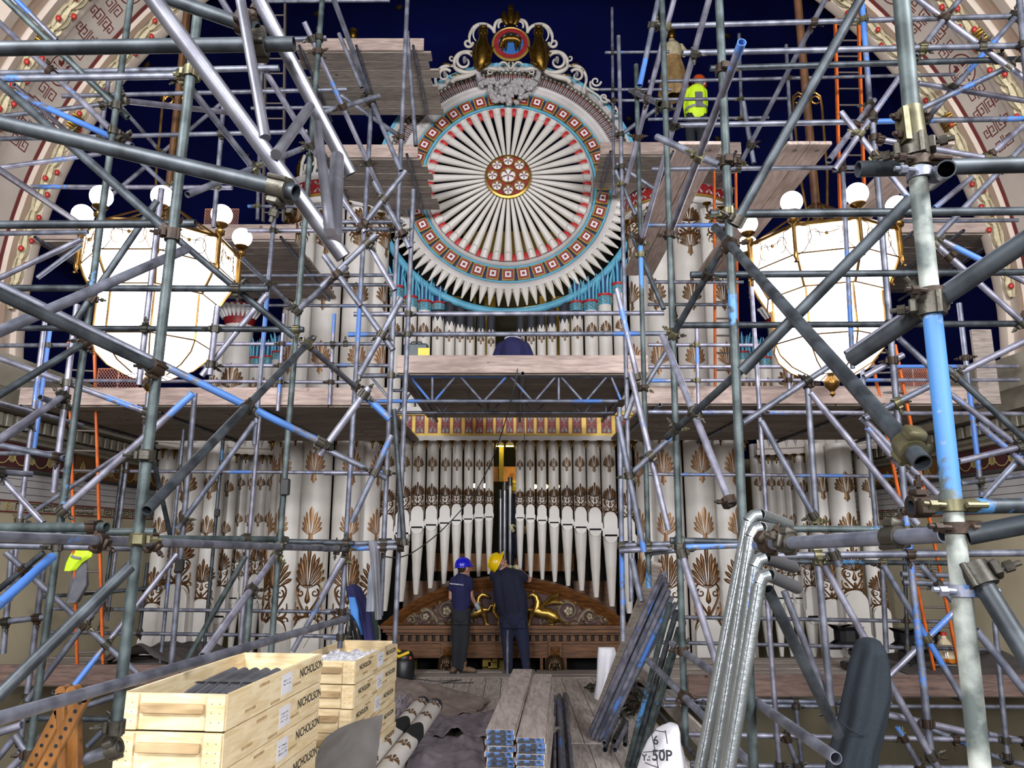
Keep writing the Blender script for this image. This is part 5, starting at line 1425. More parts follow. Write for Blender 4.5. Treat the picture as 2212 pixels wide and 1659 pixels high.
for cxp, cyp_ in ((556, 92), (536, 46), (607, 405), (205, 1148), (215, 1172), (300, 1165), (330, 1165), (1975, 958), (1960, 940), (1578, 1082), (1563, 1092), (1660, 1172), (1642, 1150), (1985, 1098), (1562, 150), (1567, 350), (1580, 470), (400, 155), (392, 165), (380, 480), (2000, 960), (2110, 1245), (2130, 1260), (530, 1170), (205, 1165), (1632, 492), (2022, 640), (2060, 545), (1700, 1172), (1930, 1172), (320, 985), (345, 780), (640, 690)):
    best = None
    for i, (k, a, b, Y1, Y2, fx) in enumerate(DATA):
        dx, dy = b[0] - a[0], b[1] - a[1]; L2 = dx * dx + dy * dy; t = ((cxp - a[0]) * dx + (cyp_ - a[1]) * dy) / L2
        if not 0 < t < 1: continue
        ds = math.hypot(a[0] + dx * t - cxp, a[1] + dy * t - cyp_)
        if ds < 16 and (best is None or Y1 + (Y2 - Y1) * t < best[0]): best = (Y1 + (Y2 - Y1) * t, i, t)
    if best:
        _, i, t = best; k, a, b, Y1, Y2, fx = DATA[i]; half_coupler(TL[i][0], TL[i][1], TL[i][2], P(*a, Y1).lerp(P(*b, Y2), s3(t, depth(a, Y1), depth(b, Y2))), Vector((rc.uniform(-.5, .5), rc.choice((-1, 1)), rc.uniform(-.6, .6))))
def near_Y(px, py, tol=14):
    best = None
    for k, a, b, Y1, Y2, fx in DATA:
        dx, dy = b[0] - a[0], b[1] - a[1]; t = ((px - a[0]) * dx + (py - a[1]) * dy) / (dx * dx + dy * dy)
        if 0 < t < 1:
            ds = math.hypot(a[0] + dx * t - px, a[1] + dy * t - py); Yt = Y1 + (Y2 - Y1) * t
            if ds < tol and (best is None or Yt < best): best = Yt
    return best
byl = {}
for o, p, q in TL: byl.setdefault(o['label'], []).append(((q - p).length, o))
for lb, lst in byl.items():
    if 1 < len(lst) <= 9:
        lst.sort(key=lambda v: -v[0])
        for i, (l_, o) in enumerate(lst): o['label'] = lb + ', ' + (['longest', 'second longest', 'third longest', 'fourth longest', 'fifth longest', 'sixth longest', 'seventh longest', 'eighth longest', 'ninth longest'][i] if i < len(lst) - 1 else 'shortest')
# large sleeve joint on the near post, and its band clamps
near, np_, nq_ = [v for v in TL if v[0].data == UT['w']][0]; YN = np_.y
def fit(nm, mb, m, par):
    o = mb.build(nm, m, None, 40); loc = o.location.copy(); o.parent = par; o.matrix_parent_inverse = par.matrix_world.inverted(); o.location = loc; return o
c0, c1 = P(1965, 236, YN), P(1978, 322, YN)
mb = MB(); mb.pipe(c0, c1, .033, .024, 16); ax = (c1 - c0).normalized(); sd_ = Vector((-1, -.35, 0)).normalized()
mb.box((c0 + c1) / 2 + sd_ * .035, (.016, .05, .10)); fit('sleeve_coupler', mb, 'clamp_brass', near)
for k in (.28, .72):
    mb = MB(); b_ = c0.lerp(c1, k) + sd_ * .04; mb.tube(b_ - sd_ * .01, b_ + sd_ * .022, .012, .012, 6); mb.tube(b_, b_ + sd_ * .035, .006, .006, 8); fit('bolt', mb, 'clamp_rust', near)
for (px, py, m) in ((1983, 352, 'clamp_rust'), (1987, 378, 'tube_blue'), (2012, 635, 'clamp_rust'), (2053, 1092, 'clamp_brass'), (2075, 1275, 'tube_blue'), (2065, 1140, 'clamp_rust')):
    c = P(px, py, YN); mb = MB(); mb.pipe(c - Vector((0, 0, .014)), c + Vector((0, 0, .014)), .0345, .024, 16)
    mb.tube(c + Vector((-.03, -.03, 0)), c + Vector((-.085, -.03, .004)), .007, .007, 8); mb.tube(c + Vector((-.052, -.03, 0)), c + Vector((-.07, -.03, 0)), .013, .013, 6)
    mb.bev(c + Vector((.045, .0, 0)), (.045, .05, .035), None, .008); mb.tube(c + Vector((.02, -.036, 0)), c + Vector((.075, -.03, 0)), .008, .008, 8); fit('band_clamp', mb, m, near)
# ------------------------------------------------------------------ aluminium lattice beams
def lattice(label, chords, braces, r=.0245, br=.018, m='tube_alu'):
    allp = [v for c in chords for v in c]; base = min(allp, key=lambda v: v.z)
    t = thing('lattice_beam', label, 'lattice beam', base)
    for a, b in chords: MB().pipe(a, b, r, r * .84, 16).build('chord', m, t, 40)
    for i, (a, b, *rr) in enumerate(braces): MB().path([a, a.lerp(b, .08), a.lerp(b, .92), b], [(rr[0] if rr else br)] * 4, 10).build('brace', m, t, 40)
    return t
Zp = lambda x, y, Y: P(x, y, Y)
ch1 = (Zp(316, -22, 1.85), Zp(742, 556, 2.15)); ch2 = (Zp(512, -90, 2.15), Zp(757, 377, 2.45))
T_ = lambda x, y, Y: P(x * .33906, y * .33906, Y)
lattice('large shiny aluminium lattice beam slanting across the foreground, crate side', [ch1, ch2], [(T_(1530, -10, 2.12), T_(1690, 880, 2.0), .0165), (T_(1975, 680, 2.29), T_(1760, 985, 2.0), .0165), (T_(2020, 790, 2.32), T_(2105, 1480, 2.08), .0165), (T_(2148, 1000, 2.39), T_(2128, 1530, 2.11), .0235)])
e9 = lambda x, y, Y: P(*tE(x, y), Y)
zz = [(550, 1222, 670, 1368), (835, 1222, 710, 1368), (870, 1222, 1000, 1368), (1160, 1222, 1025, 1368), (1190, 1222, 1320, 1368), (1475, 1222, 1350, 1368), (1510, 1222, 1640, 1368), (1800, 1222, 1675, 1368), (690, 1222, 690, 1368), (1495, 1222, 1495, 1368), (300, 1222, 420, 1368), (1830, 1222, 1890, 1368)]
lattice('painted lattice beam directly under the bridge platform toe board', [(e9(230, 1216, 9.1), e9(1990, 1216, 9.1)), (e9(190, 1376, 9.1), e9(1870, 1376, 9.1))], [(e9(a, b, 9.1), e9(c, d, 9.1)) for a, b, c, d in zz], .024, .017, 'tube_blue')
zz = [(640, 1312, 745, 1445), (840, 1312, 760, 1445), (920, 1312, 1020, 1445), (1180, 1312, 1070, 1445), (1215, 1312, 1320, 1445), (1470, 1312, 1360, 1445), (1510, 1312, 1630, 1445), (1770, 1312, 1660, 1445), (1045, 1312, 1045, 1445), (1795, 1312, 1795, 1445), (560, 1312, 470, 1440)]
lattice('second lattice beam behind, lower edge against the gilded frieze', [(e9(440, 1308, 10.7), e9(1900, 1308, 10.7)), (e9(450, 1450, 10.7), e9(1850, 1450, 10.7))], [(e9(a, b, 10.7), e9(c, d, 10.7)) for a, b, c, d in zz], .024, .017, 'tube_grey')
# ------------------------------------------------------------------ board platforms
def board_mesh(Lx, Ly, th=.038, m='old_board', seed=0):
    mb = MB(); mb.bev((0, 0, 0), (Lx, Ly, th), None, .004); return mesh_of(mb, m, 0)
BM = {}
def board(par, c, L_, along, th=.038, w=.225, m=None, tilt=0):
    key = (round(L_, 1), along, m, w)
    if key not in BM: BM[key] = board_mesh(L_ if along == 'x' else w, w if along == 'x' else L_, th, m or ('old_board' if along == 'x' else 'old_board_y'))
    return shared('board', BM[key], par, Matrix.Translation(Vector(c)))
def toe(par, x0, x1, Y, z0, h=.225, th=.038, m='toe_board'):
    return MB().bev(((x0 + x1) / 2, Y, z0 + h / 2), (x1 - x0, th, h), None, .004).build('toe_board', m, par, 0)
rb = random.Random(9)
def platform(label, x0, x1, y0, y1, z, along='x', toe_front='toe_board', m=None, toe_over=0, ragged=0.0, transoms=True, group=None):
    t = thing('scaffold_platform', label, 'scaffold platform', ((x0 + x1) / 2, (y0 + y1) / 2, z))
    if along == 'x':
        n = int((y1 - y0) / .235)
        for i in range(n):
            yy = y0 + .1125 + i * .235; x = x0
            while x < x1 - .2:
                L_ = min(3.9 if x > x0 else rb.choice((2.4, 3.9, 3.0)), x1 - x); dx = rb.uniform(0, ragged) if x + L_ >= x1 - .01 else 0
                board(t, (x + L_ / 2 + dx, yy, z - .019 + rb.uniform(-.004, .004)), L_ - .012, 'x', m=m); x += L_
    else:
        n = int((x1 - x0) / .235)
        for i in range(n):
            L_ = y1 - y0; board(t, (x0 + .1125 + i * .235, (y0 + y1) / 2 + rb.uniform(-ragged, ragged), z - .019 + rb.uniform(-.003, .003)), L_, 'y', m=m)
    if toe_front: toe(t, x0 - toe_over, x1 + toe_over, y0 - .03, z - .02, m=toe_front)
    if transoms:
        k = max(2, int((x1 - x0) / 1.2)); 
        for i in range(k + 1):
            x = x0 + .15 + (x1 - x0 - .3) * i / k; MB().pipe((x, y0 - .22, z - .065), (x, y1 + .1, z - .065), .02415, .0203, 12).build('transom', 'tube_grey', t, 40)
    return t
XL = lambda px, py, Y: P(px, py, Y).x
z2 = ZX(873, 9.3)
platform('long middle platform with pale toe board, crate side', XL(45, 870, 9.3), XL(838, 870, 9.3), 9.3, 12.6, z2)
platform('long middle platform with pale toe board, duct side', XL(1392, 872, 9.2), XL(2134, 872, 9.2), 9.2, 12.6, z2)
zc2 = ZX(804, 9.0)
platform('bridge platform with paint-splashed toe board below the wheel', XL(858, 800, 9.0), XL(1399, 800, 9.0), 9.0, 12.4, zc2)
platform('upper board platform beside the wheel rim, crate side', XL(690, 340, 11.1), XL(903, 340, 11.1), 11.1, 13.0, 8.17, ragged=.18)
platform('topmost board platform beside the crest, crate side', XL(636, 105, 11.07), XL(916, 105, 11.07), 11.07, 13.0, 10.1, ragged=.18)
platform('upper board platform beside the wheel rim, duct side', XL(1296, 330, 11.6), XL(1600, 330, 11.6), 11.6, 13.0, 8.5)
platform('shadowed board platform behind the lantern, crate side', XL(75, 515, 10.0), XL(640, 515, 10.0), 10.0, 12.8, 6.3)
platform('shadowed board platform behind the lantern, duct side', XL(1935, 495, 10.0), XL(2185, 495, 10.0), 10.0, 12.8, 6.4)
platform('low side platform with brown toe board, crate side', -6.6, -3.9, 9.3, 11.6, .45, toe_front='brown_toe')
platform('low side platform with brown toe board, duct side', 1.95, 6.6, 8.8, 11.5, .42, toe_front='brown_toe')
# board pairs with lantern light from below put into their pale colour
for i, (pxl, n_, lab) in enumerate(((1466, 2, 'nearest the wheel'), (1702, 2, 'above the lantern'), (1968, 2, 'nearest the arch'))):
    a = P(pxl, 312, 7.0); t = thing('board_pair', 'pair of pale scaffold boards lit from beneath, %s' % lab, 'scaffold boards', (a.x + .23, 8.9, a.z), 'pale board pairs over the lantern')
    for j in range(n_): board(t, (a.x + .1125 + j * .232, 8.95, a.z + .02), 3.9, 'y', m='lit_board')
# upright boards and tube bundles standing on the upper duct-side platform
t = MB().bev(P(2128, 792, 9.0), (.25, .05, .95), None, .005).build('scaffold_board', 'old_board', None, 0); tag(t, 'brown scaffold board standing upright by the cornice, duct side', 'scaffold board')
# ------------------------------------------------------------------ lanterns (gasolier-shaped chandeliers)
def lantern(pxc, label, rot):
    Y = 8.0; c = P(pxc, 600, Y); X = c.x
    zr, zm, zd, zl, zb, zf = 5.36, 5.04, 4.72, 4.20, 3.90, 3.62
    RR, RD = .80, .60
    t = thing('lantern_chandelier', label, 'chandelier', (X, Y, zf))
    def oc(r, z, k): a = rot + k * PI / 4; return Vector((X + r * math.cos(a), Y + r * math.sin(a), z))
    prof = [(RR, zr), (RR, zm), (RR * .93, zm - .13), (RD + .04, zd)]; drum = [(RD, zd), (RD, zl)]
    bowl = [(RD, zl), (RD * .93, zl - .12), (RD * .72, zl - .25), (RD * .4, zl - .35), (.06, zb)]
    for k in range(8):
        for nm, pr in (('upper_pane', prof), ('drum_pane', drum), ('bowl_pane', bowl)):
            mb = MB(); vs = []
            for r, z in pr: vs += [oc(r * .985, z, k), oc(r * .985, z, k + 1)]
            mb.add(vs, [(2 * i, 2 * i + 1, 2 * i + 3, 2 * i + 2) for i in range(len(pr) - 1)]); mb.build(nm, 'lamp_glass', t, 0)
        ribs = MB(); ribs.path([oc(r * 1.005, z, k) for r, z in prof], .015, 6); ribs.path([oc(r * 1.005, z, k) for r, z in drum], .012, 6); ribs.path([oc(r * 1.005, z, k) for r, z in bowl], .009, 6)
        ribs.build('rib', 'brass_lamp', t, 50)
        for r, z, w_ in ((RR * 1.01, zr, .024), (RR * 1.0, zm, .009), (RD + .05, zd, .010), (RD * 1.01, zl, .009)):
            MB().tube(oc(r, z, k), oc(r, z, k + 1), w_, w_, 6).build('rail', 'brass_lamp', t, 50)
        fg = MB(); A_, B_ = oc(RR * 1.012, zr, k), oc(RR * 1.012, zr, k + 1); ux = (B_ - A_)
        for s_, e_ in ((.0, 1), (1.0, -1)):
            pts = [(.0, .35), (.10, .30), (.2, .16), (.18, .03), (.08, .02)]
            fg.path([A_ + ux * (s_ + e_ * x * 1.3) + Vector((0, 0, -z)) for x, z in pts], .005, 5)
            fg.path([A_ + ux * (s_ + e_ * .3) + Vector((0, 0, -.16 + .09 * math.sin(a))) + ux * e_ * .10 * math.cos(a) for a in [i * .7 for i in range(8)]], .005, 5)
        fg.path([A_ + ux * .3 + Vector((0, 0, -.1)), A_ + ux * .5 + Vector((0, 0, -.13)), A_ + ux * .7 + Vector((0, 0, -.1))], .005, 5); fg.sphere(A_ + ux * .5 + Vector((0, 0, -.13)), .022, 6, 5)
        fg.build('filigree', 'brass_lamp', t, 50)
        # corner post with globe
        q = oc(RR * 1.04, zr, k); pm = MB(); pm.lathe([(.03, -.42), (.012, -.40), (.028, -.36), (.02, -.3), (.02, 0), (.05, .02), (.055, .06), (.02, .08), (.02, .09), (.065, .115), (.08, .13), (.075, .145), (.02, .15)], 12, q); pm.build('globe_post', 'brass_lamp', t, 50)
        MB().sphere(q + Vector((0, 0, .25)), .115, 20, 14).build('globe', 'globe_glass', t, 60)
    MB().add([oc(RR * .99, zr - .01, k) for k in range(8)] + [Vector((X, Y, zr + .12))], [(k, (k + 1) % 8, 8) for k in range(8)]).build('light_cover', 'brass_lamp', t, 0)  # top cover added to block light rising to the boards above
    MB().lathe([(.001, zf), (.03, zf + .03), (.02, zf + .06), (.075, zf + .12), (.085, zf + .18), (.05, zf + .23), (.03, zf + .26), (.1, zf + .29), (.07, zb + .02)], 16, (X, Y, 0)).build('finial', 'brass_lamp', t, 50)
    # suspension rod with scroll brackets
    MB().lathe([(.045, zr + .15), (.045, 11.1)], 10, (X, Y, 0)).build('suspension_rod', 'rod_brown', t, 50)
    MB().tube((X + .03, Y - .03, zr + .15), (X + .03, Y - .03, 11.1), .012, .012, 8).build('gilt_rod', 'brass_lamp', t, 50)
    for k in range(8): MB().tube(Vector((X, Y, zr + .55)), oc(RR, zr, k), .012, .012, 6).build('stay', 'brass_lamp', t, 50)
    for s_ in (-1, 1):
        b = MB(); b.path([Vector((X + s_ * x, Y - .02, zr + z)) for x, z in ((.02, 1.9), (.1, 1.95), (.16, 1.9), (.17, 1.75), (.16, .9), (.12, .45))], .014, 6); b.path([Vector((X + s_ * (.1 + .05 * math.cos(a)), Y - .02, zr + 1.85 + .05 * math.sin(a))) for a in [i * .8 for i in range(8)]], .012, 6); b.build('scroll_bracket', 'brass_lamp', t, 50)
mat('rod_brown', '#5a3a24', .5, .1, '#452b1a', 6)
lantern(346, 'large glowing brass lantern with globe lamps, crate side', PI / 8)
lantern(1776, 'large glowing brass lantern with globe lamps, duct side', .09)
# ------------------------------------------------------------------ ladders and mesh guards
def ladder(label, foot, head, wd, rungs=None, m='ladder_orange', axis=None, rung_m='rung_grey'):
    d = (head - foot).normalized(); ax = axis or Vector((1, 0, 0)); t = thing('ladder', label, 'ladder', foot); L_ = (head - foot).length
    nrm = d.cross(ax).normalized(); R = Matrix((ax, nrm, d)).transposed()
    for s_ in (-1, 1): MB().bev((foot + head) / 2 + ax * s_ * wd / 2, (.032, .065, L_), R, .006).build('stile', m, t, 0)
    n = rungs or int(L_ / .25)
    for i in range(n):
        c = foot + d * (L_ * (i + .6) / n); MB().tube(c - ax * wd / 2, c + ax * wd / 2, .014, .014, 8).build('rung', rung_m, t, 50)
    return t
ladder('long orange ladder rising to the middle platform, crate side', P(195, 1435, 10.2), P(176, 740, 9.4), .30, axis=Vector((.96, .28, 0)))
ladder('long orange ladder rising to the middle platform, duct side', P(2048, 1462, 10.0), P(1905, 745, 9.0), .30, axis=Vector((.97, -.2, 0)))
ladder('orange pole ladder against the great tower pipes, duct side', P(1570, 860, 10.8), P(1566, 360, 10.8), .34)
ladder('orange and grey ladder high in front of the blue vault, duct side', P(1842, 470, 9.6), P(1829, 40, 9.6), .34)
ladder('grey ladder by the topmost platform, crate side', P(590, 480, 10.4), P(596, -10, 10.4), .30, m='rung_grey')
def guard(label, px0, py0, px1, py1, Y):
    a = P(px0, py1, Y); b = P(px1, py0, Y); t = thing('mesh_guard', label, 'mesh guard', ((a.x + b.x) / 2, Y, a.z)); W, H_ = b.x - a.x, b.z - a.z
    MB().path([a, Vector((b.x, Y, a.z)), b, Vector((a.x, Y, b.z))], .012, 6, closed=True).build('frame', 'guard_mesh', t, 50); MB().tube(Vector((a.x + W * .5, Y, a.z)), Vector((a.x + W * .5, Y, b.z)), .012, .012, 6).build('mid_bar', 'guard_mesh', t, 50)
    m = MB(); n = 14
    for i in range(-n, n):
        for s_ in (-1, 1):
            x0 = i / n * W * 1.0; p0 = [x0, 0]; p1 = [x0 + H_ * .75, H_]
            if p1[0] < 0 or p0[0] > W: continue
            u0 = max(0, -x0 / (H_ * .75)); u1 = min(1, (W - x0) / (H_ * .75))
            if u1 <= u0: continue
            xa, xb = x0 + H_ * .75 * u0, x0 + H_ * .75 * u1
            if s_ < 0: xa, xb = W - xa, W - xb
            m.tube((a.x + xa, Y, a.z + H_ * u0), (a.x + xb, Y, a.z + H_ * u1), .0045, .0045, 4, False)
    m.build('wire_mesh', 'guard_mesh', t, 0)
    return t
guard('orange mesh guard on the middle platform behind the lantern finial, crate side', 208, 797, 302, 841, 9.45)
guard('brown mesh guard on the shadowed platform behind the globes, crate side', 440, 452, 516, 495, 10.2)
guard('small orange mesh guard on the middle platform, duct side', 1945, 797, 2002, 846, 9.35)
# ------------------------------------------------------------------ foreground: main deck, crates, boards, loose gear
from mathutils import noise as NZ
mat('dark_deck', '#6b625c', .85)
mat('paper', '#d9d8de', .7, 0, '#c9c8d0', 6); mat('ink', '#22242c', .8); mat('ink_red', '#8a2a2a', .8); mat('stencil', '#1b1a19', .8)
mat('board_end_blue', '#3f66a3', .6, 0, '#23262b', 24, .25); mat('felt_brown', '#8a7b72', .95, 0, '#6f625b', 9, .9, .5, 90); mat('felt_mauve', '#7d7379', .95, 0, '#665d63', 9, .9, .5, 90); mat('tarp_grey', '#6e6a67', .85, 0, '#57534f', 3, .9, .2, 20)
mat('carpet_dark', '#4a4340', .95, 0, '#3a3431', 6, .9, .3, 50); mat('sack_white', '#d6d4da', .6, 0, '#bdbbc2', 6, .9, .3, 25)
mat('duct_foil', '#9fa4a6', .36, .8, '#83898a', 7, .9, .25, 60); mat('duct_dark', '#59595c', .5, .4)
mat('coat_navy', '#152029', .85, 0, '#0f171f', 4, .9, .3, 60); mat('coat_blue', '#1d1d52', .85, 0, '#15153e', 5, .9, .2, 50); mat('lining_blue', '#3d78c0', .7); mat('hoodie_grey', '#6d6d74', .9, 0, '#5a5a61', 5); mat('bag_black', '#101013', .25, 0, None, bump=.4, bscale=14); mat('green_cloth', '#24352a', .9); mat('pale_cloth', '#9aa2b0', .9)
mat('hivis', '#c3e62a', .6, emit='#c3e62a', estr=.06); mat('reflect_tape', '#b8bcc0', .3, .6); mat('yellow_plastic', '#d6b418', .4); mat('red_plastic', '#a02018', .4); mat('teal_case', '#1d3038', .4); mat('amber_liquid', '#b0641c', .2); mat('clear_plastic', '#b9a88c', .15)
mat('cable_black', '#15151a', .5)
# --- deck under the workers
deck = thing('scaffold_platform', 'main working deck of grey boards the workers stand on', 'scaffold platform', (-.2, 8, 0))
X0d, X1d = -2.25, 1.92
for row, (ya, yb) in enumerate(((.8, 4.6), (4.6, 8.45), (8.45, 12.25))):
    n = int((X1d - X0d) / .232)
    for i in range(n): board(deck, (X0d + .115 + i * .232 + (.03 if row == 1 else 0), (ya + yb) / 2 + rb.uniform(-.02, .02), -.019 + rb.uniform(-.006, .004)), yb - ya - .015, 'y')
for i in range(3):
    x = X0d - .1 + rb.uniform(-.2, 0)
    while x < X1d:
        L_ = 2.2 if i == 1 and x < X0d + .1 else 2.9; L_ = min(L_, X1d + .2 - x); board(deck, (x + L_ / 2, 12.38 + i * .235, -.017 + rb.uniform(-.006, .006)), L_ - .02, 'x'); x += L_
        if X1d + .2 - x < .3: break
MB().bev((X1d + .03, 10.0, .10), (.038, 3.9, .225), None, .004).build('toe_board', 'old_board_y', deck, 0)
for y in (2, 5, 8, 11, 12.8): MB().pipe((X0d - .3, y, -.07), (X1d + .3, y, -.07), .02415, .02, 12).build('transom', 'tube_grey', deck, 40)
for x in (X0d, -.2, X1d): MB().pipe((x, .6, -.12), (x, 13.0, -.12), .02415, .02, 12).build('ledger', 'tube_grey', deck, 40)
# --- crates
def crate_stack(O, ex, ey, W, L_, Hc, n, offs, label_at, stencils, tag_txt, open_top=True, tops=''):
    """O front-left bottom corner; ex across the front, ey along the length"""
    ez = Vector((0, 0, 1)); R = Matrix((ex, ey, ez)).transposed()
    out = []
    for k in range(n):
        o = O + ex * offs[k][0] + ey * offs[k][1] + ez * (Hc * k); top = k == n - 1
        pos = 'topmost' if top else 'lowest' if k == 0 else ORD[n - 1 - k] + ' from the top'
        t = thing('packing_crate', 'pale pine packing crate, %s of the %s stack' % (pos, tag_txt), 'crate', o + ex * W / 2 + ey * L_ / 2, 'pine packing crates')
        q = lambda x, y, z: o + ex * x + ey * y + ez * z
        th = .018; h = Hc - .006
        MB().bev(q(W / 2, .009, h / 2), (W - .002, th, h), R, .002).build('end_panel', 'new_pine_x', t, 0)
        MB().bev(q(W / 2, L_ - .009, h / 2), (W - .002, th, h), R, .002).build('end_panel', 'new_pine_x', t, 0)
        for x in (.009, W - .009): MB().bev(q(x, L_ / 2, h / 2), (th, L_ - .002, h), R, .002).build('side_panel', 'new_pine_y', t, 0)
        MB().bev(q(W / 2, L_ / 2, .006 + .006), (W - .04, L_ - .04, .012), R, .002).build('bottom', 'new_pine_x', t, 0)
        for x in (.055, W - .055): MB().bev(q(x, -.009, h / 2), (.10, .018, h - .004), R, .003).build('corner_batten', 'new_pine_x', t, 0)
        MB().bev(q(W / 2, -.012, h * .60), (W - .24, .024, h * .26), R, .003).build('handle_batten', 'old_pine', t, 0)
        nl = MB()
        for x in (.03, .075, W - .075, W - .03):
            for z in (.25, .5, .75): nl.sphere(q(x, -.0185, h * z), .0025, 5, 4)
        nl.build('nails', 'ink', t, 0)['kind'] = 'stuff'
        # lighter finger joints along the visible side
        for y0, z0 in ((.28, .05), (.62, .02), (.95, .06), (.45, h - .03)):
            MB().box(q(W + .0005, y0 * L_ / 1.4, z0), (.002, .14, .016), R).build('joint_strip', 'old_pine', t, 0)
        lp = q(W + .0015, label_at * L_, h * .52); Ml = frame(lp, ey, ez)
        pl = MB().box(lp, (.002, .17, .12), R).build('paper_label', 'paper', t, 0)
        sc_ = MB(); r_ = random.Random(k * 7 + n)
        for ln_ in range(2 if r_.random() < .5 else 3):
            x = -.06
            while x < .05:
                pts = [lp + ex * .0025 + ey * (x + .004 * i) + ez * (.02 - .022 * ln_ + r_.uniform(-.006, .006)) for i in range(4)]
                sc_.path(pts, .0012, 4, False); x += .016 + r_.uniform(0, .012)
        sc_.build('handwriting', 'ink', pl, 0)['kind'] = 'stuff'
        for y, sz in stencils: text_mesh('NICHOLSON', sz, 'stencil', 'stencil_lettering', t, frame(q(W + .0018, y * L_, h * .62), ey, ez), bold=.0012)
        out.append(t)
    return out
wood_mat('old_pine', '#b99f78', '#9d8460', (1.5, 8, 8), .75, None, .1, .3)
ZT1 = 1.31; a = PZ(265, 1493, ZT1); b = PZ(495, 1497, ZT1); bk = PZ(526, 1407, ZT1)
ex = (b - a); W1 = ex.length; ex.normalize(); ey = Vector((-ex.y, ex.x, 0)); L1 = 1.42
ey = (bk - a).normalized(); L1 = (bk - a).length
ex = Vector((ey.y, -ey.x, 0)); O1 = Vector((a.x, a.y, 0))
r7 = random.Random(2)
cs1 = crate_stack(O1, ex, ey, W1, L1, ZT1 / 7, 7, [(r7.uniform(-.012, .012), -.03 * (6 - k) * .5 + r7.uniform(-.01, .01)) for k in range(7)], .56, [(.86, .075)], 'stack open on metal pipes')
ZT2 = 1.12; c1 = PZ(769, 1427, ZT2); c2 = PZ(859, 1383, ZT2); ey2 = (c2 - c1).normalized(); L2 = (c2 - c1).length; ex2 = Vector((ey2.y, -ey2.x, 0)); W2 = .56; O2 = Vector((c1.x, c1.y, 0)) - ex2 * W2
cs2 = crate_stack(O2, ex2, ey2, W2, L2, ZT2 / 6, 6, [(r7.uniform(-.01, .01), r7.uniform(-.012, .012)) for k in range(6)], .55, [(.20, .055), (.82, .055)], 'stack holding crumpled newspaper')
# metal organ pipes packed in the open crate
zt = ZT1 - .05; q = lambda x, y, z: O1 + ex * x + ey * y + Vector((0, 0, z))
for i in range(6):
    x = .10 + i * (W1 - .2) / 5.2 + .02
    t = thing('metal_pipe', 'small grey metal organ pipe packed in the open crate', 'organ pipe', q(x, .8, zt - .07), 'metal pipes in the open crate')
    MB().tube(q(x, .60, zt - .045), q(x, 1.05, zt - .03), .036, .038, 14).build('body', 'lead_pipe', t, 40); MB().tube(q(x - .005, .38, zt - .055), q(x, .60, zt - .045), .012, .036, 14).build('foot', 'lead_pipe', t, 40)
    MB().box(q(x, .60, zt - .008), (.05, .03, .004), Matrix((ex, ey, Vector((0, 0, 1)))).transposed()).build('mouth', 'void_black', t, 0)
for i in range(5):
    x = .12 + i * (W1 - .22) / 4.4
    t = thing('metal_pipe', 'small grey metal organ pipe lying lowest in the open crate', 'organ pipe', q(x, .3, zt - .12), 'metal pipes in the open crate')
    MB().tube(q(x, .05, zt - .105), q(x, .55, zt - .1), .034, .036, 14).build('body', 'lead_pipe', t, 40); MB().tube(q(x, .55, zt - .1), q(x, .7, zt - .1), .036, .012, 14).build('foot', 'lead_pipe', t, 40)
def cloth(name, label, cat, m, base, hfn, nx=30, ny=30, th=.006, smooth=60, group=None):
    """sheet sampled over u, v in 0..1: base(u, v) -> point; hfn(u, v) -> extra height"""
    vs = [];
    for j in range(ny + 1):
        for i in range(nx + 1):
            u, v = i / nx, j / ny; p_ = base(u, v); vs.append(p_ + Vector((0, 0, hfn(u, v))))
    k = len(vs); vs += [v_ - Vector((0, 0, th)) for v_ in vs]; fs = []
    for j in range(ny):
        for i in range(nx):
            a_ = j * (nx + 1) + i; f = (a_, a_ + 1, a_ + nx + 2, a_ + nx + 1); fs.append(f); fs.append(tuple(x + k for x in reversed(f)))
    rim = [i for i in range(nx + 1)] + [j * (nx + 1) + nx for j in range(1, ny + 1)] + [ny * (nx + 1) + i for i in range(nx - 1, -1, -1)] + [j * (nx + 1) for j in range(ny - 1, 0, -1)]
    for i in range(len(rim)): a_, b_ = rim[i], rim[(i + 1) % len(rim)]; fs.append((a_, a_ + k, b_ + k, b_))
    o = MB().add(vs, fs).build(name, m, None, smooth)
    return tag(o, label, cat, group) if label else o
def nz(x, y, s=0): return NZ.noise(Vector((x, y, s)))
def quad(pts):
    a_, b_, c_, d_ = [Vector(p_) for p_ in pts]
    return lambda u, v: (a_ * (1 - u) + b_ * u) * (1 - v) + (d_ * (1 - u) + c_ * u) * v
# newspaper in the second crate
nb = quad([O2 + ex2 * .06 + ey2 * .2, O2 + ex2 * .5 + ey2 * .2, O2 + ex2 * .5 + ey2 * .85, O2 + ex2 * .06 + ey2 * .85])
cloth('newspaper', 'crumpled grey newspaper stuffed in the second open crate', 'newspaper', 'paper', lambda u, v: nb(u, v) + Vector((0, 0, ZT2 - .06)), lambda u, v: .05 * abs(nz(u * 5, v * 5)) + .02 * nz(u * 14, v * 14), 26, 30, .002, 20)
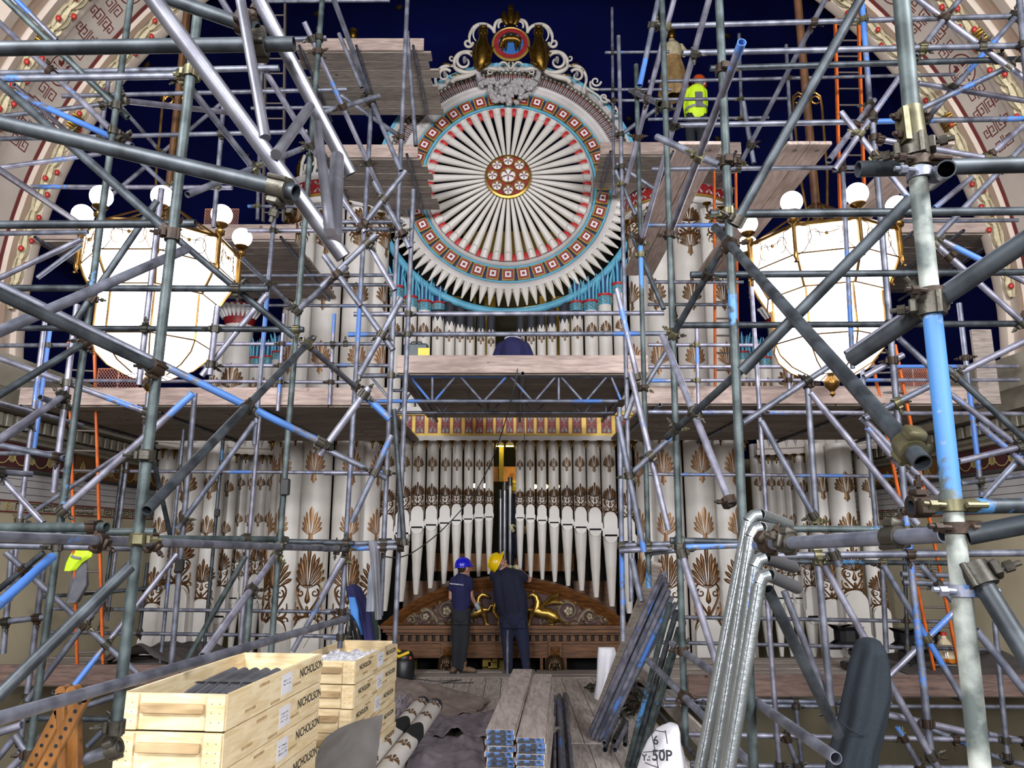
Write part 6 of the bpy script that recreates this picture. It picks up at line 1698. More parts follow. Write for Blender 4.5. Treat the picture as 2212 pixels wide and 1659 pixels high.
# --- trestle / folding ladder at the left edge
tr = thing('wooden_trestle', 'folding brown wooden trestle with rows of peg holes, beside the crates', 'trestle', P(120, 1680, 3.4))
def slab(px0, py0, px1, py1, Y0, Y1, w_, th, nm, holes=0):
    a_, b_ = P(px0, py0, Y0), P(px1, py1, Y1); d = (b_ - a_).normalized(); side = d.cross(Vector((0, 1, 0))).normalized(); nrm = side.cross(d).normalized(); R = Matrix((side, nrm, d)).transposed()
    o = MB().bev((a_ + b_) / 2, (w_, th, (b_ - a_).length), R, .006).build(nm, 'trestle_wood', tr, 0)
    MB().tube(b_ - nrm * th / 2, b_ + nrm * th / 2, w_ / 2, w_ / 2, 14).build('rounded_end', 'trestle_wood', tr, 40)
    for i in range(holes):
        c_ = a_.lerp(b_, .12 + .8 * i / max(1, holes - 1)); fr = -nrm if nrm.y > 0 else nrm; MB().tube(c_ + fr * (th / 2 + .0015), c_ + fr * (th / 2 - .004), .008, .008, 10).build('peg_hole', 'void_black', tr, 0)
slab(140, 1690, 137, 1492, 3.5, 3.5, .045, .05, 'upright'); slab(163, 1690, 160, 1492, 3.42, 3.42, .045, .05, 'upright')
slab(80, 1690, 184, 1502, 3.3, 3.3, .055, .022, 'peg_strut', 9); slab(50, 1690, 132, 1535, 3.6, 3.6, .055, .022, 'peg_strut', 7)
MB().tube(P(128, 1530, 3.62), P(172, 1530, 3.3), .008, .008, 8).build('hinge_rod', 'clamp_steel', tr, 40)
# --- two decorated pipes lying on the sheets
for i, (fx, fy, nx_, ny_, lab) in enumerate(((912, 1520, 800, 1645, 'nearest the crates'), (940, 1525, 848, 1650, 'nearest the plank stack'))):
    r = .088; f = PZ(fx, fy, .20); n_ = PZ(nx_, ny_, .20); n_ = n_ + (n_ - f) * .35; d = (f - n_).normalized(); L_ = (f - n_).length
    t = thing('painted_pipe', 'decorated cream organ pipe lying on felt sheets, %s' % lab, 'organ pipe', (n_ + f) / 2 - Vector((0, 0, r)), 'painted pipes lying on the deck')
    x, y, z = basis(d); up = Vector((0, 0, 1)); up = (up - d * up.dot(d)).normalized(); sd = up.cross(d)
    MB().path([n_, f], r, 24).build('body', 'pipe_white', t, 50)
    g = MB(); m_ = 28; vs = []
    for k in range(m_): an = 2 * PI * k / m_; vs.append(f - d * (.10 + .05 * abs((k % 4) - 2) / 2) + (up * math.cos(an) + sd * math.sin(an)) * r * 1.012)
    for k in range(m_): an = 2 * PI * k / m_; vs.append(f + (up * math.cos(an) + sd * math.sin(an)) * r * 1.012)
    g.add(vs, [(k, (k + 1) % m_, m_ + (k + 1) % m_, m_ + k) for k in range(m_)] + [tuple(range(m_, 2 * m_))]); g.build('dark_end', 'grey_primer', t, 40)
    g = MB(); vs = []; c0_, c1_ = f - d * (1.62 if i else 1.45), f - d * (1.2 if i else 1.05)
    for s_, c_ in ((1, c0_), (-1, c1_)):
        for k in range(m_): an = 2 * PI * k / m_; vs.append(c_ + d * s_ * .05 * math.sin(an * 3) + (up * math.cos(an) + sd * math.sin(an)) * r * 1.01)
    g.add(vs, [(k, (k + 1) % m_, m_ + (k + 1) % m_, m_ + k) for k in range(m_)]); g.build('dark_band', 'void_black', t, 50)
    for dist in (.26, .80, 1.95, 2.45):
        c_ = f - d * dist; pm = MB(); palmette(pm, lambda a_, b_, h: c_ + d * b_ + (up * math.cos(a_ / r - .35) + sd * math.sin(a_ / r - .35)) * (r + h), r * 1.9, r * 1.5, .004); pm.build('palmette', 'bronze_leaf', t, 50)
# --- felt sheets
kq = lambda pts, z=0: quad([PZ(*tK(x, y), z) for x, y in pts])
b1 = kq([(455, 1360), (960, 1330), (1060, 1230), (440, 1090)]); cloth('felt_sheet', 'brown felt dust sheet rucked across the boards behind the painted pipes', 'dust sheet', 'felt_brown', b1, lambda u, v: .03 + .10 * max(0, nz(u * 4, v * 4, 2)) + .05 * abs(nz(u * 9, v * 9)) + .12 * math.exp(-((u - .25) / .3) ** 2 - ((v - .5) / .4) ** 2), 44, 34)
b2 = kq([(480, 1760), (1040, 1760), (1010, 1470), (600, 1470)]); cloth('felt_sheet', 'mauve grey felt sheet spread beside the plank stack', 'dust sheet', 'felt_mauve', b2, lambda u, v: .02 + .08 * max(0, nz(u * 3, v * 6, 5)) + .03 * abs(nz(u * 8, v * 8)), 40, 34)
b3 = kq([(600, 1480), (1060, 1475), (1100, 1310), (640, 1360)]); cloth('felt_sheet', 'bunched mauve felt sheet folded between the other two sheets', 'dust sheet', 'felt_mauve', b3, lambda u, v: .04 + .13 * max(0, nz(u * 3, v * 4, 9)) + .05 * abs(nz(u * 6, v * 7)) + .015 * nz(u * 16, v * 16), 44, 34)
b4 = kq([(380, 1420), (560, 1380), (560, 1240), (400, 1240)]); cloth('felt_sheet', 'striped rolled felt heap against the second crate stack', 'dust sheet', 'felt_mauve', b4, lambda u, v: .08 + .14 * abs(nz(u * 5, v * 5, 14)) + .03 * math.sin(v * 40), 30, 30)
# stiff grey sheet standing against the crates
st_a = [PZ(*tK(x, y), 0) for x, y in ((-60, 1700), (330, 1560))]
def sheet_pt(u, v):
    bot = P(*tK(-120 + 440 * u, 1760), 5.5 + .5 * u); top = P(*tK(-20 + 400 * u, 1500 - 205 * u ** .6), 5.7 + .6 * u)
    p_ = bot.lerp(top, v); p_.y += .06 * math.sin(u * 5) + .05 * nz(u * 4, v * 4, 3); return p_
vs = [sheet_pt(i / 26, j / 22) for j in range(23) for i in range(27)]; k = len(vs); vs += [v_ + Vector((.003, .006, 0)) for v_ in vs]; fs = []
for j in range(22):
    for i in range(26): a_ = j * 27 + i; f_ = (a_, a_ + 1, a_ + 28, a_ + 27); fs += [f_, tuple(x + k for x in reversed(f_))]
o = MB().add(vs, fs).build('grey_sheet', 'tarp_grey', None, 60); tag(o, 'stiff dark grey sheet propped against the front of the crates', 'tarpaulin')
# --- plank stacks
def plank_stack(nx_, fx, wpx, top_z, n, Y0, Y1, side):
    a_ = P(nx_, 1580, Y0); b_ = P(fx, 1441, Y1); a_.z = b_.z = 0; d = (b_ - a_); L_ = d.length; d.normalize(); ex_ = Vector((d.y, -d.x, 0)); R = Matrix((ex_, d, Vector((0, 0, 1)))).transposed()
    for i in range(n):
        z = top_z - .02 - i * .0415; c_ = (a_ + b_) / 2 + Vector((rb.uniform(-.012, .012), rb.uniform(-.03, .03), z)); yaw = Matrix.Rotation(rb.uniform(-.006, .006), 3, 'Z') @ R
        o = MB().bev(c_, (.225, L_, .038), yaw, .004).build('scaffold_board', 'plank_top' if i < 1 else 'old_board_y', None, 0)
        tag(o, ('grey scaffold board on the %s, %s' % (side, 'uppermost' if i == 0 else ORD[i] + ' from the top' if i < 10 else 'near the bottom')), 'scaffold board', 'stacked scaffold boards')
        e = c_ - (yaw @ Vector((0, L_ / 2 + .001, 0))); MB().box(e, (.205, .004, .034), yaw).build('end_band', 'board_end_blue', o, 0)
    return
wood_mat('plank_top', '#a1948d', '#857a75', (9, 1.3, 9), .85, '#5f5550', .12, .2)
plank_stack(1081, 1131, 61, .64, 14, 6.3, 9.1, 'plank stack by the sheets'); plank_stack(1148, 1173, 60, .60, 13, 6.2, 9.0, 'plank stack by the loose tubes')
for x in (-.1, .2, .5):
    pass
bt = MB(); bt.bev((.06, 6.8, .05), (.6, .07, .1), None, .005); o = bt.build('timber_bearer', 'old_board', None, 0); tag(o, 'timber bearer under the near end of the plank stacks', 'timber'); bt = MB(); bt.bev((.25, 8.7, .05), (.56, .07, .1), None, .005); o = bt.build('timber_bearer', 'old_board', None, 0); tag(o, 'timber bearer under the far end of the plank stacks', 'timber')
# --- loose tubes on the deck beside the stack
for i, (nx_, fx, fy, k, zz_) in enumerate(((1186, 1200, 1505, 'p', .03), (1206, 1208, 1502, 'g', .03), (1222, 1220, 1499, 'b', .03), (1199, 1206, 1508, 'b', .072))):
    f = PZ(fx, fy, zz_); n_ = P(nx_, 1660, 7.6); n_.z = zz_; n_.y = 6.6; n_.x = f.x + (n_.x - f.x) * 1.0
    place_tube(k, n_, f, label='loose scaffold tube lying on the deck along the plank stack', group='loose tubes along the plank stack')
# --- leaning bundle
lean = [(1693, 1440, 2150, 420, 'p'), (1712, 1455, 2168, 400, 'p'), (1740, 1462, 2185, 470, 'b'), (1765, 1465, 2198, 520, 'p'), (1790, 1468, 2215, 560, 'b'), (1725, 1450, 2176, 440, 'g'), (1700, 1410, 2120, 480, 'g'), (1775, 1440, 2240, 600, 'g')]
for i, (x0, y0, x1, y1, k) in enumerate(lean):
    f = PZ(*tK(x0, y0), .03); h = P(*tK(x1, y1), 7.5 + .03 * i)
    place_tube(k, f, h, label='scaffold tube in the bundle leaning beside the white sack', group='tubes leaning beside the white sack')
f = PZ(*tK(1765, 1350), .02) + Vector((0, .3, 0)); h = P(*tK(2120, 345), 7.8); d = (h - f).normalized(); sdv = d.cross(Vector((0, 1, 0))).normalized(); nv = sdv.cross(d)
o = MB().bev((f + h) / 2, (.11, .05, (h - f).length), Matrix((sdv, nv, d)).transposed(), .005).build('leaning_timber', 'old_board', None, 0); tag(o, 'brown timber plank leaning behind the tube bundle', 'timber')
lean2 = [(1930, 1640, 2205, 600, 'n'), (1960, 1640, 2245, 650, 'd'), (1990, 1640, 2262, 760, 'n'), (2010, 1640, 2290, 720, 'n')]
for i, (x0, y0, x1, y1, k) in enumerate(lean2):
    f = PZ(*tK(x0, y0), .03); h = P(*tK(x1, y1), 6.4)
    place_tube(k, f, h, label='dark scaffold tube leaning between the coupler heap and the printed sack', group='tubes leaning by the printed sack')
# short tubes with open ends toward the viewer
for i, (x0, y0, x1, y1) in enumerate(((1785, 1490, 1900, 1370), (1790, 1533, 1880, 1440), (1850, 1478, 1960, 1400), (1852, 1533, 1970, 1450), (1918, 1500, 1990, 1440), (1805, 1450, 1905, 1360))):
    Y = 8.2 - .1 * (i % 2); zt_ = .03 + .05 * (2 - (i % 3)); f = PZ(*tK(x0, y0), zt_); h = f + Vector(((x1 - x0) * .0022, .95, 0))
    place_tube('gdngdn'[i], f, h, label='short tube with open end in the heap on the deck', group='short tubes heaped on the deck')
# heap of couplers
rh = random.Random(21); hc = PZ(*tK(1920, 1330), 0)
for i in range(54):
    lay = i / 54; rr = .34 * (1 - lay * .75); a_ = rh.uniform(0, 2 * PI); u = math.sqrt(rh.random()) * rr
    M = Matrix.Translation(hc + Vector((u * math.cos(a_) * 1.0 + .05, u * math.sin(a_) * 1.5 + .1, .035 + .30 * lay))) @ Matrix.Rotation(rh.uniform(0, 6), 4, 'Z') @ Matrix.Rotation(rh.uniform(0, 3), 4, 'X')
    o = bpy.data.objects.new('loose_coupler', CPL[rh.choice((0, 1, 2))]); COL.objects.link(o); o.matrix_world = M; ORG[o.name] = M.translation.copy(); tag(o, 'steel scaffold coupler in the dark heap beside the leaning tubes', 'coupler', 'heaped couplers')
for i in range(6):
    c_ = PZ(*tK(rh.uniform(1690, 1760), rh.uniform(1125, 1150)), .035); o = bpy.data.objects.new('loose_coupler', CPL[i % 3]); COL.objects.link(o); o.matrix_world = Matrix.Translation(c_) @ Matrix.Rotation(rh.uniform(0, 3), 4, 'X') @ Matrix.Rotation(rh.uniform(0, 3), 4, 'Z'); tag(o, 'steel scaffold coupler lying on the deck behind the white sack', 'coupler', 'couplers behind the white sack')
# --- draped / soft things as closed folded columns
def drape(name, label, cat, m, rows, seed, fold=.18, nf=9, n=40, par=None, amp2=.5):
    """rows: (centre point, half width x, half depth y, tilt) from top to bottom, folded round"""
    vs = []; rd = random.Random(seed); ph = rd.uniform(0, 6); m_ = len(rows)
    for j, (c_, hx, hy) in enumerate(rows):
        v = j / (m_ - 1)
        for i in range(n):
            a_ = 2 * PI * i / n; f_ = 1 + fold * min(1, v * 2 + .2) * (math.sin(a_ * nf + ph + v * 1.5) * .6 + amp2 * NZ.noise(Vector((math.cos(a_) * 2, math.sin(a_) * 2 + seed, v * 3))))
            vs.append(Vector((c_.x + hx * f_ * math.cos(a_), c_.y + hy * f_ * math.sin(a_), c_.z)))
    fs = [(j * n + i, j * n + (i + 1) % n, (j + 1) * n + (i + 1) % n, (j + 1) * n + i) for j in range(m_ - 1) for i in range(n)] + [tuple(range(n - 1, -1, -1)), tuple(range((m_ - 1) * n, m_ * n))]
    o = MB().add(vs, fs).build(name, m, par, 70)
    return tag(o, label, cat) if label else o
def rows_px(lst, Y, dep, tf, sub=4):
    """lst of (tile y, x left, x right) -> smoothly interpolated rows"""
    out = []
    for k in range(len(lst) - 1):
        for s_ in range(sub if k < len(lst) - 2 else sub + 1):
            u = s_ / sub; y = lst[k][0] + (lst[k + 1][0] - lst[k][0]) * u; a_ = lst[k][1] + (lst[k + 1][1] - lst[k][1]) * u; b_ = lst[k][2] + (lst[k + 1][2] - lst[k][2]) * u
            p0, p1 = P(*tf(a_, y), Y), P(*tf(b_, y), Y); out.append(((p0 + p1) / 2, (p1.x - p0.x) / 2, dep * (.4 + .6 * min(1, (k + u) / 2))))
    return out
def tL(x, y): return 1400 + .36709 * x, 1100 + .36709 * y
ct = drape('hanging_coat', 'dark navy coat hung over a tube end in front of the platform, duct side', 'coat', 'coat_navy', rows_px([(758, 1270, 1330), (775, 1240, 1358), (830, 1215, 1385), (900, 1195, 1405), (1000, 1175, 1418), (1100, 1155, 1420), (1200, 1140, 1400), (1300, 1115, 1375), (1420, 1085, 1340), (1560, 1062, 1322)], 4.7, .13, tL), 3, .17, 6, 72)
sm = MB(); pts = [P(*tL(x, y), 4.56) for x, y in ((1130, 1245), (1180, 1290), (1240, 1325), (1290, 1320))]; sm.path(pts, .004, 6); sm.build('sleeve_seam', 'coat_navy', ct, 50)
t = thing('coat_cluster', 'navy hooded coat with bright blue lining hung on a post above the crates', 'coat', P(*tK(230, 830), 8.2))
drape('coat', None, None, 'coat_blue', rows_px([(480, 165, 205), (500, 140, 235), (560, 150, 262), (640, 200, 300), (720, 220, 310), (830, 240, 325)], 8.2, .13, tK), 5, .12, 6, 40, t)
drape('lining', None, None, 'lining_blue', rows_px([(560, 155, 200), (640, 165, 225), (720, 185, 235), (800, 220, 245)], 8.07, .05, tK), 6, .2, 4, 30, t)
o = drape('grey_hoodie', 'grey hoodie hanging from the rail beside the organ feet', 'hoodie', 'hoodie_grey', rows_px([(200, 280, 325), (230, 285, 345), (330, 300, 352), (450, 312, 358), (560, 320, 365), (700, 330, 368)], (near_Y(800, 1178) or 7.3), .07, tK), 8, .18, 5, 36)
o = drape('pale_shirt', 'pale shirt hanging beneath the grey hoodie on the rail', 'shirt', 'pale_cloth', rows_px([(340, 296, 312), (420, 285, 320), (560, 275, 325), (650, 270, 320)], 7.85, .05, tK), 9, .2, 5, 30)
o = drape('rubbish_bag', 'shiny black rubbish bag tied to the rail beneath the navy coat', 'bag', 'bag_black', rows_px([(670, 160, 178), (700, 150, 200), (760, 142, 225), (830, 138, 250), (880, 140, 250)], 8.05, .12, tK), 10, .25, 7, 40)
o = drape('green_jacket', 'dark green jacket hanging behind the navy coat', 'jacket', 'green_cloth', rows_px([(630, 270, 310), (700, 280, 340), (830, 300, 348)], 8.35, .08, tK), 12, .18, 5, 30)
sk = drape('white_sack', 'plain white sack standing open beside the leaning tubes', 'sack', 'sack_white', rows_px([(880, 1745, 1850), (920, 1740, 1862), (1000, 1738, 1850), (1100, 1732, 1820), (1200, 1722, 1760)], 10.4, .16, tK), 13, .16, 5, 40)
sk = drape('printed_sack', 'white plastic sack with black printed grid beside the ducts', 'sack', 'sack_white', rows_px([(1270, 120, 175), (1300, 60, 185), (1380, 10, 190), (1460, -30, 215), (1560, -60, 240)], 5.2, .20, tL), 15, .14, 5, 44)
for (x0, y0, x1, y1) in ((5, 1335, 40, 1300), (20, 1320, 60, 1523), (-30, 1430, 95, 1415), (40, 1300, 100, 1310), (-20, 1490, 60, 1520), (100, 1300, 112, 1380)):
    mb = MB(); a_, b_ = P(*tL(x0, y0), 4.93), P(*tL(x1, y1), 4.93); mb.path([a_, a_.lerp(b_, .5) + Vector((0, -.01, 0)), b_], .003, 5); mb.build('printed_line', 'ink', sk, 0)
for txt, x, y, s_ in (('50P', 82, 1452, .085), ('Y.:', -12, 1462, .05), ('6', 45, 1362, .07)): text_mesh(txt, s_, 'ink', 'printed_text', sk, frame(P(*tL(x, y), 4.925), (1, .12, -.05), (0, .1, 1)), bold=.002)
# --- foil ducts with elbows
ducts = [(('tallest foil duct, far elbow of the four'), [(300, 1560), (588, 75), (622, 38), (660, 32), (830, 92)], 3.4), (('foil duct with elbow resting on the blue rail'), [(385, 1560), (605, 165), (630, 118), (665, 108), (740, 120)], 3.3), (('short-elbowed foil duct, upper of the two dark ended'), [(455, 1560), (630, 340), (650, 300), (690, 288), (855, 340)], 3.2), (('short-elbowed foil duct, lower of the two dark ended'), [(470, 1560), (655, 440), (672, 398), (712, 388), (878, 462)], 3.1)]
for lab, pts, Y in ducts:
    v = [P(*tL(x, y), Y + (.15 if i == 4 else 0)) for i, (x, y) in enumerate(pts)]
    d = (v[0] - v[1]).normalized(); v[0] = v[1] + d * ((v[1].z - .01) / -d.z if d.z < 0 else 2)
    t = thing('foil_duct', 'silver %s' % lab, 'duct', v[0], 'bent silver ducts'); r = .0265
    MB().path([v[0], v[1]], r, 18).build('straight', 'duct_foil', t, 50); MB().path([v[1], v[2], v[3]], r * 1.05, 18).build('elbow', 'duct_foil', t, 20); MB().pipe(v[3], v[4], r, r * .9, 18).build('branch', 'duct_dark' if 'dark' in lab else 'duct_foil', t, 40)
    sm = MB(); off = Vector((-.012, -.0235, 0)); sm.path([v[0] + off, v[1] + off], .0025, 5); sm.build('seam_tape', 'tube_grey', t, 50)
# --- post with yellow cap, vacuum, tool case, side platform clutter
c_ = PZ(1096, 1457, 0); o = place_tube('g', c_, Vector((c_.x, c_.y, ZX(1311, c_.y))), label='short upright tube with yellow cap standing behind the workers', group='capped post')
cp = MB(); tp = Vector((c_.x, c_.y, ZX(1311, c_.y))); cp.lathe([(.027, -.03), (.027, .012), (.02, .018), (.001, .02)], 14, tp); fit('yellow_cap', cp, 'yellow_plastic', o)
vb = PZ(*tK(505, 1085), 0); t = thing('vacuum_cleaner', 'black and red vacuum cleaner with yellow hose behind the crates', 'vacuum cleaner', vb)
MB().lathe([(.001, 0), (.16, .01), (.17, .06), (.165, .26), (.14, .30)], 24, vb).build('tank', 'black_plastic', t, 50); MB().lathe([(.145, .30), (.15, .34), (.12, .40), (.04, .43), (.001, .43)], 24, vb).build('motor_head', 'black_plastic', t, 50); MB().box(vb + Vector((.1, -.1, .33)), (.06, .02, .04)).build('switch_plate', 'red_plastic', t, 0)
MB().path([vb + Vector((-.05, -.05, .40)), vb + Vector((-.13, -.1, .48)), vb + Vector((-.18, -.1, .40)), vb + Vector((-.05, -.18, .36)), vb + Vector((.1, -.16, .42))], .025, 8).build('hose', 'yellow_plastic', t, 50)
for s_ in (-1, 1): MB().tube(vb + Vector((s_ * .16, -.02, .03)), vb + Vector((s_ * .19, -.02, .03)), .03, .03, 12).build('wheel', 'black_rubber', t, 40)
cb_ = MB(); cb_.path([vb + Vector((.1, 0, .02)), vb + Vector((.5, -.2, .012)), vb + Vector((.9, -.1, .012)), vb + Vector((.6, -.35, .012)), vb + Vector((1.1, -.3, .012))], .006, 6); cb_.build('cable', 'cable_black', t, 50)
def case(label, px0, py0, px1, py1, Y, z):
    a_, b_ = P(px0, py1, Y), P(px1, py0, Y); t = thing('tool_case', label, 'tool case', ((a_.x + b_.x) / 2, Y + .15, z)); h = b_.z - z
    MB().bev(((a_.x + b_.x) / 2, Y + .15, z + h / 2), (b_.x - a_.x, .3, h), None, .02).build('body', 'teal_case', t, 0); MB().box(((a_.x + b_.x) / 2 + .12, Y - .002, z + h * .75), (.16, .006, h * .28)).build('yellow_badge', 'yellow_plastic', t, 0)
    MB().bev(((a_.x + b_.x) / 2, Y - .004, z + h * .45), ((b_.x - a_.x) * .8, .02, .03), None, .004).build('latch_rail', 'black_plastic', t, 0)
    MB().path([((a_.x + b_.x) / 2 - .08, Y + .1, z + h), ((a_.x + b_.x) / 2 - .07, Y + .1, z + h + .04), ((a_.x + b_.x) / 2 + .07, Y + .1, z + h + .04), ((a_.x + b_.x) / 2 + .08, Y + .1, z + h)], .012, 8).build('handle', 'black_plastic', t, 50)
case('dark tool case with yellow badge on the bridge platform', 870, 741, 924, 768, 10.0, zc2)
def bx_on(name, label, cat, m, px0, px1, pyt, Y, z, dep=.35):
    a_, b_ = P(px0, pyt, Y), P(px1, pyt, Y); o = MB().bev(((a_.x + b_.x) / 2, Y + dep / 2, z + (a_.z - z) / 2), (b_.x - a_.x, dep, a_.z - z), None, .03); return o
t = thing('wheeled_tool_box', 'black wheeled tool box with yellow hub on the low platform, duct side', 'tool box', P(1998, 1460, 10.4)); bx_on(0, 0, 0, 0, 1965, 2030, 1408, 10.4, .43).build('body', 'black_plastic', t, 0)
wp = P(1978, 1450, 10.36); MB().tube(wp, wp + Vector((0, -.04, 0)), .10, .10, 18).build('wheel', 'black_rubber', t, 40); MB().tube(wp + Vector((0, -.041, 0)), wp + Vector((0, -.05, 0)), .055, .055, 14).build('hub', 'yellow_plastic', t, 40); bx_on(0, 0, 0, 0, 1970, 2022, 1402, 10.4, .9).build('lid', 'black_plastic', t, 0)
t = thing('water_bottle', 'large clear bottle with amber liquid beside the wheeled tool box', 'bottle', P(2048, 1462, 10.3)); cc = P(2048, 1462, 10.3); cc.z = .43
MB().lathe([(.001, 0), (.12, .01), (.12, .26), (.08, .34), (.035, .40), (.035, .44)], 18, cc).build('bottle', 'clear_plastic', t, 50); MB().lathe([(.001, .005), (.122, .012), (.122, .15), (.001, .15)], 18, cc).build('liquid', 'amber_liquid', t, 50); MB().lathe([(.04, .43), (.04, .47), (.001, .47)], 12, cc).build('cap', 'red_plastic', t, 50)
t = thing('bench_machine', 'small black bench machine on the low platform beside the hanging coat', 'machine', P(1845, 1455, 10.2)); bx_on(0, 0, 0, 0, 1830, 1870, 1432, 10.2, .43, .25).build('base', 'black_plastic', t, 0); bx_on(0, 0, 0, 0, 1838, 1858, 1402, 10.25, .6, .12).build('column', 'black_plastic', t, 0); bx_on(0, 0, 0, 0, 1826, 1850, 1396, 10.2, .98, .2).build('head', 'black_plastic', t, 0)
b5 = quad([(-5.6, 10.2, .45), (-4.2, 10.2, .45), (-4.1, 11.5, .45), (-5.4, 11.5, .45)]); cloth('carpet_heap', 'folded dark carpet heaped on the low platform by the wall, crate side', 'carpet', 'carpet_dark', b5, lambda u, v: .02 + .34 * (1 - abs(2 * u - 1) ** 2) * (.5 + .5 * nz(u * 3, v * 3, 4)) + .04 * nz(u * 10, v * 10), 34, 26)
b6 = quad([(5.0, 9.2, .42), (6.4, 9.2, .42), (6.4, 11.3, .42), (5.0, 11.3, .42)]); cloth('carpet_heap', 'dark tarpaulin heaped on the low platform beyond the bottle, duct side', 'carpet', 'carpet_dark', b6, lambda u, v: .02 + .30 * u * (.6 + .4 * nz(u * 3, v * 3, 8)) + .03 * nz(u * 9, v * 9), 30, 26)
# --- jacket and hi-vis vest hung on the crate-side ladder
t = thing('hung_workwear', 'yellow hi-vis vest over a dark jacket hung on the ladder, crate side', 'workwear', P(165, 1300, 9.9))
tG = lambda x, y: (.33906 * x, 850 + .33906 * y)
drape('vest', None, None, 'hivis', rows_px([(985, 480, 590), (1000, 462, 588), (1040, 440, 580), (1080, 425, 520), (1130, 415, 480)], 9.9, .06, tG), 31, .12, 5, 36, t)
drape('jacket', None, None, 'hoodie_grey', rows_px([(1050, 490, 555), (1120, 470, 560), (1220, 445, 560), (1330, 425, 500)], 9.97, .07, tG), 33, .15, 5, 36, t)
tp_ = MB(); tp_.path([P(*tG(x, y), 9.83) for x, y in ((455, 1035), (480, 1045), (515, 1050))], .02, 6); tp_.build('reflective_band', 'reflect_tape', t, 50)
# --- black foam guards taped to tubes
for i, (px, py, hh, Y, lab) in enumerate(((616, 1052, 36, 5.75, 'post in front of the great pipes'), (388, 1222, 28, 6.85, 'post by the wing pipes'), (469, 1108, 16, 9.35, 'far post before the wing pipes'))):
    Y = near_Y(px, py) or Y; a_, b_ = P(px, py - hh / 2, Y - .03), P(px, py + hh / 2, Y - .03); o = MB().bev((a_ + b_) / 2, (.07, .05, a_.z - b_.z), None, .008).build('foam_guard', 'black_rubber', None, 0); tag(o, 'black foam guard taped to the %s, crate side' % lab, 'foam guard')
# --- cable from the bridge platform to the rail
cab = [(1122, 770, 9.0), (1112, 830, 8.95), (1090, 915, 9.2), (1060, 1000, 9.6), (1020, 1072, 9.9), (960, 1140, 9.7), (900, 1188, 9.0), (862, 1204, 8.4), (830, 1202, 7.9)]
def catmull(pts, n=8):
    o = []
    for i in range(len(pts) - 1):
        p0, p1, p2, p3 = pts[max(i - 1, 0)], pts[i], pts[i + 1], pts[min(i + 2, len(pts) - 1)]
        for k in range(n):
            t_ = k / n; o.append(.5 * ((2 * p1) + (p2 - p0) * t_ + (2 * p0 - 5 * p1 + 4 * p2 - p3) * t_ ** 2 + (3 * p1 - p0 - 3 * p2 + p3) * t_ ** 3))
    return o + [pts[-1]]
o = MB().path(catmull([P(*v) for v in cab]), .0075, 6).build('power_cable', 'cable_black', None, 60); tag(o, 'black cable looping from the bridge platform across the pipes', 'cable')
rope = MB().path(catmull([P(1135, 1120, 9.0), P(1134, 1000, 9.0), P(1132, 900, 9.0), P(1131, 870, 9.0)]), .005, 6).build('thin_rope', 'cable_black', None, 60); tag(rope, 'thin dark cord hanging straight down before the frieze', 'cord')
# yellow rope on the great pipe
rp = MB().path(catmull([P(700, 1195, 12.3), P(693, 1260, 12.2), P(688, 1310, 12.2), P(676, 1360, 12.1), P(655, 1400, 12.0)]), .006, 6).build('yellow_rope', 'ochre_line', None, 60); tag(rp, 'thin yellow rope hanging against a great tower pipe', 'rope')
# --- draped statues on the towers
def statue(px, label):
    Y = 13.2; b_ = P(px, 212, Y); tpz = ZX(66, Y); h = tpz - b_.z; t = thing('statue', label, 'statue', b_, 'robed statues on the towers'); mat_r = 'statue_robe'
    fo = MB(); n = 36; vs = []; prof = [(.16, 0), (.20, .05), (.17, .25), (.15, .42), (.115, .55), (.13, .62)]
    for r_, z in prof:
        for i in range(n): a_ = 2 * PI * i / n; rr = r_ * h * (1 + .09 * math.sin(a_ * 9) * (1 - z)); vs.append(b_ + Vector((rr * math.cos(a_), rr * .8 * math.sin(a_), z * h)))
    fo.add(vs, [(j * n + i, j * n + (i + 1) % n, (j + 1) * n + (i + 1) % n, (j + 1) * n + i) for j in range(len(prof) - 1) for i in range(n)]); fo.build('robe', 'statue_robe', t, 60)
    MB().path([b_ + Vector((0, 0, z * h)) for z in (.58, .66, .74, .80, .83, .86)], [.11 * h, .125 * h, .12 * h, .08 * h, .04 * h, .04 * h], 16).build('torso', 'garland_cream', t, 60)
    MB().sphere(b_ + Vector((0, -.01, .92 * h)), .062 * h, 14, 10, (.9, 1, 1.2)).build('head', 'antique_gold', t, 60)
    for s_ in (-1, 1): MB().path([b_ + Vector((s_ * x * h, y * h, z * h)) for x, y, z in ((.11, 0, .77), (.17, -.02, .66), (.13, -.09, .56))], [.04 * h, .034 * h, .022 * h], 10).build('arm', 'garland_cream', t, 60)
    MB().lathe([(.055 * h, .955 * h), (.06 * h, 1.0 * h)], 12, b_).build('coronet', 'antique_gold', t, 50)
mat('statue_robe', '#9a7d52', .6, .1, '#7a5f3a', 8)
statue(1457, 'ochre robed statue beside the hi-vis worker'); statue(757, 'robed statue mostly hidden behind the topmost platform')
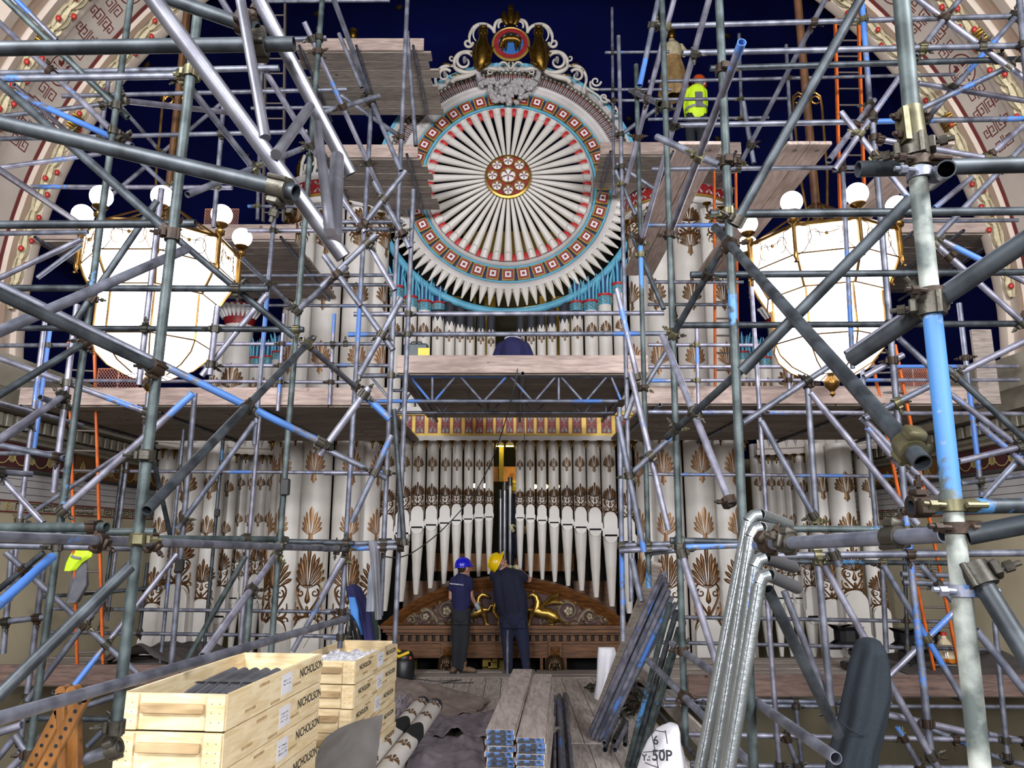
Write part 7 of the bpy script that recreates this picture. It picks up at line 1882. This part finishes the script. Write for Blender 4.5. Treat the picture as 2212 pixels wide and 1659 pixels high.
# ------------------------------------------------------------------ people
mat('skin', '#b98a78', .55, 0, '#a87868', 6, .8, .05, 40); mat('hair_dark', '#241d19', .7); mat('hair_grey', '#6b6560', .7)
mat('shirt_navy', '#15184a', .85, 0, '#10133a', 5, .9, .25, 30); mat('polo_navy', '#0d1430', .85, 0, '#0a0f26', 5, .9, .25, 30); mat('trousers_black', '#23262c', .9, 0, '#1a1c21', 5, .9, .3, 26); mat('jeans_navy', '#161d3a', .9, 0, '#10162c', 5, .9, .3, 26)
mat('boot_tan', '#6e5640', .7, 0, '#574231', 7, .8, .2, 40); mat('boot_dark', '#1f1e20', .6); mat('helmet_blue', '#1717b8', .25); mat('helmet_yellow', '#e0b800', .25); mat('glove_pale', '#b9b48f', .8); mat('glove_grey', '#9aa0a6', .8); mat('white_print', '#d6d8e6', .7); mat('cap_blue', '#191f55', .8)
def blob(name, m, par, chains, balls=(), vox=.012, smooth=6):
    """one continuous skin grown over tapered limbs: chains [(points, radii)], balls [(centre, r, scale)]"""
    mb = MB()
    for pts, rad in chains:
        pts = [Vector(p_) for p_ in pts]
        mb.path(pts, rad, 12)
        for p_, r_ in zip(pts, rad): mb.sphere(p_, r_ * .995, 12, 8)
    for c_, r_, S in balls: mb.sphere(c_, r_, 14, 10, S)
    o = mb.build(name, m, par, 0); md = o.modifiers.new('skin', 'REMESH'); md.mode = 'VOXEL'; md.voxel_size = vox
    s2 = o.modifiers.new('relax', 'SMOOTH'); s2.iterations = smooth; s2.factor = .5
    me = eval_mesh(o); o.modifiers.clear(); old = o.data; o.data = me; bpy.data.meshes.remove(old)
    me.shade_smooth()
    if not me.materials: me.materials.append(MATS[m])
    return o
def _pass(): pass
def wrinkle(o, amp=.006, sc_=9, sq=(1, 1, .45)):
    me = o.data; 
    for v in me.vertices:
        n_ = NZ.noise(Vector((v.co.x * sc_ * sq[0], v.co.y * sc_ * sq[1], v.co.z * sc_ * sq[2] + 5))); v.co += v.normal * (amp * n_)
def helmet(par, c_, m, up=(0, 0, 1), fwd=(1, 0, 0), s=1.0):
    up = Vector(up).normalized(); fwd = Vector(fwd); fwd = (fwd - up * fwd.dot(up)).normalized(); sd = up.cross(fwd); R = Matrix((fwd, sd, up)).transposed()
    mb = MB(); n = 28; vs = []; prof = [(1.0, 0), (1.0, .25), (.94, .5), (.78, .78), (.5, .95), (.2, 1.01), (.01, 1.02)]
    for r_, z in prof:
        for i in range(n): a_ = 2 * PI * i / n; vs.append(Vector(c_) + R @ Vector((.142 * s * r_ * math.cos(a_), .118 * s * r_ * math.sin(a_), .135 * s * z)))
    mb.add(vs, [(j * n + i, j * n + (i + 1) % n, (j + 1) * n + (i + 1) % n, (j + 1) * n + i) for j in range(len(prof) - 1) for i in range(n)])
    h = mb.build('hard_hat', m, par, 60)
    br = MB(); vs = []
    for rr, z in ((1.0, .01), (1.07, .0), (1.07, -.012), (1.0, -.012)):
        for i in range(n): a_ = 2 * PI * i / n; e = 1 + (.36 if rr > 1 else 0) * max(0, math.cos(a_)) ** 2; vs.append(Vector(c_) + R @ Vector((.142 * s * rr * e * math.cos(a_), .118 * s * rr * math.sin(a_), z * s - .018 * max(0, math.cos(a_)) ** 2 * (rr > 1))))
    br.add(vs, [(j * n + i, j * n + (i + 1) % n, ((j + 1) % 4) * n + (i + 1) % n, ((j + 1) % 4) * n + i) for j in range(4) for i in range(n)]); br.build('brim', m, h, 50)
    rg = MB(); rg.path([Vector(c_) + R @ Vector((.146 * s * math.cos(a_), 0, .137 * s * math.sin(a_) + .004)) for a_ in [.35 + 2.45 * i / 10 for i in range(11)]], .012 * s, 8); rg.build('ridge', m, h, 60)
    return h
def hand(chains, w_, d, nrm, s=1.0, curl=.5):
    """palm, four fingers and thumb from wrist w_ along d; nrm = back of the hand"""
    d = Vector(d).normalized(); nrm = Vector(nrm); nrm = (nrm - d * nrm.dot(d)).normalized(); sd = d.cross(nrm)
    chains.append(([w_, w_ + d * .045 * s, w_ + d * .085 * s], [.028 * s, .036 * s, .034 * s]))
    for k, (off, ln) in enumerate(((-.030, .062), (-.010, .074), (.010, .072), (.029, .056))):
        b_ = w_ + d * .085 * s + sd * off * s; m1 = b_ + (d * math.cos(curl) - nrm * math.sin(curl)) * ln * .5 * s; m2 = m1 + (d * math.cos(curl * 2) - nrm * math.sin(curl * 2)) * ln * .5 * s
        chains.append(([b_, m1, m2], [.0105 * s, .0095 * s, .0085 * s]))
    t0 = w_ + d * .03 * s - sd * .03 * s; t1 = t0 + (d * .5 - sd * .8 - nrm * .2) * .04 * s; chains.append(([t0, t1, t1 + (d * .85 - sd * .3 - nrm * .3) * .032 * s], [.014 * s, .012 * s, .009 * s]))
def head(par, c_, fwd, up=(0, 0, 1), hair='hair_dark', neck_to=None, ms='skin'):
    up = Vector(up).normalized(); fwd = Vector(fwd); fwd = (fwd - up * fwd.dot(up)).normalized(); sd = up.cross(fwd); c_ = Vector(c_)
    ch = []; balls = [(c_ + up * .02, .098, (1, 1, 1.12)), (c_ + fwd * .035 - up * .05, .066, (1, 1, 1))]
    ch.append(([c_ + fwd * .09 + up * .005, c_ + fwd * .118 - up * .028], [.012, .017]))
    ch.append(([c_ + fwd * .06 - up * .075, c_ + fwd * .085 - up * .09], [.035, .025])); ch.append(([c_ + fwd * .088 - up * .056 - sd * .02, c_ + fwd * .088 - up * .056 + sd * .02], [.012, .012]))
    for s_ in (-1, 1): ch.append(([c_ + sd * s_ * .096 + up * .02 - fwd * .005, c_ + sd * s_ * .100 - up * .03], [.02, .013]))
    if neck_to is not None: ch.append(([c_ - up * .05 - fwd * .015, Vector(neck_to)], [.056, .064]))
    o = blob('head', ms, par, ch, balls, .008, 3)
    for s_ in (-1, 1): MB().sphere(c_ + fwd * .088 + sd * s_ * .034 + up * .012, .011, 8, 6).build('eye', 'ink', o, 60)
    hb = blob('hair', hair, par, [], [(c_ + up * .03 - fwd * .022, .1, (1, 1, 1.08))], .012, 3)
    return o
# --- worker with blue helmet, seen from behind
YA = 12.7
def KA(x, y, dy=0): q = P(*tK(x, y), YA); q.y += dy; return q
p = thing('person', 'young worker in blue hard hat and navy printed T-shirt seen from behind', 'person', PZ(990, 1452, 0))
neck = KA(880, 425); sl, sr = KA(828, 455), KA(925, 455); hip = KA(872, 665)
sh = blob('shirt', 'shirt_navy', p, [([sl, KA(872, 440), sr], [.07, .085, .07]), ([KA(874, 450), KA(875, 510), KA(873, 590), KA(872, 655)], [.125, .145, .13, .13]), ([KA(850, 470), KA(852, 600)], [.105, .10]), ([KA(898, 470), KA(896, 600)], [.105, .10]), ([sl, KA(812, 505, .03)], [.072, .062]), ([sr, KA(932, 505, .02)], [.072, .062])], (), .013, 4); wrinkle(sh, .008)
tr_ = blob('trousers', 'trousers_black', p, [([KA(858, 660), KA(885, 660)], [.13, .13]), ([KA(852, 690), KA(842, 850, -.02), KA(832, 1005)], [.115, .078, .058]), ([KA(893, 690), KA(892, 850, -.01), KA(878, 1010)], [.115, .08, .06])], [(KA(872, 685, -.07), .13, (1.15, .8, 1))], .013, 4); wrinkle(tr_, .009)
for s_, x in ((-1, 848), (1, 900)):
    pk = KA(x, 705, -.135); MB().bev(pk, (.10, .02, .12), None, .008).build('pocket', 'trousers_black', tr_, 0)
ch = []; wr = KA(958, 600, .12); ch.append(([KA(932, 500, .02), KA(935, 552, .03), wr], [.048, .042, .03])); hand(ch, wr, KA(975, 625, .15) - wr, Vector((.4, -.9, .3)))
wl_ = KA(838, 590, .22); ch.append(([KA(812, 500, .03), KA(806, 565, .06), wl_], [.048, .042, .03])); hand(ch, wl_, Vector((.7, .5, -.2)), Vector((-.3, -.6, .7)))
blob('arms', 'skin', p, ch, (), .008, 3)
gl = []; hand(gl, wr + (KA(975, 625, .15) - wr).normalized() * .01, KA(975, 625, .15) - wr, Vector((.4, -.9, .3)), 1.12); blob('glove', 'glove_grey', p, gl, (), .008, 3)
MB().bev(KA(958, 640, .2), (.05, .03, .16), Matrix.Rotation(.7, 3, 'Y'), .008).build('held_tool', 'black_plastic', p, 0)
hc = KA(893, 378); head(p, hc, (.82, .57, .1), (0, 0, 1), 'hair_dark', KA(880, 430)); helmet(p, hc + Vector((-.015, -.01, .035)), 'helmet_blue', (-.12, 0, 1), (.82, .57, 0), 1.02)
for x, fd, nm in ((828, (-.1, -.3, 0), 'boot'), (890, (.85, -.25, 0), 'boot')):
    b_ = KA(x, 1030); b_.z = .05; f_ = Vector(fd); blob('boot', 'boot_tan', p, [([b_ + Vector((0, 0, .10)), b_, b_ + f_ * .10, b_ + f_ * .2 + Vector((0, 0, -.012))], [.055, .05, .048, .036])], (), .01, 3)
    MB().bev(b_ + f_ * .08 + Vector((0, 0, -.045)), (.27 if abs(f_.x) > .5 else .10, .1 if abs(f_.x) > .5 else .2, .018), None, .006).build('sole', 'boot_dark', p, 0)
text_mesh('NICHOLSON & Co', .027, 'white_print', 'shirt_lettering', p, frame(KA(850, 474, -.185), (1, .02, -.10), (0, 0, 1)), bold=.0006)
# --- worker with yellow helmet reaching up to the pipes
YBp = 12.62
def KB(x, y, dy=0): q = P(*tK(x, y), YBp); q.y += dy; return q
p = thing('person', 'stocky worker in yellow hard hat and dark polo reaching up into the pipes', 'person', PZ(1120, 1452, 0))
sl, sr = KB(1090, 425, .05), KB(1245, 425, .06)
sh = blob('shirt', 'polo_navy', p, [([sl, KB(1165, 420, .02), sr], [.10, .13, .10]), ([KB(1165, 440), KB(1180, 520), KB(1195, 600), KB(1205, 665)], [.17, .185, .185, .175]), ([KB(1120, 450), KB(1135, 560), KB(1160, 650)], [.13, .14, .13]), ([KB(1215, 450), KB(1240, 560), KB(1250, 650)], [.13, .14, .13]), ([sr, KB(1272, 440, .10)], [.10, .085]), ([sl, KB(1095, 440, .25)], [.09, .08])], (), .014, 4); wrinkle(sh, .009)
tr_ = blob('trousers', 'jeans_navy', p, [([KB(1180, 680), KB(1235, 680)], [.16, .16]), ([KB(1165, 710), KB(1168, 860, -.02), KB(1175, 1010)], [.135, .095, .07]), ([KB(1248, 710), KB(1270, 860, .0), KB(1288, 1000)], [.135, .095, .07])], [(KB(1207, 700, -.07), .16, (1.1, .8, 1))], .014, 4); wrinkle(tr_, .010)
for x in (1165, 1255): MB().bev(KB(x, 725, -.155), (.13, .02, .13), None, .008).build('pocket', 'jeans_navy', tr_, 0)
ch = []; e_ = KB(1305, 452, .22); w1 = KB(1245, 395, .38); ch.append(([KB(1270, 440, .10), e_, w1], [.065, .055, .036])); e2 = KB(1120, 420, .35); w2 = KB(1170, 392, .5); ch.append(([KB(1095, 440, .22), e2, w2], [.06, .052, .035])); blob('arms', 'skin', p, ch, (), .009, 3)
for w0, d0 in ((w1, KB(1205, 350, .52) - w1), (w2, KB(1190, 372, .6) - w2)): gl = []; hand(gl, w0, d0, Vector((.2, -.8, .5)), 1.15, .25); blob('glove', 'glove_pale', p, gl, (), .008, 3)
hc = KB(1122, 352, .04); head(p, hc, (.72, .45, .62), (-.62, -.1, .75), 'hair_grey', KB(1140, 410)); helmet(p, hc + Vector((-.05, -.02, .025)), 'helmet_yellow', (-.86, -.25, .42), (.42, .25, .86), 1.08)
for x, nm in ((1175, 'boot'), (1290, 'boot')):
    b_ = KB(x, 1030); b_.z = .05; f_ = Vector((.05, .9, 0)); blob('boot', 'boot_dark', p, [([b_ + Vector((0, 0, .10)), b_, b_ + f_ * .10, b_ + f_ * .2 + Vector((0, 0, -.012))], [.065, .058, .052, .04])], (), .011, 3)
# --- worker kneeling on the bridge platform
YK = 10.4
def EK(x, y, dy=0): q = P(*tE(x, y), YK); q.y += dy; return q
p = thing('person', 'worker in blue top and cap kneeling on the bridge platform, back to the hall', 'person', (EK(1205, 1000).x, YK + .3, zc2))
c_ = EK(1205, 1045); zf = zc2
sh = blob('jacket', 'coat_blue', p, [([EK(1155, 1045), EK(1203, 1035), EK(1252, 1045)], [.11, .13, .11]), ([EK(1203, 1050), Vector((c_.x, YK + .1, zf + .28))], [.20, .24]), ([EK(1135, 1040), Vector((c_.x - .33, YK + .15, zf + .3)), Vector((c_.x - .2, YK + .45, zf + .3))], [.10, .085, .06]), ([EK(1275, 1040), Vector((c_.x + .33, YK + .15, zf + .3)), Vector((c_.x + .2, YK + .45, zf + .3))], [.10, .085, .06])], (), .014, 4); wrinkle(sh, .008)
head(p, EK(1200, 985, .04), (.1, .95, -.2), (0, .15, .95), 'hair_dark', EK(1203, 1020, .03))
MB().lathe([(.115, 0), (.112, .05), (.08, .10), (.001, .115)], 20, EK(1200, 980, .03)).build('cap', 'cap_blue', p, 60); MB().lathe([(.117, -.005), (.117, .02)], 20, EK(1200, 980, .03)).build('cap_band', 'white_print', p, 60)
blob('trousers', 'jeans_navy', p, [([Vector((c_.x - .12, YK + .1, zf + .26)), Vector((c_.x - .16, YK + .45, zf + .11)), Vector((c_.x - .14, YK + .0, zf + .08))], [.12, .09, .07]), ([Vector((c_.x + .12, YK + .1, zf + .26)), Vector((c_.x + .16, YK + .45, zf + .11)), Vector((c_.x + .14, YK + .0, zf + .08))], [.12, .09, .07])], (), .015, 3)
ch = []
for s_ in (-1, 1): w0 = Vector((c_.x + s_ * .2, YK + .45, zf + .3)); hand(ch, w0, Vector((-s_ * .3, .8, -.4)), Vector((0, .3, .9)))
blob('hands', 'skin', p, ch, (), .008, 2)
# --- worker in hi-vis jacket high on the duct side
YH = 12.2
def CH(x, y, dy=0): q = P(1400 + .36709 * x, .36709 * y, YH); q.y += dy; return q
p = thing('person', 'worker in yellow hi-vis jacket standing on the upper platform by the statue', 'person', CH(285, 850)); zb_ = 8.5
g_ = CH(285, 850)
ch = [([CH(245, 545), CH(285, 530), CH(322, 545)], [.09, .11, .09]), ([CH(284, 550), CH(283, 620), CH(285, 680)], [.17, .19, .18]), ([CH(245, 550), CH(238, 610, .1), CH(255, 650, .25)], [.09, .08, .06]), ([CH(322, 550), CH(330, 610, .05), CH(325, 660, .2)], [.09, .08, .06])]
sh = blob('jacket', 'hivis', p, ch, (), .016, 4); wrinkle(sh, .01)
MB().lathe([(.203, 0), (.203, .05)], 24, CH(283, 660), 0, 2 * PI).build('reflective_band', 'reflect_tape', p, 60)
MB().bev(CH(285, 620, -.19), (.13, .03, .30), None, .01).build('tool_vest', 'hoodie_grey', p, 0)
blob('trousers', 'trousers_black', p, [([CH(270, 690), CH(300, 690)], [.15, .15]), ([CH(265, 700), Vector((g_.x - .1, YH, (g_.z + CH(0, 690).z) / 2)), Vector((g_.x - .1, YH, zb_ + .1))], [.13, .09, .065]), ([CH(303, 700), Vector((g_.x + .1, YH, (g_.z + CH(0, 690).z) / 2)), Vector((g_.x + .1, YH, zb_ + .1))], [.13, .09, .065])], (), .016, 3)
for s_ in (-1, 1): b_ = Vector((g_.x + s_ * .1, YH, zb_ + .05)); blob('boot', 'boot_dark', p, [([b_ + Vector((0, 0, .08)), b_, b_ + Vector((0, .17, -.01))], [.055, .05, .036])], (), .012, 2)
head(p, CH(305, 500), (.6, .75, .2), (0, 0, 1), 'hair_grey', CH(288, 530)); helmet(p, CH(302, 497) + Vector((0, 0, .035)), mat('helmet_orange', '#b0441c', .3), (0, 0, 1), (.6, .75, 0), 1.0)
ch = []
for w0 in (CH(255, 650, .25), CH(325, 660, .2)): hand(ch, w0, Vector((.2, .8, .1)), Vector((0, -.3, .9)))
blob('hands', 'skin', p, ch, (), .009, 2)
# --- worker inside the organ gap
YI = 14.1
def HI(px, py, dy=0): q = P(px, py, YI); q.y += dy; return q
p = thing('person', 'worker with yellow hard hat half hidden inside the organ gap', 'person', HI(1112, 1236))
sh = blob('jacket', 'polo_navy', p, [([HI(1098, 1082), HI(1114, 1074), HI(1130, 1082)], [.08, .1, .08]), ([HI(1114, 1085), HI(1114, 1130)], [.15, .14]), ([HI(1098, 1084), HI(1096, 1112, -.06), HI(1104, 1132, -.14)], [.07, .06, .05]), ([HI(1130, 1084), HI(1136, 1112), HI(1134, 1135, -.1)], [.07, .06, .05])], (), .015, 3)
blob('trousers', 'jeans_navy', p, [([HI(1110, 1140), HI(1118, 1140)], [.14, .14]), ([HI(1106, 1150), HI(1104, 1192), HI(1102, 1232)], [.11, .08, .065]), ([HI(1120, 1150), HI(1124, 1192), HI(1126, 1232)], [.11, .08, .065])], (), .015, 3)
head(p, HI(1113, 1058), (.5, -.6, -.3), (0, 0, 1), 'hair_dark', HI(1114, 1075)); helmet(p, HI(1112, 1056) + Vector((0, 0, .02)), 'helmet_yellow', (-.1, -.3, .95), (.5, -.6, 0), 1.05)
gl = []; hand(gl, HI(1104, 1132, -.14), Vector((.1, -.4, -.8)), Vector((-.5, -.6, .2)), 1.1); hand(gl, HI(1134, 1135, -.1), Vector((.1, -.4, -.8)), Vector((.5, -.6, .2)), 1.1); blob('gloves', 'glove_pale', p, gl, (), .009, 2)
for x in (1102, 1126): b_ = HI(x, 1236); blob('boot', 'boot_dark', p, [([b_ + Vector((0, 0, .05)), b_, b_ + Vector((0, -.16, -.01))], [.055, .05, .036])], (), .012, 2)

bpy.data.scenes.remove(TMP)
